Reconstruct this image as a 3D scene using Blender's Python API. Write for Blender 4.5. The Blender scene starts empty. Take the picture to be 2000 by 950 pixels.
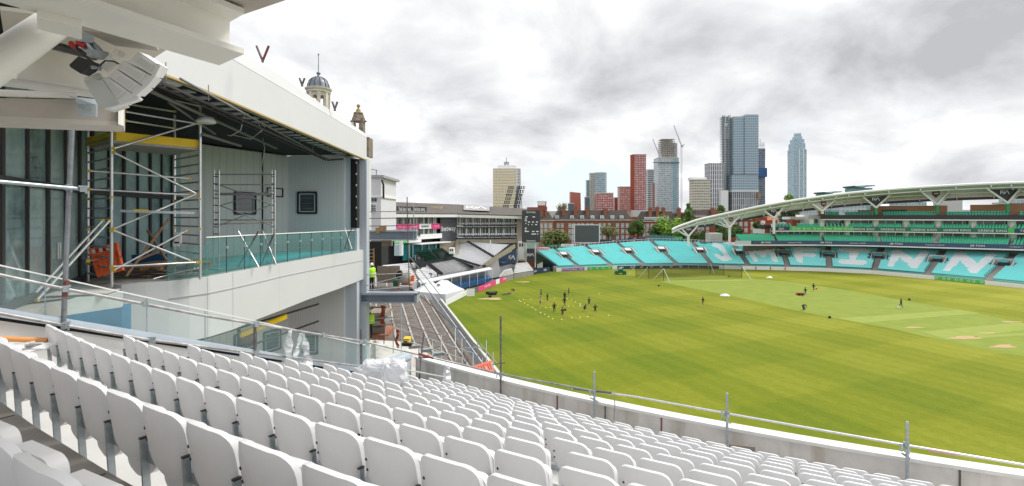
import bpy, bmesh, math, random
from mathutils import Vector, Matrix, noise
R_=math.radians
random.seed(7)
C=bpy.context.scene
col=C.collection
# ------------------------------------------------------------------ camera
H=17.0
cam=bpy.data.objects.new('camera',bpy.data.cameras.new('camera')); col.objects.link(cam)
cam.data.sensor_width=36; cam.data.lens=18.0
cam.data.shift_y=-0.0275
cam.location=(0,0,H); cam.rotation_euler=(R_(90),0,0)
cam.data.clip_start=0.05; cam.data.clip_end=9000
C.camera=cam
# ------------------------------------------------------------------ light
SUN_EL,SUN_AZ=R_(54),R_(68)      # azimuth from +Y towards +X
sd=bpy.data.lights.new('sun','SUN'); sd.energy=2.2; sd.angle=R_(20); sd.color=(1,.97,.92)
sun=bpy.data.objects.new('sun',sd); col.objects.link(sun)
dirv=Vector((math.sin(SUN_AZ)*math.cos(SUN_EL),math.cos(SUN_AZ)*math.cos(SUN_EL),math.sin(SUN_EL)))
sun.rotation_euler=dirv.to_track_quat('Z','Y').to_euler(); sun.location=(40,40,80)
w=bpy.data.worlds.new("World"); C.world=w; w.use_nodes=True
N=w.node_tree.nodes; L=w.node_tree.links; N.clear()
def nd(t,**k):
    n=N.new(t)
    for a,b in k.items(): setattr(n,a,b)
    return n
def wmath(op,a,b=None,c=None,clamp=False):
    n=nd('ShaderNodeMath',operation=op); n.use_clamp=clamp
    for i,v in enumerate((a,b,c)):
        if v is None: continue
        if isinstance(v,(int,float)): n.inputs[i].default_value=v
        else: L.new(v,n.inputs[i])
    return n.outputs[0]
out=nd('ShaderNodeOutputWorld'); bg=nd('ShaderNodeBackground'); bg.inputs[1].default_value=0.12
sky=nd('ShaderNodeTexSky'); sky.sky_type='NISHITA'; sky.sun_disc=False; sky.sun_elevation=SUN_EL; sky.sun_rotation=SUN_AZ
sky.altitude=20; sky.air_density=1.0; sky.dust_density=1.5
tc=nd('ShaderNodeTexCoord'); sep=nd('ShaderNodeSeparateXYZ'); L.new(tc.outputs['Generated'],sep.inputs[0])
zz=wmath('MAXIMUM',sep.outputs[2],0.0)
den=wmath('ADD',zz,0.42)
cx_=wmath('DIVIDE',sep.outputs[0],den); cy_=wmath('DIVIDE',sep.outputs[1],den)
cmb=nd('ShaderNodeCombineXYZ'); L.new(cx_,cmb.inputs[0]); L.new(cy_,cmb.inputs[1])
def wnoise(scale,detail,rough,off,dist=0.0):
    m=nd('ShaderNodeMapping'); m.inputs['Location'].default_value=off; L.new(cmb.outputs[0],m.inputs[0])
    n=nd('ShaderNodeTexNoise'); n.inputs['Scale'].default_value=scale; n.inputs['Detail'].default_value=detail
    n.inputs['Roughness'].default_value=rough; n.inputs['Distortion'].default_value=dist
    L.new(m.outputs[0],n.inputs['Vector']); return n.outputs[0]
n1=wnoise(0.62,9,.55,(3.1,1.7,0),.35)     # cover
n2=wnoise(2.3,10,.55,(7.4,4.2,2),.25)     # thickness (grey)
# broad cloud masses by direction  (px,py in photo terms -> direction)
def blob(px,py,rx,amp):
    d=Vector(((px-1000)/1000,1,(420-py)/1000)).normalized()
    dp=nd('ShaderNodeVectorMath',operation='DOT_PRODUCT'); L.new(tc.outputs['Generated'],dp.inputs[0]); dp.inputs[1].default_value=d
    mr=nd('ShaderNodeMapRange',interpolation_type='SMOOTHSTEP'); L.new(dp.outputs['Value'],mr.inputs[0])
    mr.inputs[1].default_value=math.cos(rx); mr.inputs[2].default_value=1.0; mr.inputs[3].default_value=0; mr.inputs[4].default_value=amp
    return mr.outputs[0]
def addall(l):
    a=l[0]
    for b in l[1:]: a=wmath('ADD',a,b)
    return a
n3=wnoise(4.2,8,.62,(1.3,9.2,5),.2)
n2c=wmath('ADD',wmath('MULTIPLY',wmath('SUBTRACT',n2,.5),2.1),.5)
n2c=wmath('ADD',n2c,wmath('MULTIPLY',wmath('SUBTRACT',n3,.5),.26))
grey=addall([n2c]+[blob(*b) for b in [(780,180,.24,.11),(930,130,.16,.05),(840,300,.12,.08),(1010,310,.13,.10),(1250,190,.2,.11),(1480,170,.22,.13),(1720,160,.22,.13),(1900,110,.22,.09),(1350,120,.2,.05),(520,60,.2,-.04),
  (1080,60,.12,-.06),(800,250,.05,-.06),(1000,215,.07,-.07),(1900,330,.20,-.09),(1650,345,.12,-.08),(1800,300,.12,.07),(660,330,.14,.05),(820,375,.10,-.08),(1150,395,.14,-.10),(600,250,.1,-.02)]])
cover=addall([n1]+[blob(*b) for b in [(880,345,.10,-.12),(790,345,.12,-.13),(1170,365,.10,-.16),(1090,345,.10,-.11),(1240,330,.08,-.10),(1510,290,.10,-.18),(1570,250,.10,-.14),(1400,330,.08,-.10),(1040,60,.15,-.03),(1300,330,.1,-.05),(700,20,.5,.25),(1500,60,.5,.22)]])
cr=nd('ShaderNodeMapRange',interpolation_type='SMOOTHSTEP'); L.new(cover,cr.inputs[0]); cr.inputs[1].default_value=.30; cr.inputs[2].default_value=.47
gr=nd('ShaderNodeValToRGB'); L.new(grey,gr.inputs[0])
e=gr.color_ramp.elements; e[0].position=.43; e[0].color=(6.9,6.95,7.0,1); e[1].position=1.0; e[1].color=(3.3,3.33,3.5,1)
x=gr.color_ramp.elements.new(.55); x.color=(5.6,5.63,5.75,1)
x=gr.color_ramp.elements.new(.47); x.color=(6.1,6.15,6.25,1)
mix=nd('ShaderNodeMix',data_type='RGBA'); L.new(cr.outputs[0],mix.inputs[0])
skb=nd('ShaderNodeMix',data_type='RGBA',blend_type='MIX'); skb.inputs[0].default_value=.86; L.new(sky.outputs[0],skb.inputs[6]); skb.inputs[7].default_value=(5.5,6.1,6.5,1)
L.new(skb.outputs[2],mix.inputs[6]); L.new(gr.outputs[0],mix.inputs[7])
L.new(mix.outputs[2],bg.inputs[0]); L.new(bg.outputs[0],out.inputs[0])
C.view_settings.view_transform='Standard'; C.view_settings.look='None'; C.view_settings.exposure=0.5; C.view_settings.gamma=1
C.view_settings.use_curve_mapping=False
C.render.engine='CYCLES'
try:
    C.cycles.max_bounces=6; C.cycles.transparent_max_bounces=16; C.cycles.caustics_reflective=False; C.cycles.caustics_refractive=False
except Exception: pass

# ------------------------------------------------------------------ materials
MATS={}
def mat(name,c,rough=.6,metal=0,var=.0,vscale=3.0,bump=0,alpha=1,c2=None,spec=None,emit=None,tex='noise',trans=0,stain=0):
    if name in MATS: return MATS[name]
    m=bpy.data.materials.new(name); m.use_nodes=True; MATS[name]=m
    n=m.node_tree.nodes; l=m.node_tree.links; b=n['Principled BSDF']
    b.inputs['Base Color'].default_value=(*c,1); b.inputs['Roughness'].default_value=rough; b.inputs['Metallic'].default_value=metal
    if spec is not None: b.inputs['Specular IOR Level'].default_value=spec
    if var or c2:
        t=n.new('ShaderNodeTexCoord'); ns=n.new('ShaderNodeTexNoise'); ns.inputs['Scale'].default_value=vscale; ns.inputs['Detail'].default_value=6; ns.inputs['Roughness'].default_value=.6
        l.new(t.outputs['Object'],ns.inputs['Vector'])
        rp=n.new('ShaderNodeValToRGB'); rp.color_ramp.elements[0].position=.3; rp.color_ramp.elements[1].position=.7
        a=c if c2 else tuple(v*(1-var) for v in c); d=c2 if c2 else tuple(min(1,v*(1+var)) for v in c)
        rp.color_ramp.elements[0].color=(*a,1); rp.color_ramp.elements[1].color=(*d,1)
        l.new(ns.outputs[0],rp.inputs[0])
        last=rp.outputs[0]
        if stain:
            mp=n.new('ShaderNodeMapping'); mp.inputs['Scale'].default_value=(1.2,1.2,.12); l.new(t.outputs['Object'],mp.inputs[0])
            n3=n.new('ShaderNodeTexNoise'); n3.inputs['Scale'].default_value=1.6; n3.inputs['Detail'].default_value=5; l.new(mp.outputs[0],n3.inputs['Vector'])
            r3=n.new('ShaderNodeValToRGB'); r3.color_ramp.elements[0].position=.5; r3.color_ramp.elements[1].position=.72
            r3.color_ramp.elements[0].color=(1,1,1,1); r3.color_ramp.elements[1].color=(1-stain,1-stain*1.15,1-stain*1.35,1)
            l.new(n3.outputs[0],r3.inputs[0])
            mx=n.new('ShaderNodeMix'); mx.data_type='RGBA'; mx.blend_type='MULTIPLY'; mx.inputs[0].default_value=1
            l.new(last,mx.inputs[6]); l.new(r3.outputs[0],mx.inputs[7]); last=mx.outputs[2]
        l.new(last,b.inputs['Base Color'])
        if bump:
            bp=n.new('ShaderNodeBump'); bp.inputs['Strength'].default_value=bump; bp.inputs['Distance'].default_value=.02; l.new(ns.outputs[0],bp.inputs['Height']); l.new(bp.outputs[0],b.inputs['Normal'])
    if alpha<1: b.inputs['Alpha'].default_value=alpha
    if trans: b.inputs['Transmission Weight'].default_value=trans
    if emit: b.inputs['Emission Color'].default_value=(*emit,1); b.inputs['Emission Strength'].default_value=1
    return m
def grid_mat(name,frame,glass,px,pz,fx,fz,ox=0,oz=0,rough=.35,glass2=None,metal=0,roughg=.12,vfrac=None):
    """frame / pane pattern in object space: bays of px metres, storeys of pz metres"""
    if name in MATS: return MATS[name]
    m=bpy.data.materials.new(name); m.use_nodes=True; MATS[name]=m
    n=m.node_tree.nodes; l=m.node_tree.links; b=n['Principled BSDF']
    def mt(op,a,b_=None,c=None):
        q=n.new('ShaderNodeMath'); q.operation=op
        for i,v in enumerate((a,b_,c)):
            if v is None: continue
            if isinstance(v,(int,float)): q.inputs[i].default_value=v
            else: l.new(v,q.inputs[i])
        return q.outputs[0]
    t=n.new('ShaderNodeTexCoord'); s=n.new('ShaderNodeSeparateXYZ'); l.new(t.outputs['Object'],s.inputs[0])
    sn=n.new('ShaderNodeSeparateXYZ'); l.new(t.outputs['Normal'],sn.inputs[0])
    sel=mt('GREATER_THAN',mt('ABSOLUTE',sn.outputs[0]),.7)
    u=mt('ADD',mt('MULTIPLY',s.outputs[1],sel),mt('MULTIPLY',s.outputs[0],mt('SUBTRACT',1,sel)))
    ux=mt('DIVIDE',mt('ADD',u,1000*px+ox),px); uz=mt('DIVIDE',mt('ADD',s.outputs[2],oz),pz)
    gx=mt('GREATER_THAN',mt('FRACT',ux),fx); gz=mt('GREATER_THAN',mt('FRACT',uz),fz)
    g=mt('MULTIPLY',gx,gz)
    up=mt('LESS_THAN',mt('ABSOLUTE',sn.outputs[2]),.5); g=mt('MULTIPLY',g,up)
    wn=n.new('ShaderNodeTexWhiteNoise'); wn.noise_dimensions='2D'; cb=n.new('ShaderNodeCombineXYZ'); l.new(mt('FLOOR',ux),cb.inputs[0]); l.new(mt('FLOOR',uz),cb.inputs[1]); l.new(cb.outputs[0],wn.inputs['Vector'])
    rg=n.new('ShaderNodeMix'); rg.data_type='RGBA'; l.new(wn.outputs[0],rg.inputs[0]); rg.inputs[6].default_value=(*glass,1); rg.inputs[7].default_value=(*(glass2 or glass),1)
    mx=n.new('ShaderNodeMix'); mx.data_type='RGBA'; l.new(g,mx.inputs[0]); mx.inputs[6].default_value=(*frame,1); l.new(rg.outputs[2],mx.inputs[7])
    l.new(mx.outputs[2],b.inputs['Base Color'])
    r=mt('ADD',mt('MULTIPLY',g,roughg-rough),rough); l.new(r,b.inputs['Roughness'])
    return m
M=dict(
 seat=mat('seat_plastic',(.74,.74,.75),.40,var=.045,vscale=2.2),
 galv=mat('galvanised',(.42,.47,.50),.38,.65,var=.18,vscale=14),
 blackp=mat('black_plastic',(.02,.02,.022),.4),
 tube=mat('scaffold_tube',(.40,.39,.38),.45,.55,var=.35,vscale=6),
 tubed=mat('scaffold_tube_dark',(.17,.15,.15),.55,.4,var=.4,vscale=7),
 tuberust=mat('scaffold_rust',(.20,.06,.05),.6,.2,var=.4,vscale=12),
 alu=mat('aluminium',(.72,.73,.74),.3,.7,var=.1,vscale=9),
 yel=mat('yellow_clip',(.90,.58,.02),.5,var=.12),
 toey=mat('yellow_toe_board',(.95,.62,.01),.5,var=.1,vscale=2),
 conc=mat('concrete_light',(.66,.635,.60),.85,var=.12,vscale=2.3,bump=.15,stain=.34),
 concw=mat('concrete_coping',(.74,.73,.71),.8,var=.07,vscale=3,bump=.1),
 tread=mat('tread_light',(.62,.61,.59),.85,var=.08,vscale=1.5,bump=.1),
 treadg=mat('tread_grey',(.34,.315,.285),.9,var=.18,vscale=1.7,bump=.2),
 concd=mat('concrete_dark',(.30,.285,.27),.88,var=.15,vscale=1.1,bump=.1,stain=.12),
 coping=mat('metal_coping',(.62,.70,.80),.35,.25,var=.04),
 panel=mat('white_panel',(.67,.675,.68),.4,var=.02,vscale=.6),
 panelg=mat('grey_panel',(.60,.59,.585),.5,var=.05,vscale=.5),
 cream=mat('cream_steel',(.84,.82,.77),.38,var=.03,vscale=1.5),
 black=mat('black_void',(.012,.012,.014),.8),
 dark=mat('dark_frame',(.035,.028,.03),.45),
 seam=mat('seam',(.10,.10,.10),.8),
 white=mat('white_paint',(.86,.86,.86),.45,var=.03),
 bluegrey=mat('column_paint',(.55,.60,.66),.45,var=.03,vscale=1),
 steel=mat('primer_steel',(.21,.25,.31),.5,.2,var=.12,vscale=1.5),
 timber=mat('timber',(.36,.22,.12),.8,var=.3,vscale=4),
 ply=mat('plywood',(.27,.215,.17),.85,var=.25,vscale=2),
 orange=mat('orange_barrier',(.95,.16,.045),.5,var=.1),
 red=mat('red_paint',(.6,.03,.03),.5),
 green=mat('green_seat',(.02,.30,.13),.5,var=.12,vscale=1),
 dgreen=mat('dark_green_seat',(.012,.06,.035),.5),
 turq=mat('turquoise_seat',(.26,.80,.79),.5,var=.04,vscale=.5),
 wseat=mat('white_seat',(.88,.88,.89),.5,var=.04,vscale=1),
 navy=mat('navy_board',(.03,.055,.12),.5),
 black2=mat('charcoal_board',(.035,.037,.045),.5),
 pink=mat('pink_board',(.80,.06,.25),.5,var=.06),
 greenb=mat('green_board',(.08,.52,.12),.5),
 dgb=mat('deep_green_board',(.03,.17,.10),.5),
 purple=mat('purple_board',(.30,.12,.50),.5),
 brick=mat('brick_brown',(.30,.125,.075),.85,var=.2,vscale=1.4),
 brickr=mat('brick_red',(.36,.085,.05),.85,var=.2,vscale=1.2),
 brickl=mat('brick_buff',(.45,.36,.26),.85,var=.15,vscale=.8),
 tile=mat('roof_tile',(.075,.058,.05),.85,var=.25,vscale=1.2),
 rooff=mat('roof_felt',(.115,.10,.09),.85,var=.15,vscale=.6),
 roofo=mat('roof_orange',(.45,.13,.06),.8,var=.2,vscale=.7),
 lead=mat('lead',(.20,.225,.26),.5,.3,var=.35,vscale=2.5),
 stone=mat('old_stone',(.22,.18,.14),.9,var=.35,vscale=3),
 stonew=mat('portland_stone',(.66,.61,.53),.85,var=.12,vscale=2),
 bark=mat('bark',(.09,.06,.04),.9,var=.2),
 skin=mat('skin',(.50,.27,.18),.6), skind=mat('skin_brown',(.13,.065,.04),.6),
 kit=mat('black_kit',(.015,.015,.02),.8), kitp=mat('pink_kit',(.50,.36,.42),.8), kitn=mat('navy_kit',(.05,.06,.10),.8), trainer=mat('white_trainer',(.8,.8,.8),.6),
 hivis=mat('hi_vis',(.50,.95,.02),.6,emit=None), hair=mat('hair',(.03,.02,.015),.8), blue=mat('blue_seat',(.03,.13,.33),.5), tent=mat('tent_fabric',(.70,.70,.73),.7),
 cone_y=mat('cone_yellow',(.85,.75,.10),.5), cone_o=mat('cone_orange',(.9,.3,.05),.5), cone_w=mat('cone_white',(.85,.85,.8),.5),
 machine=mat('machine_green',(.01,.13,.07),.5), tealc=mat('teal_membrane',(.03,.42,.46),.5,var=.25,vscale=.5),
 tarp=mat('blue_tarp',(.02,.18,.36),.45,var=.3,vscale=1.2), cablew=mat('white_cable',(.6,.6,.58),.5),
 screenb=mat('screen_grey',(.085,.095,.10),.35), litp=mat('soffit_tile',(.50,.51,.50),.6),
)
M['galvd']=mat('galvanised_dark',(.24,.25,.27),.5,.5,var=.25,vscale=8)
M['film']=mat('polythene',(.86,.87,.88),.18,alpha=.55,var=.03,spec=.8)
M['net']=mat('netting',(.03,.035,.03),.9,alpha=.22)
def glassmat(name,c,alpha,rough=.03):
    m=mat(name,c,rough); b=m.node_tree.nodes['Principled BSDF']; b.inputs['Alpha'].default_value=alpha; b.inputs['Specular IOR Level'].default_value=.6; return m
M['glass']=glassmat('clear_glass',(.50,.70,.67),.11)
M['glassg']=glassmat('green_glass',(.13,.30,.29),.30)
M['win']=mat('window_dark',(.05,.065,.07),.08,spec=.8)
M['winb']=mat('window_pale',(.40,.47,.52),.15,spec=.8,var=.35,vscale=.9)
M['curtain']=mat('curtain_glass',(.25,.36,.38),.10,spec=.8,c2=(.46,.58,.58),vscale=1.3)
M['curtain2']=mat('curtain_glass_dark',(.05,.10,.11),.08,spec=.8,c2=(.34,.48,.49),vscale=.9)

# ------------------------------------------------------------------ mesh helpers
WL={}
def V(*a): return Vector(a)
def P(px,py,D): return Vector(((px-1000)/1000*D, D, H-(py-420)/1000*D))
def G(px,py,z=0.0):
    D=(H-z)/((py-420)/1000); return P(px,py,D)
class MB:
    def __init__(s): s.v=[]; s.f=[]; s.mi=[]; s.m=0; s.sm=[]
    def add(s,vs,fs,smooth=False):
        o=len(s.v); s.v+= [Vector(x) for x in vs]
        for f in fs: s.f.append([i+o for i in f]); s.mi.append(s.m); s.sm.append(smooth)
    def box(s,c,sz,rz=0,Mx=None):
        c=Vector(c); x,y,z=[k/2 for k in sz]; R=Mx or Matrix.Rotation(rz,3,'Z')
        vs=[c+R@Vector((a*x,b*y,d*z)) for d in(-1,1) for b in(-1,1) for a in(-1,1)]
        s.add(vs,[(0,2,3,1),(4,5,7,6),(0,1,5,4),(2,6,7,3),(0,4,6,2),(1,3,7,5)]); return s
    def beam(s,p,q,w,h=None,up=(0,0,1)):
        p=Vector(p);q=Vector(q);h=h or w; d=(q-p); 
        if d.length<1e-6: return s
        d.normalize(); u=Vector(up)
        if abs(d.dot(u))>.98: u=Vector((0,1,0))
        r=d.cross(u).normalized(); u=r.cross(d).normalized()
        vs=[a+r*i*w/2+u*j*h/2 for a in(p,q) for j in(-1,1) for i in(-1,1)]
        s.add(vs,[(0,1,3,2),(4,6,7,5),(0,4,5,1),(2,3,7,6),(0,2,6,4),(1,5,7,3)]); return s
    def tube(s,pts,r,n=8,cap=True,radii=None):
        pts=[Vector(p) for p in pts]; rings=[]; 
        for i,p in enumerate(pts):
            d=(pts[min(i+1,len(pts)-1)]-pts[max(i-1,0)])
            if d.length<1e-7: d=Vector((0,0,1))
            d.normalize(); u=Vector((0,0,1)) if abs(d.z)<.95 else Vector((0,1,0))
            a=d.cross(u).normalized(); b=a.cross(d).normalized(); rr=radii[i] if radii else r
            rings.append([p+a*math.cos(2*math.pi*k/n)*rr+b*math.sin(2*math.pi*k/n)*rr for k in range(n)])
        vs=[x for g in rings for x in g]; fs=[]
        for i in range(len(pts)-1):
            for k in range(n): fs.append((i*n+k,i*n+(k+1)%n,(i+1)*n+(k+1)%n,(i+1)*n+k))
        s.add(vs,fs,True)
        if cap: s.add(rings[0],[tuple(range(n))[::-1]]); s.add(rings[-1],[tuple(range(n))])
        return s
    def prism(s,poly,a,b):
        """poly: list of 3D points, extruded by vector from +a to +b"""
        n=len(poly); A=[Vector(p)+Vector(a) for p in poly]; B=[Vector(p)+Vector(b) for p in poly]
        s.add(A+B,[tuple(range(n))[::-1],tuple(range(n,2*n))]+[(i,(i+1)%n,n+(i+1)%n,n+i) for i in range(n)]); return s
    def strip(s,A,B):
        n=len(A); s.add(list(A)+list(B),[(i,i+1,n+i+1,n+i) for i in range(n-1)]); return s
    def slab(s,A,B,off):
        """wall between polylines A (low) and B (high), thickened by vectors off[i]"""
        n=len(A); o=off if isinstance(off,list) else [Vector(off)]*n
        A2=[Vector(a)+Vector(k) for a,k in zip(A,o)]; B2=[Vector(a)+Vector(k) for a,k in zip(B,o)]
        s.strip(A,B); s.strip(B2,A2); s.strip(B,B2); s.strip(A2,A)
        s.add([A[0],B[0],B2[0],A2[0]],[(0,1,2,3)]); s.add([A[-1],A2[-1],B2[-1],B[-1]],[(0,1,2,3)]); return s
    def lathe(s,c,prof,n=16,smooth=True):
        c=Vector(c); vs=[]; fs=[]
        for r,z in prof:
            for k in range(n): t=2*math.pi*k/n; vs.append(c+Vector((r*math.cos(t),r*math.sin(t),z)))
        for i in range(len(prof)-1):
            for k in range(n): fs.append((i*n+k,i*n+(k+1)%n,(i+1)*n+(k+1)%n,(i+1)*n+k))
        s.add(vs,fs,smooth); s.add(vs[:n],[tuple(range(n))[::-1]]); s.add(vs[-n:],[tuple(range(n))]); return s
    def build(s,name,m,parent=None,origin=None):
        me=bpy.data.meshes.new(name); o=WL.get(parent.name,Vector()) if parent else Vector(origin or (0,0,0))
        me.from_pydata([tuple(x-o) for x in s.v],[],s.f)
        for k in (m if isinstance(m,(list,tuple)) else [m]): me.materials.append(k)
        me.polygons.foreach_set('material_index',s.mi); me.polygons.foreach_set('use_smooth',s.sm); me.update()
        ob=bpy.data.objects.new(name,me); col.objects.link(ob)
        if parent: ob.parent=parent; WL[ob.name]=o
        else: ob.location=o; WL[ob.name]=o
        return ob
def tag(o,label=None,cat=None,group=None,kind=None):
    if label: o['label']=label
    if cat: o['category']=cat
    if group: o['group']=group
    if kind: o['kind']=kind
    return o
def thing(name,label,cat,loc=(0,0,0),group=None):
    o=bpy.data.objects.new(name,None); col.objects.link(o); o.location=loc; o.empty_display_size=.3
    WL[o.name]=Vector(loc); return tag(o,label,cat,group)
def struct(o): o['kind']='structure'; return o
def copy_tree(o,parent=None):
    c=o.copy(); col.objects.link(c); c.parent=parent
    for ch in [x for x in o.children]: copy_tree(ch,c)
    return c
def lettering(txt,c,right,up,h,m,parent,width=None,name='lettering',bold=0.0):
    cu=bpy.data.curves.new(name,'FONT'); cu.body=txt; cu.align_x='CENTER'; cu.align_y='CENTER'; cu.size=1; cu.resolution_u=2; cu.offset=bold; cu.extrude=.01; cu.space_character=1.12
    to=bpy.data.objects.new(name,cu); col.objects.link(to)
    dg=bpy.context.evaluated_depsgraph_get(); me=bpy.data.meshes.new_from_object(to.evaluated_get(dg)); bpy.data.objects.remove(to); 
    if not me.vertices: return None
    xs=[v.co.x for v in me.vertices]; ys=[v.co.y for v in me.vertices]; hx=max(xs)-min(xs); hy=max(ys)-min(ys); mx=(max(xs)+min(xs))/2; my=(max(ys)+min(ys))/2
    r=Vector(right).normalized(); u=Vector(up).normalized(); n=r.cross(u); sy=h/hy; sx=(width/hx) if width else sy
    o=WL[parent.name]; c=Vector(c)
    for v in me.vertices: v.co=c+r*(v.co.x-mx)*sx+u*(v.co.y-my)*sy+n*(v.co.z+.012)-o
    me.materials.clear(); me.materials.append(m)
    ob=bpy.data.objects.new(name,me); col.objects.link(ob); ob.parent=parent; WL[ob.name]=o; return ob
def car_logo(c,right,up,h,m,parent,name='emblem',wd=2.3):
    r=Vector(right).normalized(); u=Vector(up).normalized(); n=r.cross(u); b=MB()
    for a,q in [((0,0),(0,1)),((0,.3),(.8,1)),((.35,.58),(.85,0)),((.85,0),(1.12,1)),((1.12,1),(1.0,0)),((1.0,0),(1.65,1)),((1.65,1),(2.2,0))]:
        pa=Vector(c)+r*(a[0]-1.1)*h*wd/2.3+u*(a[1]-.5)*h+n*.02; pb=Vector(c)+r*(q[0]-1.1)*h*wd/2.3+u*(q[1]-.5)*h+n*.02
        b.beam(pa,pb,h*.17,.02,up=n)
    return b.build(name,m,parent)
def interp(tab,x):
    if x<=tab[0][0]: return tab[0][1:]
    for a,b in zip(tab,tab[1:]):
        if x<=b[0]:
            t=(x-a[0])/(b[0]-a[0]); return tuple(p+(q-p)*t for p,q in zip(a[1:],b[1:]))
    return tab[-1][1:]

# ================================================================== SETTING: ground, pitch
b=MB(); b.add([(-4000,-500,-.35),(4000,-500,-.35),(4000,6000,-.35),(-4000,6000,-.35)],[(0,1,2,3)])
struct(b.build('ground',mat('ground_mix',(.10,.10,.09),.95,c2=(.06,.09,.04),vscale=.02)))
bound=[(-3,60.7),(-8,78),(-12.5,96),(-8.8,110),(0,138),(7,154),(33,164.5),(50,168),(68,170),(84,167),(98,163),(109,156),(122,136),(128,128),(134,105),(126,62),(104,25),(64,8),(24,14),(4,38)]
def grass_mat():
    m=bpy.data.materials.new('pitch_grass'); m.use_nodes=True; n=m.node_tree.nodes; l=m.node_tree.links; b=n['Principled BSDF']; b.inputs['Roughness'].default_value=.9; b.inputs['Specular IOR Level'].default_value=.15
    t=n.new('ShaderNodeTexCoord')
    def mt(op,a,b_=None,cl=False):
        q=n.new('ShaderNodeMath'); q.operation=op; q.use_clamp=cl
        for i,v in enumerate((a,b_)):
            if v is None: continue
            if isinstance(v,(int,float)): q.inputs[i].default_value=v
            else: l.new(v,q.inputs[i])
        return q.outputs[0]
    def noi(sc,det=4,scale=(1,1,1),rot=0):
        mp=n.new('ShaderNodeMapping'); mp.inputs['Scale'].default_value=scale; mp.inputs['Rotation'].default_value=(0,0,rot); l.new(t.outputs['Object'],mp.inputs[0])
        q=n.new('ShaderNodeTexNoise'); q.inputs['Scale'].default_value=sc; q.inputs['Detail'].default_value=det; l.new(mp.outputs[0],q.inputs['Vector']); return q.outputs[0]
    s=n.new('ShaderNodeSeparateXYZ'); l.new(t.outputs['Object'],s.inputs[0])
    wob=mt('MULTIPLY',mt('SUBTRACT',noi(.05,3),.5),1.6)
    A=R_(23.5)
    u=mt('ADD',mt('ADD',mt('MULTIPLY',s.outputs[0],math.cos(A)),mt('MULTIPLY',s.outputs[1],math.sin(A))),wob)   # across
    v=mt('ADD',mt('SUBTRACT',mt('MULTIPLY',s.outputs[1],math.cos(A)),mt('MULTIPLY',s.outputs[0],math.sin(A))),wob)
    def stripe(c,wd,ph):
        x=mt('SINE',mt('MULTIPLY',mt('ADD',c,ph),math.pi/wd)); return mt('ADD',mt('MULTIPLY',x,2.2),.5,True) if False else mt('ADD',mt('MULTIPLY',x,2.6),.5,True)
    su=stripe(u,7.5,2.0); sv=stripe(v,8.5,0.5)
    fine=stripe(u,1.25,0)
    k=mt('ADD',mt('ADD',mt('MULTIPLY',su,.15),mt('MULTIPLY',sv,.13)),mt('MULTIPLY',fine,.07)); k=mt('ADD',k,.15)
    k=mt('ADD',k,mt('MULTIPLY',mt('SUBTRACT',noi(.03,3),.5),.45))
    k=mt('ADD',k,mt('MULTIPLY',mt('SUBTRACT',noi(.5,7,(1,.10,1),-R_(23.5)),.5),.20))
    k=mt('ADD',k,mt('MULTIPLY',mt('SUBTRACT',noi(1.6,6),.5),.38))
    k=mt('ADD',k,mt('MULTIPLY',mt('SUBTRACT',noi(7,5),.5),.45))
    # drier towards the middle
    k=mt('ADD',k,mt('MULTIPLY',s.outputs[0],.0042)); k=mt('SUBTRACT',k,.02,True)
    rp=n.new('ShaderNodeValToRGB'); e=rp.color_ramp.elements; e[0].position=.05; e[0].color=(.096,.150,.006,1); e[1].position=.95; e[1].color=(.30,.30,.036,1)
    q=e.new(.45); q.color=(.175,.202,.011,1)
    l.new(k,rp.inputs[0]); l.new(rp.outputs[0],b.inputs['Base Color'])
    bp=n.new('ShaderNodeBump'); bp.inputs['Strength'].default_value=.5; bp.inputs['Distance'].default_value=.05; l.new(noi(14,4),bp.inputs['Height']); l.new(bp.outputs[0],b.inputs['Normal'])
    return m
GR=grass_mat()
b=MB(); b.add([(x,y,0) for x,y in bound],[tuple(range(len(bound)))[::-1]]); struct(b.build('playing_field',GR))
def sheet(name,pts,z,m,jit=0):
    b=MB(); q=[G(*p,z=0) for p in pts]; b.add([(p.x,p.y,z) for p in q],[tuple(range(len(q)))]); o=b.build(name,m); 
    bm=bmesh.new(); bm.from_mesh(o.data); bmesh.ops.recalc_face_normals(bm,faces=bm.faces)
    for f in bm.faces:
        if f.normal.z<0: f.normal_flip()
    bm.to_mesh(o.data); bm.free(); return struct(o)
sqm=mat('square_grass',(.165,.225,.012),.9,c2=(.225,.272,.02),vscale=.35)
sqs=mat('square_grass_light',(.225,.285,.03),.9,c2=(.275,.315,.05),vscale=.5)
sheet('cricket_square',[(1290,551),(1300,543),(1390,541),(1464,544),(1553,552),(1654,567),(1760,586),(1900,610),(2040,640),(2060,705),(1960,690),(1850,668),(1740,642),(1620,620),(1540,604),(1490,592),(1419,577)],.006,sqm)
sheet('pitch_strip',[(1638,622),(1872,606),(1915,612),(1684,631)],.012,sqs)
sheet('pitch_strip',[(1300,548),(1450,546.5),(1462,548.5),(1300,551)],.012,sqs)
sheet('pitch_strip',[(1800,648),(1990,630),(2040,640),(1850,664)],.012,sqs)
pat=mat('worn_pitch',(.42,.30,.14),.95,c2=(.50,.34,.18),vscale=1.2)
def worn(cx,cy,rx,ry):
    pts=[]; 
    for k in range(20):
        t=2*math.pi*k/20; r=1+.22*math.sin(3*t+cx)+.12*math.sin(5*t); pts.append((cx+rx*r*math.cos(t),cy+ry*r*math.sin(t)*.9))
    sheet('worn_patch',pts,.018,pat)
worn(1885,660,28,3.6); worn(1960,677,23,3.6); worn(1785,640,18,1.6); worn(1975,629,20,1.2); worn(1928,651,20,1.2)
sheet('worn_patch',[(1910,656),(2040,648),(2040,653),(1910,661)],.016,sqs)
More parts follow.
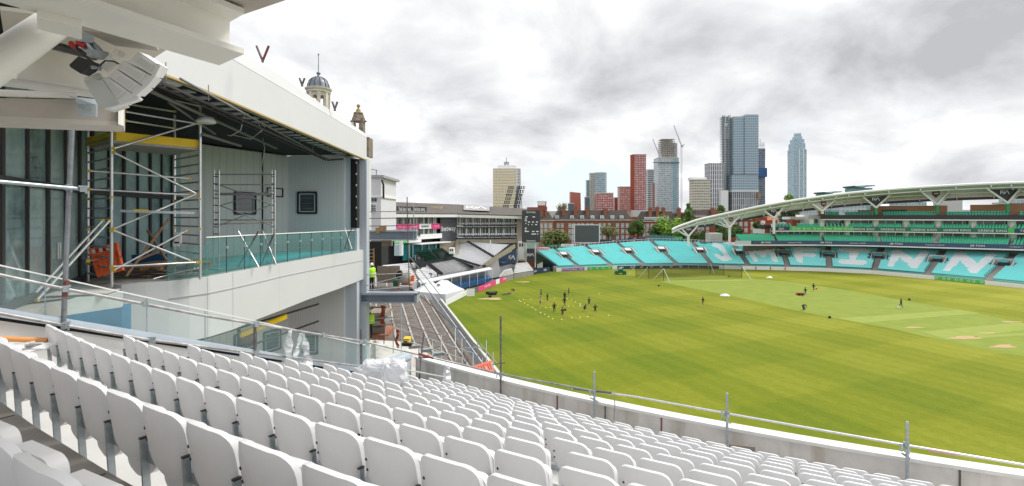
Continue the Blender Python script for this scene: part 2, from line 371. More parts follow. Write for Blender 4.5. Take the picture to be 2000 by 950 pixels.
worn(960,584,22,2.2); worn(1022,551,14,1)

# ================================================================== NEAR STAND
cx,cy,R0,dR,h0,dh=25.668,49.682,54.253,.913,1.167,.337
def Rk(k): return R0-k*dR
def ring(R,a,z): return Vector((cx+R*math.cos(a),cy+R*math.sin(a),z))
def xline(D,off=0): return -6.3-off+.55*(D-6.9)          # left end of the rows
def a_left(R,off=0):
    best=None; a=math.pi
    while a<1.5*math.pi:
        p=ring(R,a,0)
        if p.x>xline(p.y,off): return a
        a+=.0005
    return a
def zt(k): return H-(2.0+dh*k)
def tread(k,Ra,Rb,z,m,name,amax=5.6,off=.62,below=.5):
    b=MB(); a0=a_left(Ra,off); a1=a_left(Rb,off); n=60
    A=[ring(Ra,a0+(amax-a0)*i/n,z) for i in range(n+1)]; B=[ring(Rb,a1+(amax-a1)*i/n,z) for i in range(n+1)]
    b.strip(A,B); b.strip(B,[p-V(0,0,below) for p in B]); b.strip([p-V(0,0,below) for p in A],A)
    return b
stand=thing('concrete_grandstand','pale concrete upper terrace carrying the rows of grey seats nearest the camera','grandstand',(0,0,10))
for k in range(-3,12):
    Ra=Rk(k)+.06; Rb=Rk(k+1)+.06
    tread(k,Ra,Rb,zt(k),None,'').build('terrace_step',M['treadg'] if k<0 else M['tread'],stand)
# grey panel joints on the walkway tread
b=MB()
for a in [4.0+.033*i for i in range(12)]: b.beam(ring(Rk(-1)+.04,a,zt(-1)+.002),ring(Rk(0)+.08,a,zt(-1)+.002),.012,.004)
b.build('floor_joint',M['seam'],stand)
# parapet wall
par=thing('parapet_wall','long concrete parapet wall with pale coping in front of the grey seats','wall',(0,15,8))
aL=a_left(43.3,2.75); PT=H-4.81
angs=[aL+(5.6-aL)*i/70 for i in range(71)]
MB().slab([ring(43.36,a,7.5) for a in angs],[ring(43.36,a,PT-.07) for a in angs],[ring(.24,a,0)*0-V(math.cos(a),math.sin(a),0)*.22 for a in angs]).build('wall_panel',M['conc'],par)
MB().slab([ring(43.40,a,PT-.07) for a in angs],[ring(43.40,a,PT) for a in angs],[-V(math.cos(a),math.sin(a),0)*.32 for a in angs]).build('coping',M['concw'],par)
def apx(px):      # angle on the parapet where the photo column px falls
    a=aL
    while a<5.6:
        p=ring(43.4,a,0)
        if p.y>1 and 1000+1000*p.x/p.y>px: return a
        a+=.001
    return a
for px in (1085,1178,1290,1875,2060):
    a=apx(px); MB().beam(ring(43.372,a,zt(11)),ring(43.372,a,PT-.02),.03,.012,up=(math.cos(a),math.sin(a),0)).build('panel_joint',M['tuberust'] if px in(1085,1290) else M['seam'],par)
# side wall with metal coping and glass
sw=thing('side_parapet','stepped side wall with pale blue metal coping left of the grey seats','wall',(-7,8,12))
def hs(D): return 1.33+.437*(D-7.03)
def SP(D,off,z=0): return Vector((xline(D,off),D,H-hs(D)+z))
Ds=[2.5,5,7,9,11,12.9]
nrm=Vector((-1,.55,0)).normalized()
MB().slab([SP(D,.55,-1.6) for D in Ds],[SP(D,.55,-.16) for D in Ds],nrm*.2).build('wall_panel',M['concw'],sw)
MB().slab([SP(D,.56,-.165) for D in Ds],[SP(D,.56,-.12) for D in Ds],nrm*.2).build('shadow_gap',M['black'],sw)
MB().slab([SP(D,.50,-.12) for D in Ds],[SP(D,.50,0) for D in Ds],nrm*.36).build('coping',M['coping'],sw)
p0=SP(12.9,.50,0); p1=P(806,691,17.3)
b=MB(); b.slab([p0-V(0,0,.14),p1-V(0,0,.14)],[p0,p1],V(-.4,.02,0)); b.build('coping',M['coping'],sw)
b=MB(); b.slab([p0+V(-.05,0,-1.5),p1+V(-.05,0,-1.2)],[p0+V(-.05,0,-.14),p1+V(-.05,0,-.14)],V(-.2,.02,0)); b.build('wall_panel',M['bluegrey'],sw)
gl=thing('glass_balustrade','clear glass balustrade with thin white rail along the side wall of the near stand','balustrade',tuple(SP(8,.7)))
edges=[3.0,5.4]+[ (10.895/(1.55-x/1000)) for x in (75,275,390,487,560,640,716)]
for i,(a,c) in enumerate(zip(edges,edges[1:])):
    MB().slab([SP(a+.01,.70,.0),SP(c-.01,.70,.0)],[SP(a+.01,.70,.60),SP(c-.01,.70,.60)],nrm*.015).build('glass_panel',M['glass'],gl)
    MB().beam(SP(c,.70,.0),SP(c,.70,.6),.012).build('joint',M['galv'],gl)
MB().beam(SP(3.0,.70,.615),SP(12.9,.70,.615),.035,.02).build('top_rail',M['white'],gl)
q0=p0+V(-.2,0,.0); q1=p1+V(-.2,0,0)
gl2=thing('glass_balustrade','short clear glass balustrade above the coping where the side wall meets the parapet','balustrade',tuple(q0))
MB().slab([q0,q1],[q0+V(0,0,.66),q1+V(0,0,.25)],V(-.015,0,0)).build('glass_panel',M['glass'],gl2)

# ---- seats (prototype, local: x along row, +y towards the field, origin on its tread)
def shell(outline,yfun,th,rings=(1,.86,.55,.2),lip=.028):
    b=MB(); n=len(outline); cxm=sum(p[0] for p in outline)/n; czm=sum(p[1] for p in outline)/n; fr=[];bk=[]
    for ri,s in enumerate(rings):
        for (x,z) in outline:
            X=cxm+(x-cxm)*s; Z=czm+(z-czm)*s; y=yfun(X,Z); k=lip if ri==0 else 0
            bk.append((X,y-(0 if ri else -.004)+k*.3,Z)); fr.append((X,y+th+k,Z))
    fs=[]; vs=bk+fr; m=len(rings)*n
    for ri in range(len(rings)-1):
        for i in range(n):
            j=(i+1)%n; fs.append((ri*n+i,ri*n+j,(ri+1)*n+j,(ri+1)*n+i)); fs.append((m+ri*n+j,m+ri*n+i,m+(ri+1)*n+i,m+(ri+1)*n+j))
    l=(len(rings)-1)*n; fs.append(tuple(l+i for i in range(n))); fs.append(tuple(m+l+i for i in range(n))[::-1])
    b.add(vs,fs,True); b.add([vs[i] for i in range(n)]+[vs[m+i] for i in range(n)],[((i+1)%n,i,n+i,n+(i+1)%n) for i in range(n)],True)
    return b
def outl(spec):
    """spec: corner list (x,z,r) rounded polygon"""
    pts=[]; n=len(spec)
    for i,(x,z,r) in enumerate(spec):
        p=Vector((x,z)); a=(Vector(spec[i-1][:2])-p); c=(Vector(spec[(i+1)%n][:2])-p); a.normalize(); c.normalize()
        s=p+a*r; e=p+c*r
        for k in range(7):
            t=k/6; q=s*(1-t)**2+p*2*t*(1-t)+e*t*t; pts.append((q.x,q.y))
    return pts
seat0=thing('stadium_seat','tmp','seat',(0,0,0),'light grey tip-up seats in the near stand')
bo=outl([(-.225,.835,.12),(.225,.835,.13),(.232,.60,.03),(.218,.45,.06),(.07,.395,.07),(-.09,.455,.07),(-.226,.545,.02)])
def yb(x,z): return .00-(z-.5)*.16+.05*(abs(x)/.22)**2.2
back=shell(bo,yb,.02).build('backrest',M['seat'],seat0)
po=outl([(-.19,.70,.08),(.215,.72,.09),(.215,.34,.07),(.05,.245,.08),(-.17,.29,.07)])
shell(po,lambda x,z:.085+(z-.3)*.02+.02*(abs(x)/.2)**2,.045).build('seat_pad',M['seat'],seat0)
b=MB(); b.beam((-.249,.060,.0),(-.249,.026,.585),.02,.042,up=(0,1,0)); b.build('post',M['galv'],seat0)
MB().box((-.249,.026,.590),(.024,.046,.010)).build('post_cap',M['blackp'],seat0)
b=MB(); b.box((-.155,.075,.462),(.18,.06,.065)); b.build('bracket',M['galv'],seat0)
b=MB()
for zz_ in (.66,.555): 
    b.lathe((0,0,0),[(.008,-.002),(.008,.004)],8); 
    for v in b.v[-0:]: pass
b=MB()
for zq in (.675,.60):
    y=yb(-.175,zq)-.003; b.tube([(-.175,y,zq),(-.175,y+.01,zq)],.0105,8)
bo_=b.build('bolt',M['blackp'],seat0)
bolt=[back]
rows={-1:[(20,868)],0:[(3,662),(30,678),(62,694),(97,711),(136,733),(189,757),(261,782),(341,812),(443,846),(599,899)],
1:[(88,638),(109,646),(132,655),(161,664),(189,675),(221,686.5),(253,700),(292,714),(337,729),(385,749),(448,767),(517,789),(602,814),(695,844),(806,875)],
2:[(238,658),(262,665.5),(288,674.5),(319,683),(348,694),(384,705),(423,717.5),(465,730),(512,745),(562,763),(623,779.6),(696,799),(770.5,819.5),(857,844),(956,869)],
3:[(361,675),(388,683.5),(416,690.5),(448,700.6),(481,712),(519,722),(559.5,733),(601,747),(647,760),(700,776),(761,791),(829,807),(901,825),(982.5,845)],
4:[(462,689),(489,697),(517.5,705),(551,713.6),(584,723),(621.5,734),(659,745),(703,756),(750,769.5),(800,784.6),(858,797.7),(920,812),(988.5,828)],
5:[(549.5,701.5),(578.5,708),(606,717),(640,725),(673,735),(710,745),(749.5,754),(791,765),(836,776.5),(885,791),(939.6,804),(998,817),(1062,831)],
6:[(625,712),(653.5,720),(680,726),(716.6,736),(749.5,745),(784,754),(823,765)],
11:[(880,746),(904,752.5),(932,759),(961,766),(990,773),(1020,780.5),(1053,788),(1086,796),(1123,805),(1161,813),(1202,822),(1243,830)]}
def seat_angle(px,py,k):   # angle of the row arc seen under this photo column
    R=Rk(k); lo=math.pi; a=a_left(R,3); best=(1e9,a)
    while a<5.5:
        p=ring(R,a,0)
        if p.y>.8:
            d=abs(1000+1000*p.x/p.y-px)
            if d<best[0]: best=(d,a)
        a+=.0004
    return best[1]
ORD=['first','second','third','fourth','fifth','sixth','seventh','eighth','ninth','tenth','eleventh','twelfth','thirteenth','fourteenth','fifteenth','sixteenth','seventeenth','eighteenth','nineteenth','twentieth','twenty-first','twenty-second','twenty-third','twenty-fourth','twenty-fifth','twenty-sixth','twenty-seventh','twenty-eighth','twenty-ninth','thirtieth','thirty-first','thirty-second','thirty-third','thirty-fourth','thirty-fifth']
rowname={11:'frontmost row against the parapet'}
for k in range(10,-2,-1): rowname[k]=ORD[11-k]+' row back from the parapet'
used=False; nseat=0
for k in range(11,-2,-1):
    R=Rk(k)
    if k in rows:
        an=[seat_angle(x,y,k) for x,y in rows[k]]
        a0=sum(a-i*.5/R for i,a in enumerate(an))/len(an)
    else: a0=a_left(R)-.15/R
    if k==11: a0-=1*.5/R
    if k==0: a0-=3*.5/R
    if k==-1: a0-=2*.5/R
    a=a0; i=0; shown=0; gap={1:.13,2:.06,3:.17,4:.1}.get(k,.06 if k>5 else 0); gx=1050 if k<6 else 1250; done=False
    while i<60:
        p=ring(R,a,zt(k)+.84); px=1000+1000*p.x/max(p.y,.3); py=420+1000*(H-p.z)/max(p.y,.3)
        if not done and px>gx and gap: a+=gap/R; done=True; continue
        pb=420+1000*(H-p.z+.84)/max(p.y,.3)
        if p.y<.7 or px>2040 or py>965: break
        if px>-220:
            ac=a+.245/R; 
            if not used: s=seat0; used=True
            else: s=copy_tree(seat0)
            s.location=ring(R,ac,zt(k)); s.rotation_euler=(0,0,math.atan2(math.cos(ac),-math.sin(ac))+random.uniform(-.012,.012))
            s['label']='light grey tip-up seat, %s from left in %s'%(ORD[shown],rowname[k])
            shown+=1; nseat+=1
        a+=.5/R; i+=1
print('near seats',nseat)

# ---- scaffold tubes around the near stand
def pln(px,py,off):
    D=(-(6.3+off)-.55*6.9)/((px-1000)/1000-.55); return P(px,py,D)
def tubething(pts,r,label,m='tube',name='scaffold_tube',clips=(),group=None,n=10):
    c=sum((Vector(p) for p in pts),Vector())/len(pts)
    t=thing(name,label,'scaffold tube',tuple(pts[0]),group)
    MB().tube(pts,r,n).build('pipe',M[m],t)
    for q in clips:
        q=Vector(q); MB().box(q,(.07,.08,.08),random.random()).box(q+V(0,0,.04),(.12,.03,.025),random.random()*3).box(q+V(.04,0,-.01),(.02,.02,.11),.3).build('coupler',M['galv'],t)
    return t
tubething([pln(-40,529,.45),pln(128,565,.45),pln(400,617,.45),pln(620,653,.45),pln(714,668,.45)],.026,'upper guardrail tube running down beside the glass balustrade','tube',clips=[pln(128,565,.45),pln(283,594,.45),pln(500,634,.45),pln(631,655,.45),pln(713,668,.45)])
tubething([pln(-40,605,.45),pln(128,636,.45),pln(290,664,.45),pln(500,690,.45),pln(705,716,.45)],.024,'lower guardrail tube lying just above the pale blue coping','tube',clips=[pln(128,636,.45),pln(297,665,.45),pln(500,690,.45)])
tubething([pln(141,247,.5),pln(133,420,.5),pln(123,650,.5)],.032,'tall leaning scaffold standard rising in front of the glazed wall at left','galvd',clips=[pln(134,367,.45)],name='scaffold_standard')
MB_=MB().tube([pln(130,548,.48),pln(126.5,580,.48)],.037,10); o=MB_.build('red_collar',M['tuberust'],bpy.data.objects['scaffold_standard'])
tubething([P(-60,350,6.4),P(165,370,7.6)],.028,'horizontal grey scaffold tube crossing the leaning standard at the left edge','galv',clips=[P(163,370,7.55)])
tubething([pln(498,632,.5),pln(498,700,.5)],.028,'short dark scaffold standard behind the near seats below the curved white balcony','tubed',name='scaffold_standard')
tubething([pln(705,642,.5),pln(706,722,.5)],.028,'short dark scaffold standard in front of the pale column','tubed',name='scaffold_standard',clips=[pln(705,668,.45)])
def pp(px,py,dr=.12):
    a=apx(px); p=ring(43.4+dr,a,0); return P(px,py,p.y)
tubething([P(714,668,14.0),P(806,690,14.6),pp(900,712),pp(980,731),pp(1165,765)],.026,'guardrail tube above the parapet from the pale column to the second post','tube',clips=[pp(980,731),P(823,695,14.7)])
MB().tube([P(818,691,14.6),P(846,700,14.8)],.03,10).build('red_sleeve',M['tuberust'],bpy.data.objects.get('scaffold_tube.003'))
tubething([pp(1118,759,.1),pp(1240,775,.1),pp(1420,808,.1),pp(1770,870,.1),pp(2080,922,.1)],.024,'long pale guardrail tube above the parapet at the right','alu',clips=[pp(1420,808),pp(1770,870)])
t=bpy.data.objects.get('scaffold_tube.004'); MB().tube([pp(1120,759.3,.1),pp(1195,768,.1)],.03,10).build('dark_sleeve',M['tubed'],t); MB().tube([pp(1812,879,.1),pp(1870,889,.1)],.026,10).build('pink_sleeve',mat('faded_red',(.65,.35,.36),.6),t)
tubething([P(790,722,13.6),P(880,739,15.0)],.02,'short low rail tube against the parapet beside the plastic bags','alu')
def post(px,y0,y1,label,r=.028,m='tubed',yc=None,dr=.14):
    t=tubething([pp(px,y0,dr),pp(px,(y0+y1)/2,dr),pp(px,y1,dr)],r,label,m,name='scaffold_standard',clips=[pp(px,yc or (y0+y1)/2,dr)])
    q=pp(px,(yc or 0)+12,dr); MB().beam(q+V(-.10,0,.06),q+V(.12,.1,-.08),.035,.03).beam(q+V(-.12,0,.10),q+V(-.10,.02,.24),.03).build('clamp',M['galv'],t); return t
post(978,617,792,'tallest dark scaffold post clamped to the parapet, beside the orange barrier',yc=733)
post(1161,726,815,'scaffold post clamped to the parapet near the bent hose',yc=770,m='galv')
post(1420,768,868,'scaffold post clamped to the parapet in the middle of the long rail',yc=812,m='galv')
post(1772,824,940,'scaffold post clamped to the parapet nearest the right edge',yc=880,m='galv')
tubething([P(828,652,15.2),P(822,700,15.0),P(819,742,14.8)],.026,'brown leaning scaffold standard behind the plastic bags','tubed',name='scaffold_standard')
t=tubething([pp(1199,766,.15),pp(1201,790,.2),pp(1199,820,.2)],.012,'thin bent hose hanging over the parapet','tube',name='hose'); t['category']='hose'
tag(MB().prism([pp(1425,868,.2),pp(1475,874,.2),pp(1475,882,.2),pp(1425,878,.2)],(0,0,0),(0,.03,0)).build('timber_board',M['ply']),'brown board leaning on the inside of the parapet','board')
# polythene
def crumple(c,sx,sy,sz,seed,name,label):
    bm=bmesh.new(); bmesh.ops.create_icosphere(bm,subdivisions=5,radius=1); b=MB()
    for v in bm.verts:
        p=v.co; q=Vector([math.copysign(abs(t)**.65,t) for t in p]); d=noise.noise(q*2.3+V(seed,0,0))*.22+noise.noise(q*6+V(0,seed,0))*.12+abs(noise.noise(q*12))*.09+abs(noise.noise(q*22))*.04
        v.co=Vector((q.x*sx,q.y*sy,q.z*sz))*(1+d)+Vector(c)
    b.add([v.co for v in bm.verts],[[v.index for v in f.verts] for f in bm.faces],True); bm.free()
    return tag(b.build(name,M['film2']),label,'plastic bag')
M['film2']=mat('polythene_thick',(.82,.83,.86),.2,alpha=.8,var=.05,spec=.8)
crumple(P(737,724,11.4),.38,.24,.22,1,'plastic_sheet','crumpled clear polythene sheet lying on the seats left of the bag')
crumple(P(770,730,10.9),.25,.2,.27,5,'plastic_bag','tall crumpled white polythene bag standing on the seats by the wall corner')
def drape(top,bot,w,label,seed):
    b=MB(); n=10; A=[];B=[]
    for i in range(n+1):
        t=i/n; pos=Vector(top).lerp(Vector(bot),t); ww=w*(.35+.65*t**.6); A.append(pos+V(-ww/2,.05*math.sin(i+seed),0)); B.append(pos+V(ww/2,.05*math.cos(i*1.3+seed),0))
    C_=[(a+c)/2+V(0,-.06*(1+math.sin(i*2+seed)),0) for i,(a,c) in enumerate(zip(A,B))]
    b.strip(A,C_); b.strip(C_,B); return tag(b.build('plastic_strip',M['film']),label,'plastic strip')
drape(pln(566,645,.40),pln(560,715,.40),.22,'left clear polythene strip tied to the upper guardrail tube',1)
drape(pln(592,650,.40),pln(602,718,.40),.22,'right clear polythene strip tied to the upper guardrail tube',2)
drape(pln(588,650,.40),pln(577,698,.40),.10,'narrow clear polythene tail between the two tied strips',2.6)
drape(P(873,706,14.9),P(873,746,14.9),.26,'clear polythene strip hanging from the rail at the parapet',4)
tag(MB().tube([P(-60,660,6.6),P(92,665,7.0)],.035,10).build('orange_pipe',mat('orange_pipe',(.75,.33,.10),.5)),'orange pipe lying along the foot of the side wall','pipe')
b=MB()
for i in range(9): b.box(P(25+i*8,675+random.uniform(-6,10),6.6+random.random()*.4),(.22,.16,.015),random.random()*3,Mx=Matrix.Rotation(random.uniform(-.4,.4),3,'X')@Matrix.Rotation(random.random()*3,3,'Z'))
tag(b.build('paper_pile',M['white']),'loose heap of white wrapping on the floor below the orange pipe','wrapping',kind='stuff')
# ================================================================== ROOF STRUCTURE OVERHEAD (near camera, top left)
def ph(px,py,h):          # point h metres above (+) the camera seen at this pixel
    D=h/((420-py)/1000); return P(px,py,D)
rf=thing('roof_structure','cream painted steel roof beams and concrete soffit overhead at the top left','roof',(-3,3,19))
# concrete soffit slab over the camera
e0=ph(463,33,1.56); e1=ph(563,-1,1.56); dd=(e1-e0).normalized()
sl=[e0-dd*.0,e1,e1+dd*5,e1+dd*5+V(-3,-.6,0),V(-14,.9,H+1.56),V(-14,2.5,H+1.56),V(-3.2,3.3,H+1.56)]
MB().prism(sl,(0,0,0),(0,0,.3)).build('soffit_slab',mat('concrete_soffit',(.50,.46,.42),.9,var=.12,vscale=1.5,stain=.1),rf)
# big I beam
A=ph(428,128,1.2); B_=ph(477,106,1.2); ax=(A-ph(0,5,1.2)).normalized(); wv=(B_-A); wv-=ax*0
m=MB(); L0=-7.0
def ibeam(A,wv,ax,back,hgt,tf,tw,name,mm=M['cream']):
    A2=A+ax*back; 
    MB().prism([A,A+wv,A2+wv,A2],(0,0,0),(0,0,tf)).build('bottom_flange',mm,rf)
    MB().prism([A,A+wv,A2+wv,A2],(0,0,hgt-tf),(0,0,hgt)).build('top_flange',mm,rf)
    c=A+wv*.5; s=wv.normalized()*tw/2
    MB().prism([c-s-ax*.02,c+s-ax*.02,A2+wv*.5+s,A2+wv*.5-s],(0,0,tf),(0,0,hgt-tf)).build('web',mm,rf)
ibeam(A,wv,ax,-5.2,.34,.04,.03,'beam')
# second lower beam crossing lower left (flange seen from below)
a=ph(-60,137,1.15); c_=ph(185,178,1.15); a2=ph(-60,160,1.15); c2=ph(185,192,1.15)
MB().prism([a,c_,c2,a2],(0,0,0),(0,0,.03)).build('bottom_flange',M['cream'],rf)
MB().prism([ph(-60,146,1.18),ph(185,184,1.18),ph(185,186,1.18),ph(-60,149,1.18)],(0,0,0),(0,0,.36)).build('web',M['cream'],rf)
# raking plate behind (beige soffit panels)
MB().prism([ph(20,150,1.52),ph(185,188,1.52),ph(330,95,1.52),ph(210,45,1.52),ph(0,20,1.52)],(0,0,0),(0,0,.03)).build('soffit_panel',mat('soffit_cream',(.68,.64,.56),.6,var=.04),rf)
# round struts
def cyl(p,q,r,nm='round_strut'): MB().tube([p,q],r,24).build(nm,M['cream'],rf)
cyl(P(-80,175,2.9),P(100,50,3.6),.105)
cyl(P(140,-60,3.0),P(270,-10,3.9),.10)
MB().prism([ph(72,35,1.15),ph(160,55,1.15),ph(160,78,1.15),ph(72,58,1.15)],(0,0,0),(0,0,.05)).build('gusset_plate',M['cream'],rf)
MB().prism([P(168,18,3.5),P(214,24,3.75),P(213,47,3.75),P(186,40,3.6)],(0,0,0),(.0,.03,0)).build('gusset_plate',M['cream'],rf)
MB().prism([P(-30,138,3.3),P(27,130,3.5),P(25,152,3.5),P(-30,150,3.3)],(0,0,0),(.0,.03,0)).build('gusset_plate',M['cream'],rf)
for q,r in ((P(95,40,3.6),.014),(P(142,52,3.75),.014)): MB().tube([q,q-V(0,0,.03)],r,8).build('bolt',M['cream'],rf)
# concrete lintel
l0=P(-60,191,3.9); l1=P(241,196,4.6); l2=P(-60,233,3.9); l3=P(241,246,4.6)
b=MB(); b.slab([l2,l3],[l0,l1],V(-.25,.35,0)); b.build('concrete_lintel',mat('lintel',(.46,.42,.38),.88,var=.12,vscale=2,bump=.1),rf)
b=MB(); b.slab([l2-V(0,0,.004),l3-V(0,0,.004)],[l2+V(0,-.006,.035),l3+V(0,-.006,.035)],V(-.25,.3,0)); b.build('lintel_edge',mat('lintel_edge',(.55,.51,.46),.8),rf)
MB().slab([P(236,244,4.57),P(241.5,246,4.595)],[P(236,204,4.57),P(241.5,205,4.595)],V(0,-.03,0)).build('end_plate',M['cream'],rf)
MB().tube([P(-60,180,3.9),P(150,187,4.35)],.028,12).build('edge_rail',M['cream'],rf)
b=MB(); b.slab([P(155,226,4.2),P(191,229,4.3)],[P(155,203,4.2),P(191,205,4.3)],V(.0,-.02,0)); b.slab([P(136,190,4.1),P(190,196,4.3)],[P(136,188,4.1),P(190,194,4.3)],V(.0,.2,0)); b.slab([P(155,204,4.2),P(191,206,4.3)],[P(150,192,4.15),P(190,196,4.3)],V(0,-.02,0)); b.build('bracket_plate',M['galv'],rf)
MB().tube([P(173,213,4.20),P(173,213,4.16)],.022,10).build('bolt',M['galv'],rf)
# truss plate seen behind the speaker (grey) and steel in the far left opening
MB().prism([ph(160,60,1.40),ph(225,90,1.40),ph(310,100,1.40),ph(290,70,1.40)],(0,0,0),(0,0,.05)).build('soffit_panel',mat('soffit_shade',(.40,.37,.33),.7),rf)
# loudspeaker array
sp=thing('line_array_speaker','curved white loudspeaker array hanging under the roof beam','loudspeaker',tuple(P(230,150,4.1)))
D=4.1
def quadbox(c4,th,name,mm,mb=None):
    b=MB(); b.prism(c4,(0,0,0),th); return b.build(name,mm,sp)
cab=[ [(275,100),(255,104),(298,156),(312,141),(309,123)], [(238,116),(232,127),(283,169),(300,155),(252,120)],[(225,133),(215,145),(265,186),(284,169),(233,135)],[(215,148),(198,156),(232,197),(262,187)] ]
cent=[]
boxes=[((271,101),(311,128),(299,148),(252,120)),((239,118),(297,150),(281,168),(229,134)),((226,135),(279,170),(262,185),(212,150)),((209,150),(257,183),(233,203),(197,156))]
for i,q in enumerate(boxes):
    c4=[P(x,y,D-.02) for x,y in q]; cc=sum(c4,Vector())/4
    bb=MB(); bk=[p+V(-.03,.16,.02) for p in c4]; bb.add(c4+bk,[(0,1,2,3),(7,6,5,4),(0,4,5,1),(1,5,6,2),(2,6,7,3),(3,7,4,0)]); o=bb.build('cabinet',M['white'],sp)
    inn=[cc+(p-cc)*.66+V(0,-.006,0) for p in c4]; bb=MB(); bb.prism(inn,(0,0,0),(0,.012,0)); bb.build('raised_panel',M['white'],o)
    inn2=[cc+(p-cc)*.50+V(0,-.010,0) for p in c4]; bb=MB(); bb.prism(inn2,(0,0,0),(0,.012,0)); bb.build('raised_panel',mat('speaker_inset',(.74,.74,.73),.5),o)
pl=[P(163,158,D-.05),P(198,156,D-.05),P(233,203,D-.02),P(203,213,D-.02),P(193,208,D-.02)]
quadbox(pl,(-.02,.14,.0),'cabinet_end',mat('speaker_grey',(.66,.68,.68),.45))
quadbox([P(314,127,D-.05),P(303,150,D-.05),P(288,168,D-.05),P(266,187,D-.05),P(234,203,D-.05),P(232,197,D-.05),P(262,181,D-.05),P(283,163,D-.05),P(297,146,D-.05),P(307,124,D-.05)],(0,.05,0),'grille_rim',M['white'])
quadbox([P(232,204,D-.05),P(266,188,D-.05),P(271,192,D-.05),P(268,195,D-.05),P(214,212,D-.05)],(0,.05,0),'grille_rim',M['white'])
b=MB(); 
for q in ([P(163,152,D),P(192,142,D),P(200,152,D),P(166,163,D)],[P(232,99,D),P(243,103,D),P(237,112,D),P(229,109,D)],[P(194,128,D-.03),P(215,111,D-.03),P(230,123,D-.03),P(207,140,D-.03)]): b.prism(q,(0,0,0),(0,.02,0))
b.beam(P(188,136,D-.02),P(228,98,D-.02),.02,.015); b.build('rigging_plate',M['cream'],sp)
b=MB(); b.tube([P(165,78,D),P(178,95,D),P(186,104,D)],.02).tube([P(178,82,D+.05),P(196,100,D)],.02).tube([P(150,84,D+.1),P(190,112,D)],.022).box(P(186,106,D),(.09,.06,.05),.3).box(P(196,108,D),(.1,.05,.06),.8).box(P(170,76,D),(.08,.05,.07),.5); b.build('hanging_clamp',M['galv'],sp)
b=MB(); b.tube([P(152,85,D-.01),P(168,90,D-.01)],.021).tube([P(138,84,D+.02),P(146,93,D+.02)],.021); b.build('red_tape',M['red'],sp)
b=MB(); b.tube([P(150,86,D),P(150,98,D-.05),P(160,106,D-.05),P(182,122,D-.05),P(190,132,D-.05)],.009).tube([P(195,129,D-.05),P(205,119,D-.06),P(222,120,D-.05),P(232,125,D-.05)],.006); b.build('cable',M['blackp'],sp)
tag(MB().tube([P(100,88,4.3),P(186,110,4.2)],.035,12).build('black_pipe',M['blackp']),'black pipe running under the roof behind the loudspeaker','pipe')
cm=thing('cctv_box','black camera housing beside the white loudspeaker array','camera',tuple(P(160,127,4.0)))
b=MB(); f=[P(135,127,3.95),P(153,110,3.95),P(178,119,3.95),P(172,135,3.95),P(157,144,3.95),P(138,132,3.95)]; b.prism(f,(0,0,0),(.0,.08,0)); b.build('housing',mat('cctv_black',(.03,.03,.032),.3),cm)
b=MB(); b.tube([P(180,132,3.97),P(190,131,4.05)],.015).box(P(188,132,4.05),(.05,.05,.04)); b.build('bracket',M['galv'],cm)

# ================================================================== NEW BUILDING AT LEFT
nb=thing('new_pavilion_wing','white clad new building wing with open terrace, black soffit and glazed wall','building',(-10,20,0))
FL=H-2.05   # terrace floor
# spandrel
SPX=[(237,557,690),(285,553,684),(330,549,675),(370,545,667),(410,540,658),(455,532,644),(500,524,625),(550,515,606),(600,506,586),(660,496,565),(716,487,543)]
lo=[];hi=[]
for x,yt,yb_ in SPX:
    D=2.05/((yt-420)/1000); hi.append(P(x,yt,D)); lo.append(P(x,yb_,D))
MB().slab(lo,hi,V(-.35,.12,0)).build('curved_spandrel',M['panel'],nb)
sm=[(300,588),(409,573),(470,560),(560,538),(640,522),(716,508)]
b=MB(); q=[]
for x in [a_[0] for a_ in SPX if a_[0]>=330]:
    y=interp(sm,x)[0]; t=interp([(a_[0],p.y) for a_,p in zip(SPX,hi)],x)[0]; q.append(P(x,y,t)+V(.012,-.016,0))
for a,c_ in zip(q,q[1:]): b.beam(a,c_,.012,.025)
b.build('spandrel_joint',mat('joint_grey',(.45,.46,.46),.7),nb)
for x in (405,455,545,640):
    t=interp([(a_[0],p.y,l_.z,p.z) for a_,p,l_ in zip(SPX,hi,lo)],x); X=(x-1000)/1000*t[0]+.004
    MB().beam((X,t[0]-.004,t[1]+.02),(X,t[0]-.004,t[2]-.02),.010,.01,up=(0,1,0)).build('panel_joint',mat('joint_pale',(.50,.50,.50),.7),nb)
# terrace floor slab
wall=[V(-11.5,8.0,0),V(-10.8,10.8,0),V(-13.9,16.9,0),V(-15.2,23.5,0),P(562,0,29.5),P(673,0,29.2)]
for p in wall: p.z=0
edge=[V(p.x-.30,p.y+.1,0) for p in hi]; edge=[V(-9.6,8.0,0),V(-10.9,12.7,0)]+edge[0:]
FLm=mat('terrace_screed',(.36,.34,.31),.85,var=.25,vscale=1.2)
poly=[V(p.x,p.y,FL-.02) for p in edge]+[V(-8.9,31,FL-.02)]+[V(p.x,p.y,FL-.02) for p in wall[::-1]]
MB().prism(poly,(0,0,-.35),(0,0,0)).build('terrace_floor',FLm,nb)
# teal membrane on the far part of the floor
mm=[P(405,541,17.2)+V(-.4,.2,0),P(500,524,19.9)+V(-.4,.2,0),P(600,506,24)+V(-.4,.2,0),P(700,489,29)+V(-.5,0,0),P(668,490,28.9),P(565,491,28.9),P(470,497,26),P(430,510,22)]
b=MB(); b.add([V(p.x,p.y,FL+.012) for p in mm],[tuple(range(len(mm)))]); tag(b.build('membrane_sheet',M['tealc']),'turquoise waterproof sheet covering the far terrace floor behind the glass','sheet')
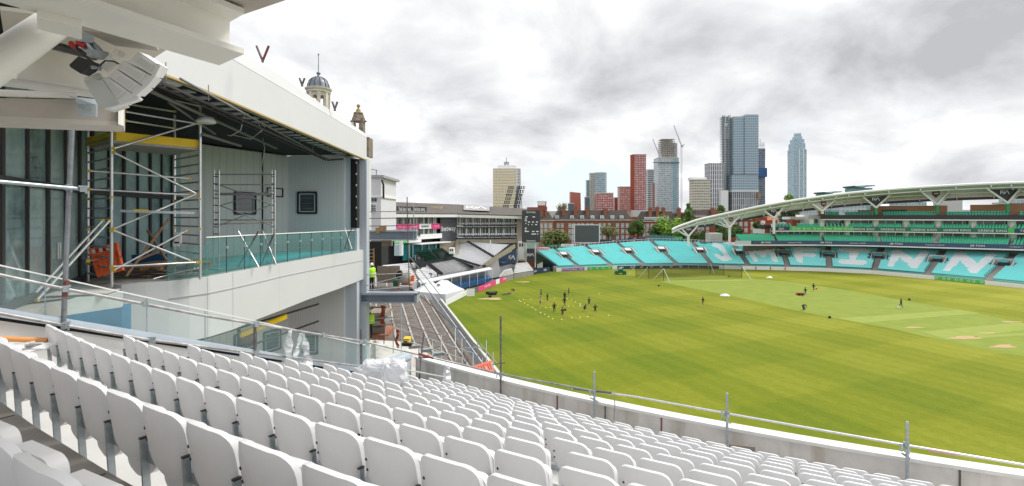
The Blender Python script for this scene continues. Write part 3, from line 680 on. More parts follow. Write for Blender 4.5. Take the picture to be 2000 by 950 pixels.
# open slab edge, pale strip and blue tarp left of the spandrel
e0_=P(238,0,13.6); e1_=P(-60,0,10.9)
def at(p,z): return V(p.x,p.y,z)
MB().slab([at(e1_,FL-.40),at(e0_,FL-.40)],[at(e1_,FL-.02),at(e0_,FL-.02)],V(-.2,.3,0)).build('slab_edge',mat('slab_edge',(.56,.60,.57),.8,var=.1),nb)
MB().slab([at(e1_,FL-2.2),at(e0_,FL-2.2)],[at(e1_,FL-.4),at(e0_,FL-.4)],V(-.2,.6,0)).build('lower_wall',mat('lower_wall_blue',(.012,.13,.27),.5,var=.3,vscale=1.3),nb)
# facade walls grey
CZ=H+3.36
def wallseg(a,c_,z0,z1,m,name='wall',t=.25,par_=nb):
    a=V(a[0],a[1],0);c_=V(c_[0],c_[1],0); d=(c_-a).normalized(); nrm_=V(-d.y,d.x,0)
    return MB().slab([at(a,z0),at(c_,z0)],[at(a,z1),at(c_,z1)],nrm_*t).build(name,m,par_)
gp=mat('grey_clad',(.70,.69,.67),.55,var=.05,vscale=.4)
w1a,w1b=wall[3],wall[4]; w2b=wall[5]
wallseg(w1a,w1b,8.2,CZ,gp); 
wallseg(w1b,w2b,8.2,CZ,mat('grey_clad_light',(.80,.795,.79),.5,var=.05,vscale=.4))
def wpt(a,c_,px):    # point of wall line a-c under photo column px
    k=(px-1000)/1000; d=c_-a; t=(k*a.y-a.x)/(d.x-k*d.y); return a+d*t
# board joints on the walls
b=MB()
for i in range(1,22):
    p=wpt(w1b,w2b,562+i*5); b.beam(at(p,8.3)+V(0,-.004,0),at(p,CZ)+V(0,-.004,0),.012,.006,up=(0,1,0))
b.build('cladding_joint',mat('joint_dark2',(.58,.57,.56),.7),nb)
b=MB()
for i in range(1,16):
    p=w1a.lerp(w1b,i/16); b.beam(at(p,8.3)+V(.003,-.004,0),at(p,CZ)+V(.003,-.004,0),.012,.006,up=(0,1,0))
b.build('cladding_joint',mat('joint_dark3',(.52,.51,.50),.7),nb)
def windowq(px0,px1,py0,py1,a,c_,label=None):
    p=wpt(a,c_,px0); q=wpt(a,c_,px1); z1=H-(py0-420)/1000*p.y; z0=H-(py1-420)/1000*p.y; off=V(.02,-.06,0)
    b=MB(); u=.09
    for s_,e_ in ((at(p,z0),at(q,z0)),(at(p,z1),at(q,z1)),(at(p,z0),at(p,z1)),(at(q,z0),at(q,z1))): b.beam(s_+off,e_+off,u,u,up=(0,1,0) if abs((e_-s_).z)>.1 else (0,0,1))
    f=b.build('window',M['dark'],nb)
    b=MB(); b.add([at(p,z0)+off*.6,at(q,z0)+off*.6,at(q,z1)+off*.6,at(p,z1)+off*.6],[(0,1,2,3)]); b.build('pane',M['win'],f)
    b=MB(); d=(q-p).normalized()*.10
    for s_,e_ in ((at(p+d,z0+.1),at(q-d,z0+.1)),(at(p+d,z1-.1),at(q-d,z1-.1)),(at(p+d,z0+.1),at(p+d,z1-.1)),(at(q-d,z0+.1),at(q-d,z1-.1))): b.beam(s_+off*1.1,e_+off*1.1,.05,.05,up=(0,1,0) if abs((e_-s_).z)>.1 else (0,0,1))
    b.build('inner_frame',M['bluegrey'],f)
    b=MB()
    for k in range(1,4): zq=z0+(z1-z0)*k/4.2; b.beam(at(p+d*2,zq)+off*.8,at(q-d*2,zq)+off*.8,.03,.02)
    b.build('blind',M['ply'],f)
windowq(459,499,376,418,w1a,w1b); windowq(582,618,376,417,w1b,w2b); windowq(592,620,650,690,w1b,w2b)
windowq(459,500,655,690,w1a,w1b); windowq(516,548,650,690,w1a,w1b)
b=MB(); p=wpt(w1a,w1b,523);q=wpt(w1a,w1b,553)
for z in (16.98+.55+.5,16.98+.55+.95): b.beam(at(p,z)+V(.02,-.08,0),at(q,z)+V(.02,-.08,0),.05,.05)
for s_ in (p,q): b.beam(at(s_,18.0)+V(.02,-.08,0),at(s_,18.5)+V(.02,-.08,0),.05,.05,up=(0,1,0))
b.build('slot_opening',M['black'],nb)
# conduit down the wall
for px in (513,): p=wpt(w1a,w1b,px); MB().beam(at(p,FL)+V(.02,-.05,0),at(p,CZ)+V(.02,-.05,0),.06,.05,up=(0,1,0)).build('conduit',M['dark'],nb)
# jamb strips and corner column
def vpanel(x0,x1,D,z0,z1,m,name,t=.5):
    a=P(x0,0,D); c_=P(x1,0,D); MB().box(((a.x+c_.x)/2,D+t/2,(z0+z1)/2),(c_.x-a.x,t,z1-z0)).build(name,m,nb)
vpanel(671,685,29.3,8.2,H+3.3,M['bluegrey'],'jamb'); vpanel(685,697,29.25,H-.75,H+3.2,M['black'],'membrane_strip'); vpanel(685,697,29.3,8.2,H-.75,M['bluegrey'],'jamb')
vpanel(697.5,716,30.2,3,H+3.3,M['bluegrey'],'corner_column',.6)
b=MB()
for i in range(7): b.box(P(696,318+i*22,29.2),(.05,.03,.1))
b.build('fixing_clip',M['white'],nb)
# glazed wall with dark frames
gz=[V(-8.6,6.5,0),V(-10.8,10.8,0),V(-13.9,16.9,0),V(-15.2,23.5,0)]
for a,c_,n_ in ((gz[1],gz[2],5),(gz[2],gz[3],7),(gz[0],gz[1],4)):
    wallseg(a,c_,H-2.05,CZ+.0,M['black'],'wall_core',.3) if False else None
    d=(c_-a); ln=d.length; d.normalize(); nn=V(d.y,-d.x,0)  # toward camera side
    if nn.dot(-a)<0: nn=-nn
    for i in range(n_):
        p=a+d*ln*i/n_; q=a+d*ln*(i+1)/n_
        tr=H+.75
        for z0,z1,k in ((FL+.12,tr-.08,0),(tr+.08,CZ-.35,1)):
            b=MB(); b.add([at(p,z0),at(q,z0),at(q,z1),at(p,z1)],[(0,1,2,3)]); b.build('window_pane',M['curtain'] if (i*3+k)%4 else M['curtain2'] if 'curtain2' in M else M['curtain'],nb)
        MB().beam(at(p,FL)+nn*.04,at(p,CZ)+nn*.04,.05,.08 if i%2 else .15,up=(d.x,d.y,0)).build('mullion',M['dark'],nb)
    for z,hh in ((FL+.08,.18),(H+.75,.16),(CZ-.2,.4)): MB().beam(at(a,z)+nn*.05,at(c_,z)+nn*.05,.12,hh).build('transom',M['dark'],nb)
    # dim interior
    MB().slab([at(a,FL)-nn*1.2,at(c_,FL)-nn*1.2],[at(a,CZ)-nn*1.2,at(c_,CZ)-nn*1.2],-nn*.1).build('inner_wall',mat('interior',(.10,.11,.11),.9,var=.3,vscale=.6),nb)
M['handle']=M['alu']
for px in (113,117): 
    p=wpt(gz[1],gz[2],px); MB().tube([at(p,H-.75)+V(.12,-.12,0),at(p,H-1.2)+V(.12,-.12,0)],.02,8).build('door_handle',M['alu'],nb)
# fascia
FX=[(235,108,-12,-60),(310,140,32,-5),(360,159,62,25),(405,177,88,54),(470,205,126,95),(560,244,178,151),(640,278.5,225,208),(716,312,269,260)]
fl=[];fs_=[];ft=[]
for x,y0,y1,y2 in FX:
    D=3.3/((420-y0)/1000); fl.append(P(x,y0,D)); fs_.append(P(x,y1,D)); ft.append(P(x,y2,D)+V(-.05,0,0))
MB().slab(fl,fs_,V(-.3,.1,0)).build('fascia',M['panel'],nb)
MB().slab([p+V(-.03,0,.035) for p in fs_],[p+V(-.08,.02,.0) for p in ft],V(-.3,.1,0)).build('parapet_band',M['panel'],nb)
MB().slab([p+V(-.10,0,0) for p in fs_],[p+V(-.10,0,.04) for p in fs_],V(-.2,.1,0)).build('fascia_joint',M['seam'],nb)
MB().slab([p+V(0.01,-.01,-.05) for p in fl],[p+V(.01,-.01,0) for p in fl],V(-.12,0,0)).build('fascia_trim',mat('trim_ochre',(.50,.36,.14),.6),nb)
# black soffit
sf=[V(p.x-.2,p.y,CZ+.1) for p in fl]; sf=[V(-7.5,8,CZ+.1)]+sf+[V(-8.9,30.8,CZ+.1)]+[V(p.x-.5,p.y+.3,CZ+.1) for p in wall[::-1]]
MB().prism(sf,(0,0,0),(0,0,.6)).build('soffit',M['black'],nb)
MB().prism([V(p.x,p.y,0) for p in sf],(0,0,CZ+.9),(0,0,CZ+1.1)).build('roof_deck',M['rooff'],nb)
# soffit tiles along the fascia
for i in range(22):
    t=i/21; yD=12.3+t*15.7; px=interp([(p.y,p.x) for p in fl],yD)[0]; q=V(px-.75,yD,CZ-.04)
    MB().box(q,(.5,.30,.03),R_(-8)).build('soffit_tile',M['litp'],nb)
# services under soffit
b=MB(); a=P(298,158,11.6); c_=P(640,313,27.8)
for s_ in (-.12,.12): b.beam(a+V(s_,0,0),c_+V(s_,0,0),.05,.06)
for i in range(40): q=a.lerp(c_,i/40); b.beam(q+V(-.12,0,0),q+V(.12,0,0),.02,.02)
b.beam(c_,P(670,311,28.5),.12,.1); b.build('cable_tray',M['dark'],nb)
b=MB(); b.tube([a+V(.5,.2,.1),c_+V(.4,-3,.1)],.03,6); b.tube([a+V(-.6,.2,.0),P(540,290,24)],.05,6)
for i in range(7): q=a.lerp(c_,i/8)+V(.3,0,0); b.tube([q,at(q,CZ+.1)],.012,5)
b.tube([P(395,262,16),P(470,285,20)],.05,6).tube([P(330,200,14),P(420,262,18)],.04,6); b.build('service_pipe',mat('service_grey',(.22,.22,.23),.5,.3),nb)
for ci,pts in enumerate(([P(428,288,21),P(432,310,21),P(424,340,21)],[P(513,270,22),P(517,290,22),P(510,330,22),P(515,345,22)],[P(478,224,17),P(470,255,17.5),P(450,266,17.5),P(445,264,17.5)],[P(500,232,18),P(512,255,18),P(490,272,18),P(455,264,18)])):
    tag(MB().tube(pts,.018,6).build('loose_cable',M['cablew']),'thin white loose cable below the black soffit, %s'%['straight drop left of the grey corner','long drop beside the conduit','short loop nearest the fascia','wide loop by the tray'][ci],'cable','loose cables under the soffit')
for q in (P(402,236,16),P(330,160,13)): 
    b=MB(); b.lathe(q,[(.0,.12),(.22,.1),(.3,-.05),(.25,-.08)],10); b.build('pendant_dish',M['white'],nb)
# block behind to close the building
MB().prism([V(-15.6,24,0),V(-20,24,0),V(-20,40,0),V(-11,40,0),V(-9.3,30.9,0),V(-9.6,29.9,0),V(-12.9,30.2,0)],(0,0,0),(0,0,CZ+.9)).build('rear_block',gp,nb)
# lower storey back and under-terrace beams
MB().beam(P(470,655,20),P(559,618,22.8),.08,.20).build('yellow_beam',M['toey'],nb)
b=MB(); 
for z in (11.4,12.3,13.2): b.beam(V(-12.2,17,z),V(-10.2,27,z),.06,.08)
b.beam(V(-12.2,17,10),V(-12.2,17,14),.1,.1).beam(V(-11.2,21,10),V(-11.2,21,14),.1,.1); b.build('lower_railing',M['dark'],nb)
MB().slab([V(-16,13,8),V(-15,24,8)],[V(-16,13,FL-.4),V(-15,24,FL-.4)],V(-.2,0,0)).build('lower_back_wall',mat('lower_back',(.09,.11,.11),.6,var=.3,vscale=.7),nb)
MB().prism([V(-16,10,0),V(-9,12,0),V(-8.6,31,0),V(-16,31,0)],(0,0,7.8),(0,0,8.2)).build('lower_floor',M['concd'],nb)
# glass balustrade of the terrace
bal=thing('terrace_balustrade','green tinted glass balustrade along the curved white balcony','balustrade',tuple(hi[4]))
xs=[408,448,483,514,541,566,590,612,633,652,669,684,698]; tp=[]
for i,x in enumerate(xs):
    D=interp([(a_[0],p.y) for a_,p in zip(SPX,hi)],x)[0]; X=(x-1000)/1000*D; bz=H-2.05+.0; tp.append((V(X-.1,D,bz),V(X-.1,D,H-(interp([(408,464),(500,459),(698,450)],x)[0]-420)/1000*D)))
for i in range(len(tp)-1):
    MB().slab([tp[i][0]+V(0,.015,0),tp[i+1][0]-V(0,.015,0)],[tp[i][1]+V(0,.015,0),tp[i+1][1]-V(0,.015,0)],V(-.02,0,0)).build('glass_panel',M['glassg'],bal)
    MB().beam(tp[i+1][0],tp[i+1][1],.02).build('joint',M['dark'],bal)
    MB().box(tp[i+1][1].lerp(tp[i+1][0],.3)+V(.03,-.02,0),(.08,.02,.08)).build('sticker',M['white'],bal)
b=MB()
for i in range(len(tp)-1): b.beam(tp[i][1],tp[i+1][1],.05,.04)
b.build('top_rail',M['white'],bal)
bal2=thing('terrace_balustrade','low clear glass balustrade between the tall scaffold tower and the tinted panels','balustrade',tuple(hi[2]))
for x0,x1,yt in ((327,366,492),(366,408,488)):
    D0=interp([(a_[0],p.y) for a_,p in zip(SPX,hi)],x0)[0]; D1=interp([(a_[0],p.y) for a_,p in zip(SPX,hi)],x1)[0]
    a=P(x0,0,D0);c_=P(x1,0,D1); MB().slab([at(a,FL),at(c_,FL)],[at(a,H-(yt-28-420)/1000*D0-.3),at(c_,H-(yt-28-420)/1000*D1-.3)],V(-.02,0,0)).build('glass_panel',M['glassg'],bal2)

# ---- mobile scaffold tower (aluminium) at D~14.5
tw=thing('scaffold_tower','tall aluminium scaffold tower with yellow toe boards on the open terrace','scaffold tower',(-11.5,15,FL))
Dn,Df=14.1,15.6
nf=P(218,0,14.6); nr=P(391,0,16.3); ff=P(172,0,15.8); fr_=P(341,0,17.7)
corners=dict(a=nf,b=nr,c=ff,d=fr_); tops=dict(a=238,b=198,c=243,d=210)
for k,p in corners.items():
    zt_=H-(tops[k]-420)/1000*p.y
    MB().tube([at(p,FL),at(p,zt_)],.042,10).build('standard',M['alu'],tw)
    for z in (FL+.55,FL+1.6,FL+2.55,zt_-.1): MB().box(at(p,z),(.08,.08,.06),.3).build('clip',M['yel'],tw)
b=MB()
for p,q in ((nf,ff),(nr,fr_)):
    z=FL+.25
    while z<H+2.3: b.tube([at(p,z),at(q,z)],.028,6); z+=.285
b.build('ladder_rungs',mat('rung_grey',(.38,.40,.41),.45,.5),tw)
def tb(x0,y0,x1,y1,D0,D1,r=.030):
    MB().tube([P(x0,y0,D0),P(x1,y1,D1)],r,8).build('brace',M['alu'],tw)
    MB().box(P(x0,y0,D0),(.07,.07,.07),.3).build('clip',M['yel'],tw); MB().box(P(x1,y1,D1),(.07,.07,.07),.3).build('clip',M['yel'],tw)
nD,rD=14.5,16.2
for a_ in ((222,290,389,240),(222,298,384,379),(222,447,384,379),(220,450,373,510),(175,334,370,349),(175,370,372,381),(172,510,215,504),(220,521,384,513),(222,528,366,450),(245,218,391,243),(245,203,341,218),(245,236,341,251),(270,178,391,208)):
    tb(*a_,nD,rD)
tb(200,431,57,586,14.2,12.3,.036); tb(214,431,72,587,14.0,12.2,.036)
# platforms
def plat(y0,y1,x0=176,x1=386,m=M['alu'],th=.06):
    pts=[P(222,y0,14.2),P(386,y1,14.95)]; z=pts[0].z
    return z
zp=H+2.13
MB().prism([at(nf,zp)+V(0,.05,0),at(nr,zp)+V(-.05,.05,0),at(fr_,zp),at(ff,zp)+V(.05,0,0)],(0,0,-.07),(0,0,0)).build('platform',mat('platform_ply',(.42,.40,.38),.7,var=.15),tw)
def toe(p,q,z0,z1): MB().slab([at(p,z0),at(q,z0)],[at(p,z1),at(q,z1)],V(.02,.03,0)).build('toe_board',M['toey'],tw)
toe(nf+V(.05,.1,0),nr+V(-.05,.1,0),zp,zp+.26); toe(ff+V(.02,-.05,0),nf+V(0,.1,0),zp,zp+.26); toe(ff+V(.1,.0,0),fr_,zp,zp+.26)
z2=H+.12
MB().prism([P(235,410,14.6),P(372,414,15.2),P(372,414,15.6)+V(0,.2,0),P(235,410,15)+V(0,.2,0)],(0,0,-.07),(0,0,0)).build('platform',M['alu'],tw)
MB().slab([P(262,412,14.55),P(290,413,14.7)],[P(262,409,14.55),P(290,410,14.7)],V(0,-.01,0)).build('yellow_label',M['yel'],tw)
b=MB(); b.box(P(347,465,16.0),(.22,.02,.35)).box(P(344,477,16.0),(.2,.02,.14)); b.build('tag_sign',M['white'],tw)
# second tower
t2=thing('scaffold_tower','low grey scaffold frame standing before the grey wall window','scaffold tower',(-11,21,FL))
for x,D in ((418,20.5),(428,19.6),(531,21.6),(537,20.8)): MB().tube([at(P(x,0,D),FL),P(x,333,D)],.03,8).build('standard',M['alu'],t2)
b=MB()
for y in (341,361,381,378): b.tube([P(428,y,19.6),P(531,y,20.9)],.025,6)
for y in (341,361,380,430): b.tube([P(418,y,20.5),P(537,y,21.6)],.025,6)
z=345
while z<470:
    b.tube([P(418,z,20.5),P(428,z+1,19.6)],.02,6).tube([P(531,z,21.6),P(537,z+1,20.8)],.02,6); z+=14
b.tube([P(430,362,19.6),P(530,400,20.9)],.022,6).tube([P(430,402,19.6),P(530,372,20.9)],.022,6).tube([P(430,402,19.6),P(530,440,20.9)],.022,6).tube([P(430,440,19.6),P(530,400,20.9)],.022,6); b.build('brace',mat('tube_mid',(.20,.20,.21),.5,.4),t2)
MB().prism([P(428,437,19.6),P(531,434,20.9),P(537,434,21.6),P(418,437,20.5)],(0,0,-.05),(0,0,0)).build('platform',M['ply'],t2)
def xbrace(px,py0,py1,w,D,label):
    t=thing('crossed_tubes',label,'scaffold tube',tuple(P(px,py1,D)),'crossed tubes leaning behind the glass')
    MB().tube([P(px-w,py0,D),P(px+w,py1,D-.3)],.03,8).build('pipe',M['alu'],t); MB().tube([P(px+w,py0,D),P(px-w,py1,D-.3)],.03,8).build('pipe',M['tubed'],t)
xbrace(485,452,522,20,19.8,'left pair of crossed tubes standing behind the tinted glass'); xbrace(525,448,516,14,21,'right pair of crossed tubes standing behind the tinted glass'); xbrace(680,446,487,7,27,'far pair of crossed tubes standing by the black wall strip')
# orange barrier leaning
ob=thing('plastic_barrier','orange pedestrian barrier with white and red reflective squares leaning by the tower','barrier',tuple(P(205,540,15.2)))
tl,tr,br,bl=P(172,486,15.3),P(227,474,15.4),P(239,528,15.2),P(190,543,15.0)
def bil(u,v): return tl.lerp(tr,u).lerp(bl.lerp(br,u),v)
b=MB(); TH=V(.02,.07,0)
def cell(u0,u1,v0,v1): b.prism([bil(u0,v0),bil(u1,v0),bil(u1,v1),bil(u0,v1)],(0,0,0),TH)
cell(0,1,0,.30); cell(0,1,.48,.56); cell(0,1,.80,1)
for i in range(6): cell(i*.18,i*.18+.09,.30,.80)
cell(.9,1,.3,.8); b.build('barrier_body',M['orange'],ob)
for i,(u,c_) in enumerate(((.1,'white'),(.36,'white'),(.62,'white'),(.23,'red'),(.5,'red'))):
    MB().prism([bil(u,.06),bil(u+.12,.06),bil(u+.12,.2),bil(u,.2)],V(0,-.012,0),(0,0,0)).build('reflective_patch',M[c_],ob)
MB().box(P(193,540,15.3),(.2,.5,.06),.4).box(P(228,532,15.5),(.2,.5,.06),.4).build('barrier_foot',M['blackp'],ob)
# timber, pallets, boards on terrace
def pallet(c,rz,label):
    t=thing('timber_pallet',label,'pallet',tuple(c)); b=MB(); Rm=Matrix.Rotation(rz,3,'Z')
    for i in range(6): b.box(Vector(c)+Rm@V(0,-.45+i*.18,.13),(1.1,.12,.02),rz)
    b.build('deck_boards',M['timber'],t); b=MB()
    for i in (-.48,0,.48): b.box(Vector(c)+Rm@V(i,0,.06),(.1,.95,.11),rz)
    b.build('bearers',M['timber'],t)
pallet(P(288,526,17.0)-V(0,0,.02),.3,'timber pallet lying near the glazed wall'); pallet(P(318,520,17.6),.1,'timber pallet beyond the first one, by the glass'); pallet(P(370,520,17.2),.7,'timber pallet right of the scaffold tower legs')
for i,(a_,c_) in enumerate((((246,540,15.8),(330,428,16.8)),((270,508,16.6),(325,485,17.4)),((288,450,17),(325,508,16.6)))):
    tag(MB().beam(P(*a_),P(*c_),.04,.07).build('timber_prop',M['timber']),['long raking timber prop leaning through the scaffold tower','short brown timber prop leaning behind the tower','thin timber prop crossing the long raking one'][i],'timber')
for i in range(9):
    x=240+i*19; y=536+random.uniform(-6,4)-i*1.5; p=P(x,y,0.001)
    D=2.0/((y-420)/1000); tag(MB().box(P(x,y,D),(1.3+random.random(),.16,.03),random.uniform(-.5,.5)).build('scaffold_board',M['timber'] if i%2 else M['ply']),'%s loose board from the left on the terrace floor'%ORD[i],'board','loose boards on the terrace floor')
tag(MB().box(P(150,572,13.3),(1.6,.9,.02),.3).build('flat_sheet',M['conc']),'pale flat board lying near the terrace edge','board')
tag(MB().box(P(300,505,18.5),(1.2,.5,.3),.1).build('blue_crate',M['blue']),'blue and white bundle resting on the pallets behind the tower','bundle')
b=MB()
for i in range(14): b.tube([P(300+i*8,545-i*2,15.6+i*.12),P(345+i*6,532-i*1.2,16.2)],.02,5) if i<8 else None
tag(b.build('tube_bundle',M['alu']),'bundle of thin tubes lying at the foot of the glass','tube bundle')
# V tubes on roof
for (x,y,h_,n_) in ((513,118,28,'furthest left'),(590,165,12,'beside the dome'),(654,213,14,'right of the dome'),):
    D=15 if x==513 else 24
    t=thing('roof_prop_tubes','pair of short steel tubes forming a V on the roof edge, %s'%n_,'tubes',tuple(P(x,y,D)))
    s_=12 if x==513 else 5
    MB().tube([P(x+1,y+4,D),P(x-s_,y-h_,D)],.035 if D==15 else .05,8).build('pipe',M['tubed'],t); MB().tube([P(x-1,y+4,D),P(x+s_,y-h_,D)],.035 if D==15 else .05,8).build('pipe',M['tuberust'] if D==15 else M['tubed'],t)
# ---- dome cupola and stone pinnacle of the old pavilion
cu=thing('domed_cupola','white arcaded cupola with ribbed lead dome and finial behind the roof','cupola',tuple(P(622,230,60)))
c=P(622,205,60); s=.06
prof=lambda pts:[(r*s,(205-y)*s) for r,y in pts]
for i in range(8):
    t=2*math.pi*i/8+.39; q=c+V(math.cos(t)*1.12,math.sin(t)*1.12,0); MB().box(q+V(0,0,-.1),(.36,.36,3.6),t).build('pier',M['stonew'],cu)
    t2_=t+math.pi/8; b=MB(); R1=1.30
    for k in range(6):
        al=math.pi*k/5; 
        cc=V(math.cos(t2_),math.sin(t2_),0)*1.1; tt=V(-math.sin(t2_),math.cos(t2_),0)
        if k<5: al2=math.pi*(k+1)/5; p0_=c+cc+tt*.31*math.cos(al)+V(0,0,.6+.38*math.sin(al)); p1_=c+cc+tt*.31*math.cos(al2)+V(0,0,.6+.38*math.sin(al2)); b.prism([p0_,p1_,V(p1_.x,p1_.y,c.z+1.4),V(p0_.x,p0_.y,c.z+1.4)],(0,0,0),-V(math.cos(t2_),math.sin(t2_),0)*.2)
    b.build('arch',M['stonew'],cu)
MB().lathe(c,[(1.28,1.3),(1.38,1.4),(1.32,1.55),(1.49,1.7),(1.53,1.85),(1.36,1.9)],24,False).build('cornice',M['stonew'],cu)
MB().lathe(c,[(1.25,1.88),(1.19,2.3),(1.02,2.72),(.72,3.03),(.40,3.2),(.12,3.26)],24).build('dome',M['lead'],cu)
b=MB()
for i in range(12):
    t=2*math.pi*i/12; b.tube([c+V(math.cos(t)*r,math.sin(t)*r,z) for r,z in ((1.26,1.9),(1.21,2.3),(1.04,2.74),(.74,3.05),(.36,3.24))],.04,5)
b.build('dome_rib',mat('lead_dark',(.05,.055,.07),.6),cu)
MB().lathe(c,[(.25,3.22),(.17,3.4),(.1,3.48),(.23,3.6),(.25,3.72),(.07,3.85),(.045,4.7),(.03,5.75),(.09,5.82),(.09,5.95),(.02,6.02)],10).build('finial',M['lead'],cu)
MB().lathe(c,[(1.7,-2),(1.7,-1.3),(1.5,-1.2)],16,False).build('base',M['stonew'],cu)
MB().lathe(c,[(.5,-1.2),(.5,-.4),(.3,0.0)],12).build('bell',M['lead'],cu)
pn=thing('stone_pinnacle','weathered stone chimney pinnacle with ball finial beside the white roof end','pinnacle',tuple(P(700,250,45)))
c=P(700,251,45); k=.045
MB().box(c+V(.32,0,-.1),(.36,.7,1.9)).build('pier',M['stone'],pn); MB().box(c+V(-.42,0,-.3),(.22,.7,1.6)).build('pier',M['stonew'],pn)
b=MB(); b.lathe(c+V(0,0,.0),[(.72,.55),(.75,.65),(.62,.72),(.5,1.05),(.42,1.3)],4,False); b.build('hood',M['stone'],pn)
MB().lathe(c,[(.42,1.3),(.42,1.38),(.2,1.4),(.22,1.6),(.1,1.72),(.06,1.8),(.15,1.88),(.17,1.98),(.1,2.1),(.02,2.13)],12).build('finial',mat('finial',(.32,.24,.12),.8),pn)
# old pavilion white bay and structure right of the column
ob2=thing('old_pavilion_end','white rendered end of the old pavilion with small paned window','building',tuple(P(732,460,46)))
def fbox(x0,x1,y0,y1,D,dp,m,name,par_): 
    a=P(x0,y1,D); c_=P(x1,y0,D); return MB().box(((a.x+c_.x)/2,D+dp/2,(a.z+c_.z)/2),(c_.x-a.x,dp,c_.z-a.z)).build(name,m,par_)
rend=mat('render_lilac',(.66,.65,.70),.7,var=.05)
fbox(690,744,345,452,46,6,rend,'wall',ob2); fbox(690,749,342,347,45.7,6.6,mat('parapet_cap',(.35,.35,.38),.7),'parapet_cap',ob2); fbox(690,746,382,386,45.9,6,M['white'],'string_course',ob2)
for x in (719,725,731): fbox(x,x+4,387,394,45.9,.2,M['win'],'window',ob2)
f=fbox(718,735,398,417,45.9,.15,M['white'],'window',ob2); fbox(719.5,733.5,399.5,415.5,45.85,.15,M['winb'],'pane',f)
b=MB()
for y in (403,408,412): b.beam(P(719,y,45.8),P(734,y,45.8),.05)
b.beam(P(726,399,45.8),P(726,416,45.8),.05); b.build('glazing_bar',M['dark'],f)
b=MB(); b.beam(P(746,352,45.5),P(749,362,45.5),.15).beam(P(749,362,45.5),P(749,388,45.5),.15); b.build('black_drape',M['blackp'],ob2)
b=MB(); b.beam(P(716,330,46),P(737,333,46),.05).beam(P(735,333,46),P(735,343,46),.05).beam(P(716,331,46),P(716,343,46),.05); b.build('roof_rail',M['dark'],ob2); fbox(719,723,328,343,46.2,.4,M['timber'],'timber_post',ob2)
fbox(715.5,720,268,306,33,1,M['stone'],'quoin',ob2)
fbox(560,690,170,470,62,10,M['brickl'],'rear_range',ob2) if False else None
# ================================================================== FAR SEATING helpers
FAR={}     # kind -> list of (pos, facing angle)
def patch(BL,BR,TR,TL,u,v): return BL.lerp(BR,u).lerp(TL.lerp(TR,u),v)
def ordw(n):
    if n<35: return ORD[n]
    T_={30:'thirt',40:'fort',50:'fift',60:'sixt',70:'sevent',80:'eight',90:'ninet'}; k=n+1; t=k//10*10
    if k>=100: return 'hundred-and-'+ORD[(k-101)%35] if k>100 else 'hundredth'
    return T_[t]+'ieth' if k%10==0 else T_[t]+'y-'+ORD[k%10-1]
def terrace(parent,BL,BR,TR,TL,n,kind,pitch=.55,skip=None,mm=None,kindf=None,base=-.0,blk=''):
    b=MB(); dv=1/n
    for r in range(n):
        v0=r*dv; v1=(r+1)*dv
        a=patch(BL,BR,TR,TL,0,v0); c_=patch(BL,BR,TR,TL,1,v0); d=patch(BL,BR,TR,TL,1,v1); e_=patch(BL,BR,TR,TL,0,v1)
        z0=(a.z,c_.z); z1=(e_.z,d.z)
        b.add([V(a.x,a.y,z0[0]),V(c_.x,c_.y,z0[1]),V(d.x,d.y,z0[1]),V(e_.x,e_.y,z0[0])],[(0,1,2,3)])
        b.add([V(e_.x,e_.y,z0[0]),V(d.x,d.y,z0[1]),V(d.x,d.y,z1[1]),V(e_.x,e_.y,z1[0])],[(0,1,2,3)])
        if kind:
            L_=(c_-a).length; m=max(1,int(L_/pitch)); nrm_=((a+c_)/2-(e_+d)/2); ang=math.atan2(nrm_.y,nrm_.x)-math.pi/2
            cnt=0
            for i in range(m):
                u=(i+.5)/m
                if skip and skip(u,v0): continue
                q=patch(BL,BR,TR,TL,u,v0+dv*.55); q.z=patch(BL,BR,TR,TL,u,v0).z
                FAR.setdefault(kindf(u,v0) if kindf else kind,[]).append((q,ang,'%s from left in the %s row, %s'%(ordw(cnt),ordw(r),blk))); cnt+=1
    # underside / closing sides
    b.add([BL,TL,V(TL.x,TL.y,base),V(BL.x,BL.y,base)],[(0,1,2,3)]); b.add([BR,V(BR.x,BR.y,base),V(TR.x,TR.y,base),TR],[(0,1,2,3)])
    b.add([TL,TR,V(TR.x,TR.y,base),V(TL.x,TL.y,base)],[(0,1,2,3)]); b.add([BL,BR,V(BR.x,BR.y,base),V(BL.x,BL.y,base)],[(0,1,2,3)])
    return b.build('terrace_step',mm or M['concd'],parent)
def seat_far(mb,q,ang,w=.47,sc=1):
    c,s_=math.cos(ang),math.sin(ang)
    def T(x,y,z):
        y*=sc; z*=sc; return V(q.x+c*x-s_*y,q.y+s_*x+c*y,q.z+z)
    h=w/2
    vs=[T(-h,-.04,.36),T(h,-.04,.36),T(h,-.14,.84),T(-h,-.14,.84),T(-h,.0,.36),T(h,.0,.36),T(h,-.10,.84),T(-h,-.10,.84),
        T(-h,0,.40),T(h,0,.40),T(h,.36,.44),T(-h,.36,.44),T(-h,0,.34),T(h,0,.34),T(h,.36,.38),T(-h,.36,.38)]
    mb.add(vs,[(0,1,2,3),(7,6,5,4),(3,2,6,7),(0,3,7,4),(2,1,5,6),(8,9,10,11),(15,14,13,12),(11,10,14,15),(8,11,15,12),(10,9,13,14)])
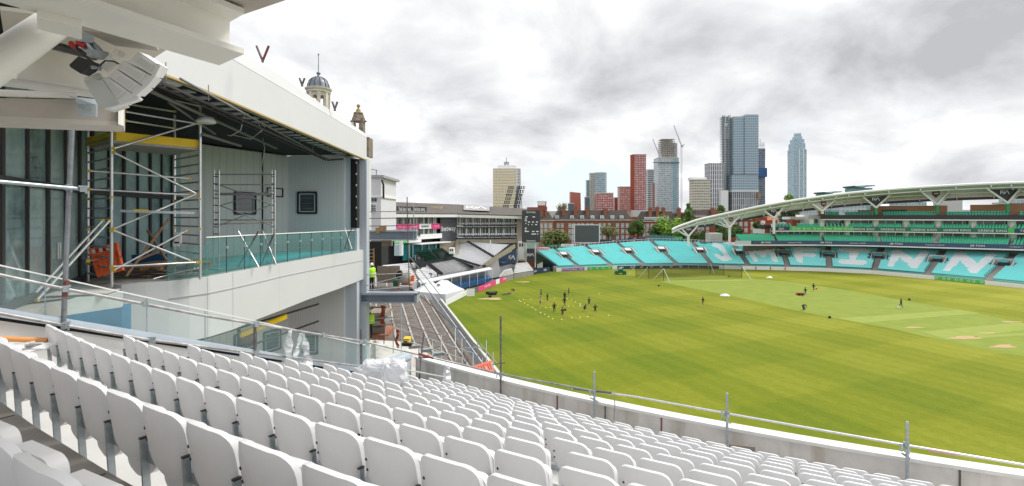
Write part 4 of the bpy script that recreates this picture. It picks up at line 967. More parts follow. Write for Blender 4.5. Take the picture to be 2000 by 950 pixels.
# ================================================================== OLD STAND far left
od=thing('members_stand','long old stand with tiled roof, white framed glazing and black ledge boards','grandstand',(-15,150,0))
fa=P(742,0,122); fb=P(893,0,149); fc=P(1012,0,152.5)
def zat(y,D): return H-(y-420)/1000*D
def wallseg2(a,c_,z0,z1,m,name,par_,t=.4,off=0):
    a=V(a.x,a.y,0);c_=V(c_.x,c_.y,0); d=(c_-a).normalized(); nn=V(d.y,-d.x,0); a=a+nn*off; c_=c_+nn*off
    return MB().slab([at(a,z0),at(c_,z0)],[at(a,z1),at(c_,z1)],-nn*t).build(name,m,par_)
old_g=mat('old_concrete',(.42,.37,.29),.9,var=.15,vscale=.3)
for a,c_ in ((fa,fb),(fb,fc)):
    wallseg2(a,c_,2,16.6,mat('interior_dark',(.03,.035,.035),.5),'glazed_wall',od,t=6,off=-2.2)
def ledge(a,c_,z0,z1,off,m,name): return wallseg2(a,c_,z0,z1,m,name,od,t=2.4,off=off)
ledge(fb,fc,13.65,13.9,.4,M['white'],'floor_slab'); ledge(fb,fc,10.35,10.6,.4,M['white'],'floor_slab'); ledge(fa,fb,13.6,13.85,.4,M['white'],'floor_slab'); ledge(fa,fb,10.6,10.85,.4,M['white'],'floor_slab')
wallseg2(fa,fc,0,.1,M['black2'],'plinth',od)
def board(a,c_,z0,z1,m,label,cat='advertising board',txts=None,tm=None,h=None,off=.55,th=.08,nm='advertising_board',logo=False,group=None):
    t=thing(nm,label,cat,(a.x,a.y,z0),group); wallseg2(a,c_,z0,z1,m,'panel',t,t=th,off=off)
    d=(V(c_.x,c_.y,0)-V(a.x,a.y,0)); nn=V(d.y,-d.x,0).normalized(); 
    if txts:
        k=len(txts)
        for i,s_ in enumerate(txts):
            q=V(a.x,a.y,0)+d*(i+.5)/k+nn*(off+.02); 
            if s_=='@': car_logo(at(q,(z0+z1)/2),d,(0,0,1),h or (z1-z0)*.5,tm or M['white'],t)
            elif s_: lettering(s_,at(q,(z0+z1)/2),d,(0,0,1),h or (z1-z0)*.5,tm or M['white'],t,bold=.006)
    return t
board(P(894,0,149.2),P(1008,0,152.3),13.15,14.0,M['black2'],'upper long black ledge board repeating white betting lettering on the old stand',txts=['betway']*8,h=.55)
board(P(894,0,149.2),P(1008,0,152.3),9.95,10.85,M['black2'],'lower long black ledge board repeating white betting lettering on the old stand',txts=['betway']*8,h=.55)
def along(a,c_,px): return wpt(V(a.x,a.y,0),V(c_.x,c_.y,0),px)
qa=along(fa,fb,769);qb=along(fa,fb,816);qc=along(fa,fb,839);qd=along(fa,fb,860)
board(along(fa,fb,751),qa,13.6,14.5,mat('pale_green_board',(.45,.62,.50),.5),'pale green ledge board at the left end of the pink boards',h=.4)
board(qa,qb,13.45,14.7,M['pink'],'long pink ledge board with white lettering on the old stand',txts=['surrey','cricket'],h=.6)
board(qb,qc,13.3,14.6,M['white'],'white ledge board between two pink ones on the old stand',txts=['MEMBERS'],tm=M['navy'],h=.5)
board(qc,qd,13.2,14.6,M['pink'],'short pink ledge board next to the big black banner',txts=['surrey'],h=.5)
board(along(fa,fb,818),qd,10.6,11.9,M['white'],'white lower ledge board right of the scaffold poles',off=.6)
qe=along(fa,fb,763); board(along(fa,fb,763),along(fa,fb,790),9.9,11.0,M['greenb'],'green board under the ledge with white lettering',txts=['GREENE KING'],h=.5,off=1.2)
board(along(fa,fb,790),along(fa,fb,816),9.9,11.2,M['white'],'plain white board right of the green board under the ledge',off=1.2)
wallseg2(along(fa,fb,806),along(fa,fb,867),9.35,9.6,M['white'],'canopy',od,t=4,off=2.6)
bbn=board(along(fa,fb,857),along(fa,fb,889),9.6,16.3,mat('banner_charcoal',(.085,.09,.105),.6),'big square charcoal banner with white betting lettering on the old stand','banner',txts=['betway'],h=1.9,nm='banner')
# mullions, windows
b=MB()
for (a,c_,xs_) in ((fb,fc,[893,898,911,924,938,955,969,984,1000,1004]),(fa,fb,[748,758,772,786,800,812,826,836,846,850])):
    for x in xs_:
        p=along(a,c_,x)+V(.0,.9,0)
        for z0,z1 in ((13.9,16.5),(10.6,13.5)): MB().beam(at(p,z0),at(p,z1),.35,.35,up=(0,1,0)).build('pier',M['white'],od)
for (a,c_,x0,x1) in ((fb,fc,895,1003),(fa,fb,748,850)):
    x=x0
    while x<x1:
        for z0,z1 in ((13.9,16.5),(10.6,13.5)):
            p=along(a,c_,x)+V(0,1.6,0); q=along(a,c_,x+6.3)+V(0,1.6,0); zz0=z0+.1
            bb=MB(); bb.add([at(p,zz0),at(q,zz0),at(q,z1-.1),at(p,z1-.1)],[(0,1,2,3)]); w_=bb.build('window',mat('window_old',(.05,.06,.06),.12,c2=(.22,.24,.24),vscale=.35,spec=.8),od)
            bb=MB(); bb.beam(at(p,zz0)-V(0,.05,0),at(p,z1)-V(0,.05,0),.12,.1,up=(0,1,0)); bb.build('frame',M['white'],w_)
        x+=6.6
# crowd of white chairs behind ledges
for (a,c_,x0,x1) in ((fb,fc,896,1008),(fa,fb,752,857)):
    x=x0
    while x<x1:
        for z in (13.75,10.6): p=along(a,c_,x); d=(c_-a); FAR.setdefault('balcony',[]).append((at(p,z+.1)+V(0,.2,0),math.atan2(d.y,d.x)+math.pi,'%s from left on the %s %s balcony'%(ordw(int((x-x0)/(.6*1000/140)+.5)),'upper' if z>12 else 'lower','right' if x0>890 else 'left')))
        x+=.6*1000/140
# roof
def rpt(px,y,D): return P(px,y,D)
e1a,e1b,e1c=P(738,418.5,119.5),P(893,419.5,146),P(1022,423,150)
r1a,r1b,r1c=P(738,396,128),P(893,401.5,156),P(1030,410,162)
MB().prism([e1a,e1b,r1b,r1a],(0,0,0),(0,0,.3)).build('roof',M['rooff'],od); MB().prism([e1b,e1c,r1c,r1b],(0,0,0),(0,0,.3)).build('roof',M['rooff'],od)
b=MB()
for a,c_ in ((e1a,e1b),(e1b,e1c)): b.slab([a-V(0,0,.75),c_-V(0,0,.75)],[a-V(0,.1,0),c_-V(0,.1,0)],V(0,.3,0))
b.build('eaves_board',M['white'],od)
b=MB(); b.prism([r1a,r1b,r1c,r1c+V(3,14,0),r1a+V(-3,14,0)],(0,0,-10),(0,0,0)); b.build('rear_block',M['rooff'],od)
def roofq(x0,x1,t0,t1,m,name,label,lift=.5):
    def pt(x,t):
        a=e1b+(e1c-e1b)*((x-893)/(1022-893)) if x>893 else e1a+(e1b-e1a)*((x-738)/155); c_=r1b+(r1c-r1b)*((x-893)/(1030-893)) if x>893 else r1a+(r1b-r1a)*((x-738)/155); return a.lerp(c_,t)+V(0,0,lift)
    q=[pt(x0,t0),pt(x1,t0),pt(x1-(x1-x0)*.0,t1),pt(x0,t1)]; t=thing(name,label,'sign',tuple(q[0])); MB().prism(q,(0,0,0),(0,0,.12)).build('panel',m,t); return t,q
t,q=roofq(905,955,.30,.93,mat('roof_sign_grey',(.34,.33,.33),.5),'roof_sign','slanted grey roof sign with white car emblem on the tiled roof')
car_logo((q[0]+q[1]+q[2]+q[3])/4+V(0,0,.15),q[1]-q[0],(q[3]-q[0]),1.5*2,M['white'],t,wd=2.0)
t,q=roofq(778,836,.05,.05,M['black2'],'roof_sign','long black roof sign reading the oval name twice in white capitals')
for o in list(t.children): bpy.data.objects.remove(o)
s0=along(fa,fb,773)+V(.3,-.8,0); s1=along(fa,fb,832)+V(.3,-.8,0)
MB().slab([at(s0,17.6),at(s1,17.6)],[at(s0,19.1),at(s1,19.1)],V(0,.2,0)).build('panel',M['black2'],t); dd=s1-s0
for f_ in (.27,.75): lettering('THE KIA OVAL',at(s0+dd*f_+V(0,-.05,0),18.35),dd,(0,0,1),.85,M['white'],t,width=dd.length*.40,bold=.006)
MB().prism([P(840,416,142),P(862,416,144),P(862,403,144),P(836,403,141)],(0,0,0),(0,4,0)).build('brick_parapet',M['brickl'],od)
MB().box(V(P(1014,0,153).x,154,11.8),(1.6,4,10)).build('end_wall',old_g,od); wallseg2(P(893,0,148.6),P(857,0,143),3,9.7,mat('buff_wall',(.50,.42,.31),.85,var=.1),'lower_wall',od)
for x in (893,):MB().beam(P(x,470,148.2),P(x,505,142),.9,.9,up=(0,1,0)).build('pier',old_g,od)
MB().beam(P(958,469,144),P(958,492,144),.3,.3,up=(0,1,0)).build('column',M['white'],od)
wallseg2(fb,fc,8.6,9.85,old_g,'balcony_edge',od,t=3,off=.3)
# white seat blocks
wsm=mat('white_stand_concrete',(.50,.50,.51),.8,var=.06)
ws=thing('lower_stand','concrete lower stand with rows of white seats facing the field','grandstand',(-14,130,0))
def Z(px,py,z): return G(px,py,z)
blkA=(Z(941,523,3.2),Z(945,523,3.2),Z(998,478,8.6),Z(893,473,9.0))
terrace(ws,Z(884,507,4.8),Z(944,524,3.0),Z(1000,480,8.3),Z(893,473.5,8.9),19,'white',.5,mm=wsm,blk='upper block under the balcony')
terrace(ws,Z(862,538,2.1),Z(924,526.5,2.3),Z(887,508,4.9),Z(838,517,4.9),10,'white',.5,mm=wsm,blk='middle lower block')
terrace(ws,Z(926,526.5,2.3),Z(944,524.5,2.6),Z(893,503,5.2),Z(889,508,4.9),10,'white',.5,mm=wsm,blk='narrow wedge block')
terrace(ws,Z(821,550,2.1),Z(860,539,2.1),Z(834,518,4.7),Z(803,515,4.8),10,'white',.5,mm=wsm,blk='left lower block')
terrace(ws,Z(775,560,2.1),Z(815,550,2.1),Z(800,515,4.8),Z(745,520,4.9),10,'white',.5,mm=wsm,blk='leftmost lower block')
# aisle people workers & dark aisle steps
def aisle(p,q,n,w=1.0,m=M['black2'],par_=ws):
    b=MB()
    for i in range(n): c_=p.lerp(q,(i+.5)/n); b.box(c_+V(0,-.3,.4),(w,.5,.5),.5)
    o=b.build('aisle_gap',m,par_); return o
aisle(Z(862,538.5,2.4),Z(836,517.5,5.0),11); aisle(Z(925,526,2.5),Z(888,508,5.0),10,.8); aisle(Z(967,506,5.2),Z(913,474,9.0),17,.7); aisle(Z(944,524,3.1),Z(998,480,8.4),16,.8); aisle(Z(940,523,3.1),Z(885,506,5),13,.6)
# concrete wall + dark banner on the diagonal right side
p0_,p1_=Z(932,528,2.6),Z(1003,482,8.6)
MB().slab([p0_-V(0,0,.4),p1_-V(0,0,.4)],[p0_+V(0,0,.6),p1_+V(0,0,.6)],V(.5,.1,0)).build('raking_wall',mat('raking_wall',(.50,.43,.34),.85,var=.12),ws)
t=thing('raking_banner','dark navy triangular banner with white car emblem below the raking wall','banner',tuple(P(960,530,138)))
MB().prism([P(960,524,139),P(1009,514,143),P(1009,486,143),P(975,505,140)],(0,0,0),(0,.2,0)).build('panel',M['navy'],t); car_logo(P(999,503,141.6),(1,0,0),(0,0,1),1.2,M['white'],t,wd=1.6)
lettering('1',P(970,519,139.6),(1,0,0),(0,0,1),1.0,M['white'],t)
# dark streak artwork
MB().prism([P(975,511,139.6),P(984,515,140),P(994,508,140.5),P(986,512,140)],(0,-.15,0),(0,0,0)).build('streak',mat('streak',(.15,.25,.5),.5),t)
# canopy with dugouts
dg=thing('dugout_shelter','long white canopied players shelter with blue seats beside the boundary','shelter',tuple(Z(890,560,0)))
ca,cb=Z(822,555,3.0),Z(962,527,3.0); cc,cd=Z(962,522,3.3),Z(824,548,3.3)
MB().prism([ca,cb,cb+V(-.9,1.8,.25),ca+V(-.9,1.8,.25)],(0,0,0),(0,0,.2)).build('canopy',mat('canopy_grey',(.66,.66,.67),.6),dg)
for i in range(9):
    q=ca.lerp(cb,i/8); MB().beam(at(q,.0),q,.12,.12,up=(0,1,0)).build('post',M['white'],dg)
MB().slab([at(ca,.0)+V(-1.2,2.4,0),at(cb,.0)+V(-1.2,2.4,0)],[ca+V(-1.2,2.4,0),cb+V(-1.2,2.4,0)],V(-.1,.2,0)).build('back_screen',mat('dugout_back',(.22,.26,.28),.5,var=.5,vscale=.25),dg)
for j in (0,1):
    for i in range(30):
        if i<8: continue
        q=ca.lerp(cb,i/30); FAR.setdefault('blue',[]).append((at(q,.55-.35*j+.3)+V(-.6+.45*j,1.1-1.1*j,0),math.atan2((cb-ca).y,(cb-ca).x)+math.pi,'%s from left in the %s row'%(ordw(i-8),'front' if j else 'back')))
b=MB(); b.slab([at(ca.lerp(cb,.27),.1)+V(0,.2,0),at(ca.lerp(cb,.95),.1)+V(0,.2,0)],[at(ca.lerp(cb,.27),.75)+V(0,.2,0),at(ca.lerp(cb,.95),.75)+V(0,.2,0)],V(-.2,1.2,0)); b.build('bench_plinth',M['blue'],dg)
# tents
def tent(c,w,d,rz,ez,pz,label,vent=False):
    t=thing('white_tent',label,'tent',tuple(c)); Rm=Matrix.Rotation(rz,3,'Z'); K=lambda x,y,z: Vector(c)+Rm@V(x,y,z)
    cs=[K(-w/2,-d/2,ez),K(w/2,-d/2,ez),K(w/2,d/2,ez),K(-w/2,d/2,ez)]; r0,r1=K(-w*.12,d*.12,pz),K(w*.12,d*.12,pz); b=MB(); n=8
    def sag(p,q,t_): v=p.lerp(q,t_); v.z-=math.sin(math.pi*t_)*.35*0+ (t_*(1-t_))*.8; return v
    for (p,q,u,v) in ((cs[0],cs[1],r0,r1),(cs[1],cs[2],r1,r1),(cs[2],cs[3],r1,r0),(cs[3],cs[0],r0,r0)):
        b.strip([sag(p,u,i/n) for i in range(n+1)],[sag(q,v,i/n) for i in range(n+1)])
    b.build('tent_roof',M['tent'],t)
    b=MB()
    for p,q in zip(cs,cs[1:]+cs[:1]): b.slab([at(p,0),at(q,0)],[p-V(0,0,.02),q-V(0,0,.02)],V(0,.02,0))
    b.build('tent_wall',M['tent'],t)
    if vent: MB().box(K(-.3,-d*.12,ez+(pz-ez)*.62),(.6,.15,.25),rz).build('vent',M['black2'],t)
tent(G(858,589,0)+V(0,4,0),6.2,7.5,R_(-24),1.5,3.6,'white peaked tent with small black vent beside the shelter',True)
tent(G(838,590,0)+V(-1,5,0),4.5,6,R_(-24),1.6,3.3,'smaller white tent at the corner left of the peaked one')
# boundary boards left
def gboard(x0,y0,x1,y1,z1,m,label,txts=None,tm=None,h=None,z0=.05,th=.1,D0=None):
    a=G(x0,y0,0);c_=G(x1,y1,0); return board(a,c_,z0,z1,m,label,txts=txts,tm=tm,h=h,off=0,th=th)
gboard(871,598,912,577,1.1,M['white'],'low white picket boards nearest the building site',)
gboard(935,571,968,557,1.2,M['pink'],'left pink boundary board with white lettering',['surrey cricket'],h=.6)
gboard(969,556.5,976,554,1.2,M['white'],'small white board between the two pink boundary boards')
gboard(977,554,994,547,1.2,M['pink'],'right pink boundary board with white lettering',['surrey'],h=.6)
gboard(995,546.5,1002,544,1.3,mat('pale_pink',(.8,.6,.55),.5),'pale end panel right of the pink boards')
gboard(1003,544.5,1036,537,1.5,M['navy'],'curved dark boundary board with white car emblems, left length',['@','@'],h=.6)
gboard(1036,537,1074,531.5,1.6,M['navy'],'curved dark boundary board with white car emblems, right length',['@','@'],h=.6)
gboard(912,580,927,579,1.6,M['white'],'free standing white sightboard at the boundary corner')
# green seat enclosure with glass front
ge=thing('glass_enclosure','glass fronted enclosure of dark green seats below the old stand','seating enclosure',tuple(Z(850,515,4)))
terrace(ge,Z(834,514,5.2),Z(856,509,5.4),Z(838,490,8.0),Z(812,493,8.0),6,'dgreen',.55,mm=M['black2'],blk='left enclosure block')
terrace(ge,Z(858,508.5,5.4),Z(884,503,5.5),Z(864,488,8.0),Z(843,490,8.0),6,'dgreen',.55,mm=M['black2'],blk='glass enclosure block')
MB().slab([Z(829,515,4.4),Z(886,505,4.6)],[Z(829,508,5.6),Z(886,498,5.9)],V(0,.1,0)).build('glass_front',mat('pale_glass',(.45,.62,.60),.2),ge)
for (x0,y0,x1,y1) in ((803,491,810,497),(811,496,818,502),(819,502,827,508)):
    MB().slab([Z(x0,y0+4,5.5),Z(x1,y1+5,5.2)],[Z(x0,y0-2,6.6),Z(x1,y1-2,6.4)],V(0,.1,0)).build('glass_side',mat('pale_glass',(.45,.62,.60),.2),ge)
MB().slab([Z(826,516,4.2),Z(887,507,4.3)],[Z(826,513,4.8),Z(887,504.5,4.9)],V(0,.3,0)).build('plinth',M['black2'],ge)
wallseg2(along(fa,fb,786),along(fa,fb,853),5.5,9.4,mat('teal_glass',(.02,.16,.17),.15,var=.3,vscale=.5),'teal_glass_wall',ge,t=.3,off=.2)
for x in (798,805,823,836,850): p=along(fa,fb,x)+V(.3,-.5,0); MB().beam(at(p,6),at(p,9.4),.25,.25,up=(0,1,0)).build('post',mat('pale_glass',(.45,.62,.60),.2),ge)
fbox(877,886,485,496,133,3,M['white'],'kiosk',ge)
for x in (878.5,882.5): fbox(x,x+2.5,487,491,132.9,.2,M['black2'],'kiosk_window',ge)
fbox(770,784,478,500,104,2,mat('pale_lobby',(.5,.62,.68),.3),'lobby_glass',ge); fbox(780,785,470,500,103.6,.6,M['white'],'lobby_frame',ge)
b=MB()
for i in range(8): q=Z(786+i*4.2,494+i*2.6,5.4); b.beam(q,q+V(0,0,1.2),.08); b.beam(q+V(0,0,1.2),Z(786+(i+1)*4.2,494+(i+1)*2.6,5.4)+V(0,0,1.2),.08)
b.build('handrail',M['white'],ge)
# scoreboard and KIA panel
sc=thing('scoreboard','tall black electronic scoreboard with white lines of text','scoreboard',tuple(P(1037,473,147)))
fbox(1019.5,1055,411,473.5,147,1.5,mat('score_black',(.045,.052,.065),.5),'panel',sc)
for y in (415,471): lettering('betway',P(1037.5,y,146.95),(1,0,0),(0,0,1),.75,M['white'],sc,bold=.006)
b=MB()
for x,y,w_ in ((1026,424,5),(1040,424,5),(1025,428,4),(1025,431.5,4),(1031,434,4),(1039,434,4),(1047,434,4),(1026,437,2),(1031,439,2),(1038,439,2),(1045,439,4),(1025,446,4),(1025,450,3),(1025,452.5,8),(1039,452.5,5),(1047,452.5,5),(1038,457.5,9),(1049,457.5,2)):
    a=P(x,y,146.95); b.box(a+V(w_*.0735,0,0),(w_*.147,.05,.28))
b.build('score_text',M['white'],sc)
for x in (1027.5,1045.5): MB().beam(P(x,470,148),P(x,522,148),.3,.3,up=(0,1,0)).build('post',M['white'],sc)
t=thing('emblem_panel','black panel with white car emblem between two white posts under the scoreboard','sign',tuple(P(1036,512,146.5))); fbox(1029,1044,486,512,146.5,.3,M['black2'],'panel',t); car_logo(P(1036.5,498,146.4),(1,0,0),(0,0,1),.9,M['white'],t,wd=2.1)
ib=thing('stair_tower','white stair block with brick base beside the raking wall','building',tuple(P(1018,520,149))); fbox(1012,1024,473,507,149,4,M['white'],'wall',ib); fbox(1012,1047,511,522,150.5,3,M['brickr'],'brick_base',ib); fbox(1024,1050,473,485,153,3,mat('pale_teal',(.45,.62,.58),.4),'glazing',ib)
for x in (1014,1019): fbox(x,x+3,476,482,148.9,.2,M['win'],'window',ib)
terrace(ws,Z(975,543,1.2),Z(1003,537,1.2),Z(998,526,2.6),Z(985,530,2.6),5,'white',.52,blk='small block behind the pink board'); terrace(ws,Z(1004,536,1.2),Z(1042,530,1.2),Z(1030,514,3.2),Z(1008,516,3.2),7,'white',.52,blk='small block under the scoreboard')
bt=thing('raking_end_wall','dark raking end wall with white panel at the left end of the turquoise seats','wall',tuple(Z(1060,530,0)))
MB().prism([G(1047,530.5,0),G(1088,524.5,0),Z(1088,520,1.4),Z(1047,493,6.6)],(0,0,0),(.3,.5,0)).build('wall_panel',M['navy'],bt); fbox(1049,1060,510,526,150,.3,M['white'],'white_door',bt)
# ================================================================== TURQUOISE TERRACE
TF=[(1086,522,1.3),(1200,517.5,1.3),(1330,516,1.3),(1400,517,1.3),(1500,519,1.3),(1600,521.5,1.3),(1700,526,1.3),(1800,534.5,1.3),(1900,543.5,1.3),(2000,553,1.3),(2100,563,1.3)]
TB=[(1047,492,4.9),(1084,489.5,4.9),(1130,484,5.5),(1200,478,6.2),(1272,473,6.9),(1330,474,6.9),(1430,479,6.4),(1540,483,6.2),(1700,487,6.0),(1850,493,5.8),(2000,499,5.7),(2100,503,5.7)]
def fp(x): y,z=interp(TF,x); return Z(x,y,z)
def bp_(x): y,z=interp(TB,x); return Z(x,y,z)
AIS=[(1047,1086),(1084,1127),(1144,1192),(1207,1255),(1272,1320),(1353,1388),(1433,1460),(1525,1538),(1617,1620),(1722,1709),(1843,1812),(1982,1930),(2120,2060)]
VOM=[None,(1097,502),(1162,500),(1228,499),(1291,496),(1370,493),(1445,496),(1528,497),(1618,500),(1717,504),(1829,509),(1957,517),None]
LET=[None]*5+['J','M','F','I','N','N2',None]
GLY={'J':[(.62,.80,.80,.86),(.62,.2,.80,.9),(.2,.14,.8,.28),(.2,.14,.36,.42)],
}
def inglyph(ch,u,v):
    def seg(x0,y0,x1,y1,w_):
        dx,dy=x1-x0,y1-y0; t=max(0,min(1,((u-x0)*dx+(v-y0)*dy*1)/(dx*dx+dy*dy))); ex=u-(x0+dx*t); ey=(v-(y0+dy*t))*.8; return ex*ex+ey*ey<w_*w_
    S={'J':[(.50,.82,.60,.82),(.62,.82,.62,.25),(.62,.25,.40,.18),(.40,.18,.32,.3)],'M':[(.22,.2,.22,.82),(.22,.82,.5,.42),(.5,.42,.78,.82),(.78,.82,.78,.2)],
       'F':[(.3,.2,.3,.82),(.3,.80,.78,.80),(.3,.5,.66,.5)],'I':[(.25,.82,.75,.82),(.5,.82,.5,.18),(.25,.2,.75,.2)],'N':[(.25,.2,.25,.82),(.25,.82,.75,.2),(.75,.2,.75,.82)]}
    S['N2']=S['N']
    return any(seg(*s_,.088) for s_ in S[ch])
tq=thing('terrace_stand','concrete terrace carrying the curved sweep of turquoise seats','grandstand',(60,170,0))
for i in range(12):
    g=.85
    BL=fp(AIS[i][1]);BR=fp(AIS[i+1][1]);TL=bp_(AIS[i][0]);TR=bp_(AIS[i+1][0])
    d1=(BR-BL).normalized()*g; d2=(TR-TL).normalized()*g
    def sk(u,v,i=i,BL=BL,BR=BR,TR=TR,TL=TL):
        q=patch(BL,BR,TR,TL,u,v)
        for k in (i,i+1):
            if VOM[k]:
                pv=patch(fp(AIS[k][1]),fp(AIS[k][1]),bp_(AIS[k][0]),bp_(AIS[k][0]),0,.5)
                ee=q-pv
                ax_=(bp_(AIS[k][0])-fp(AIS[k][1])).normalized(); al_=ee.dot(ax_); ac_=(ee-ax_*al_).length
                if abs(al_)<2.9 and ac_<2.0: return True
        return False
    ch=LET[i]
    n=22 if i<9 else 20
    kf=(lambda u,v,ch=ch: 'letter' if ch and inglyph(ch,u,v+.02) else 'turquoise')
    terrace(tq,BL+d1,BR-d1,TR-d2,TL+d2,n,'turquoise',.50,skip=sk,mm=mat('terrace_teal',(.15,.40,.39),.85,var=.1,vscale=.3),kindf=kf,blk='block '+('with the last N' if ch=='N2' else 'with the first N' if ch=='N' else 'with the letter '+ch if ch else ordw(i)+' from the left' if i<5 else 'at the right edge'))
    # aisle stair
    a0,a1=BL-d1,BL+d1; b0,b1=TL-d2,TL+d2
    terrace(tq,a0,a1,b1,b0,n*2,None,mm=mat('aisle_concrete',(.33,.30,.28),.9,var=.1))
    b=MB(); b.beam(BL-d1*.9+V(0,0,.9),TL-d2*.9+V(0,0,.9),.1,.12); 
    if i%1==0: b.build('handrail',M['black2'],tq)
    if VOM[i]:
        pv=fp(AIS[i][1]).lerp(bp_(AIS[i][0]),.5); ax_=(bp_(AIS[i][0])-fp(AIS[i][1])); ax_.z=0; ax_.normalize(); rr=V(ax_.y,-ax_.x,0)
        if rr.x<0: rr=-rr
        vm=thing('vomitory','concrete stair opening number %d from the left in the turquoise seats'%i,'stairway',tuple(pv)) 
        vm['label']='open concrete stairway, %s from the left, in the turquoise seats'%ORD[i-1]
        b=MB(); z0=pv.z-1.0
        for sgn in (-1,1): b.slab([at(pv+rr*sgn*1.7-ax_*2.6,z0-1),at(pv+rr*sgn*1.7+ax_*2.8,z0-1)],[at(pv+rr*sgn*1.7-ax_*2.6,pv.z+.2),at(pv+rr*sgn*1.7+ax_*2.8,pv.z+1.9)],rr*sgn*.2)
        b.slab([at(pv-rr*1.7+ax_*2.8,z0),at(pv+rr*1.7+ax_*2.8,z0)],[at(pv-rr*1.7+ax_*2.8,pv.z+1.9),at(pv+rr*1.7+ax_*2.8,pv.z+1.9)],ax_*.2); b.build('side_wall',mat('vom_wall',(.68,.65,.62),.8),vm)
        MB().prism([at(pv-rr*1.6-ax_*2.6,z0),at(pv+rr*1.6-ax_*2.6,z0),at(pv+rr*1.6+ax_*2.8,z0),at(pv-rr*1.6+ax_*2.8,z0)],(0,0,0),(0,0,.1)).build('floor',M['treadg'],vm)
        MB().prism([at(pv-rr*1.0+ax_*.8,z0+.1),at(pv+rr*1.0+ax_*.8,z0+.1),at(pv+rr*1.0+ax_*.8,pv.z+1.0),at(pv-rr*1.0+ax_*.8,pv.z+1.0)],(0,0,0),ax_*2).build('opening',M['black2'],vm)
        MB().prism([at(pv-rr*1.0+ax_*.6,pv.z+1.0),at(pv+rr*1.0+ax_*.6,pv.z+1.0),at(pv+rr*1.0+ax_*2.4,pv.z+1.5),at(pv-rr*1.0+ax_*2.4,pv.z+1.5)],(0,0,0),(0,0,.2)).build('canopy',mat('vom_teal',(.12,.4,.42),.5) if i>=6 else mat('vom_wall',(.68,.65,.62),.8),vm)
        b=MB(); 
        for sgn in (-1,1): b.beam(at(pv+rr*sgn*1.9-ax_*2.6,pv.z+.6),at(pv+rr*sgn*1.9+ax_*2.8,pv.z+2.3),.08); 
        b.beam(at(pv-rr*1.9+ax_*2.9,pv.z+2.3),at(pv+rr*1.9+ax_*2.9,pv.z+2.3),.08); b.build('handrail',M['black2'],vm)
# front wall and boards
fw=thing('boundary_wall','low white wall running along the foot of the turquoise seats','wall',tuple(fp(1300)))
xs=[1086+i*(2080-1086)/60 for i in range(61)]
MB().slab([at(fp(x),0)+V(0,-.7,0) for x in xs],[at(fp(x),1.05)+V(0,-.7,0) for x in xs],V(0,.4,0)).build('wall_panel',M['white'],fw)
def fboard(x0,x1,m,label,txts=None,tm=None,h=.5):
    a=fp(x0)-V(0,.84,0);c_=fp(x1)-V(0,.84,0); return board(a,c_,.08,1.0,m,label,txts=txts,tm=tm,h=h,off=0,th=.08)
fboard(1097,1141,M['purple'],'purple boundary board at the left end of the turquoise seats',['surrey','cricket','club'],h=.55)
fboard(1147,1195,M['greenb'],'green boundary board with white roundels on the left',['O','O','O','O'],h=.6)
for i,x in enumerate(range(1205,1320,19)): fboard(x,x+18.6,M['navy'],'%s navy boundary board with car emblem from the green board'%ORD[i],['@'],h=.45)
for i,x in enumerate(range(1323,1385,20)): fboard(x,x+19,M['black2'],'%s black boundary board behind the practice nets'%ORD[i],[''],h=.4)
fboard(1820,1917,M['greenb'],'bright green boundary board with white roundels at the right',['O   O','O   O','O   O','O   O'],h=.6)
for x in (1447,1473,1501.5,1530): fboard(x,x+1.6,M['red'],'small red marker on the white boundary wall',None)
for i,o in enumerate([o for o in bpy.data.objects if o.get('label')=='small red marker on the white boundary wall']): o['label']='small red marker on the white boundary wall, %s from left'%ORD[i]; o['category']='marker'
# rim wall, railing and sign boards at the top of the terrace
rim=thing('terrace_railing','white railing with posts along the top rim of the turquoise seats','railing',tuple(bp_(1200)))
b=MB(); xs=[1050+i*7 for i in range(55)]
for a_,c_ in zip(xs,xs[1:]):
    p=bp_(a_)+V(.3,1.2,0);q=bp_(c_)+V(.3,1.2,0); b.beam(p+V(0,0,1.2),q+V(0,0,1.2),.1)
b.build('rail',M['white'],rim); b=MB()
for a_ in xs[::1]:
    p=bp_(a_)+V(.3,1.2,0); b.beam(p-V(0,0,.5),p+V(0,0,1.25),.14)
b.build('rail_posts',M['cream'],rim)
MB().slab([bp_(x)+V(.3,1.5,-4) for x in xs],[bp_(x)+V(.3,1.5,.2) for x in xs],V(.1,.4,0)).build('rear_wall',mat('rim_wall',(.5,.47,.43),.85,var=.1),rim)
def topboard(x0,x1,y0,y1,D,m,label,txts=None,tm=None,h=None):
    a=P(x0,0,D);c_=P(x1,0,D); zt_=H-(y0-420)/1000*D; zb=H-(y1-420)/1000*D; return board(a,c_,zb,zt_,m,label,txts=txts,tm=tm,h=h,off=0,th=.3)
topboard(1045,1074,484,489.5,156,M['white'],'white board with pink lettering left of the turquoise seats',['ENERGY'],M['pink'],.7)
topboard(1068,1093,478.5,483,168,M['dgb'],'dark green board on the rim by the big screen',['UNICORN'],M['white'],.35)
topboard(1096,1121,477,482,170,M['white'],'white board with navy lettering at the foot of the big screen',['J.P.FINN'],M['navy'],.45)
topboard(1172,1225,468,473,190,M['navy'],'navy rim board right of the big screen',['@'],h=.5); topboard(1226,1283,464.5,468.5,195,M['navy'],'second navy rim board, next to the green one',['@','@'],h=.45); topboard(1283,1333,462.5,467.5,197,M['greenb'],'bright green rim board behind the terrace corner',['O','O'],h=.5)
topboard(1353,1384,474,478,192,M['black2'],'black rim board under the roof tip')
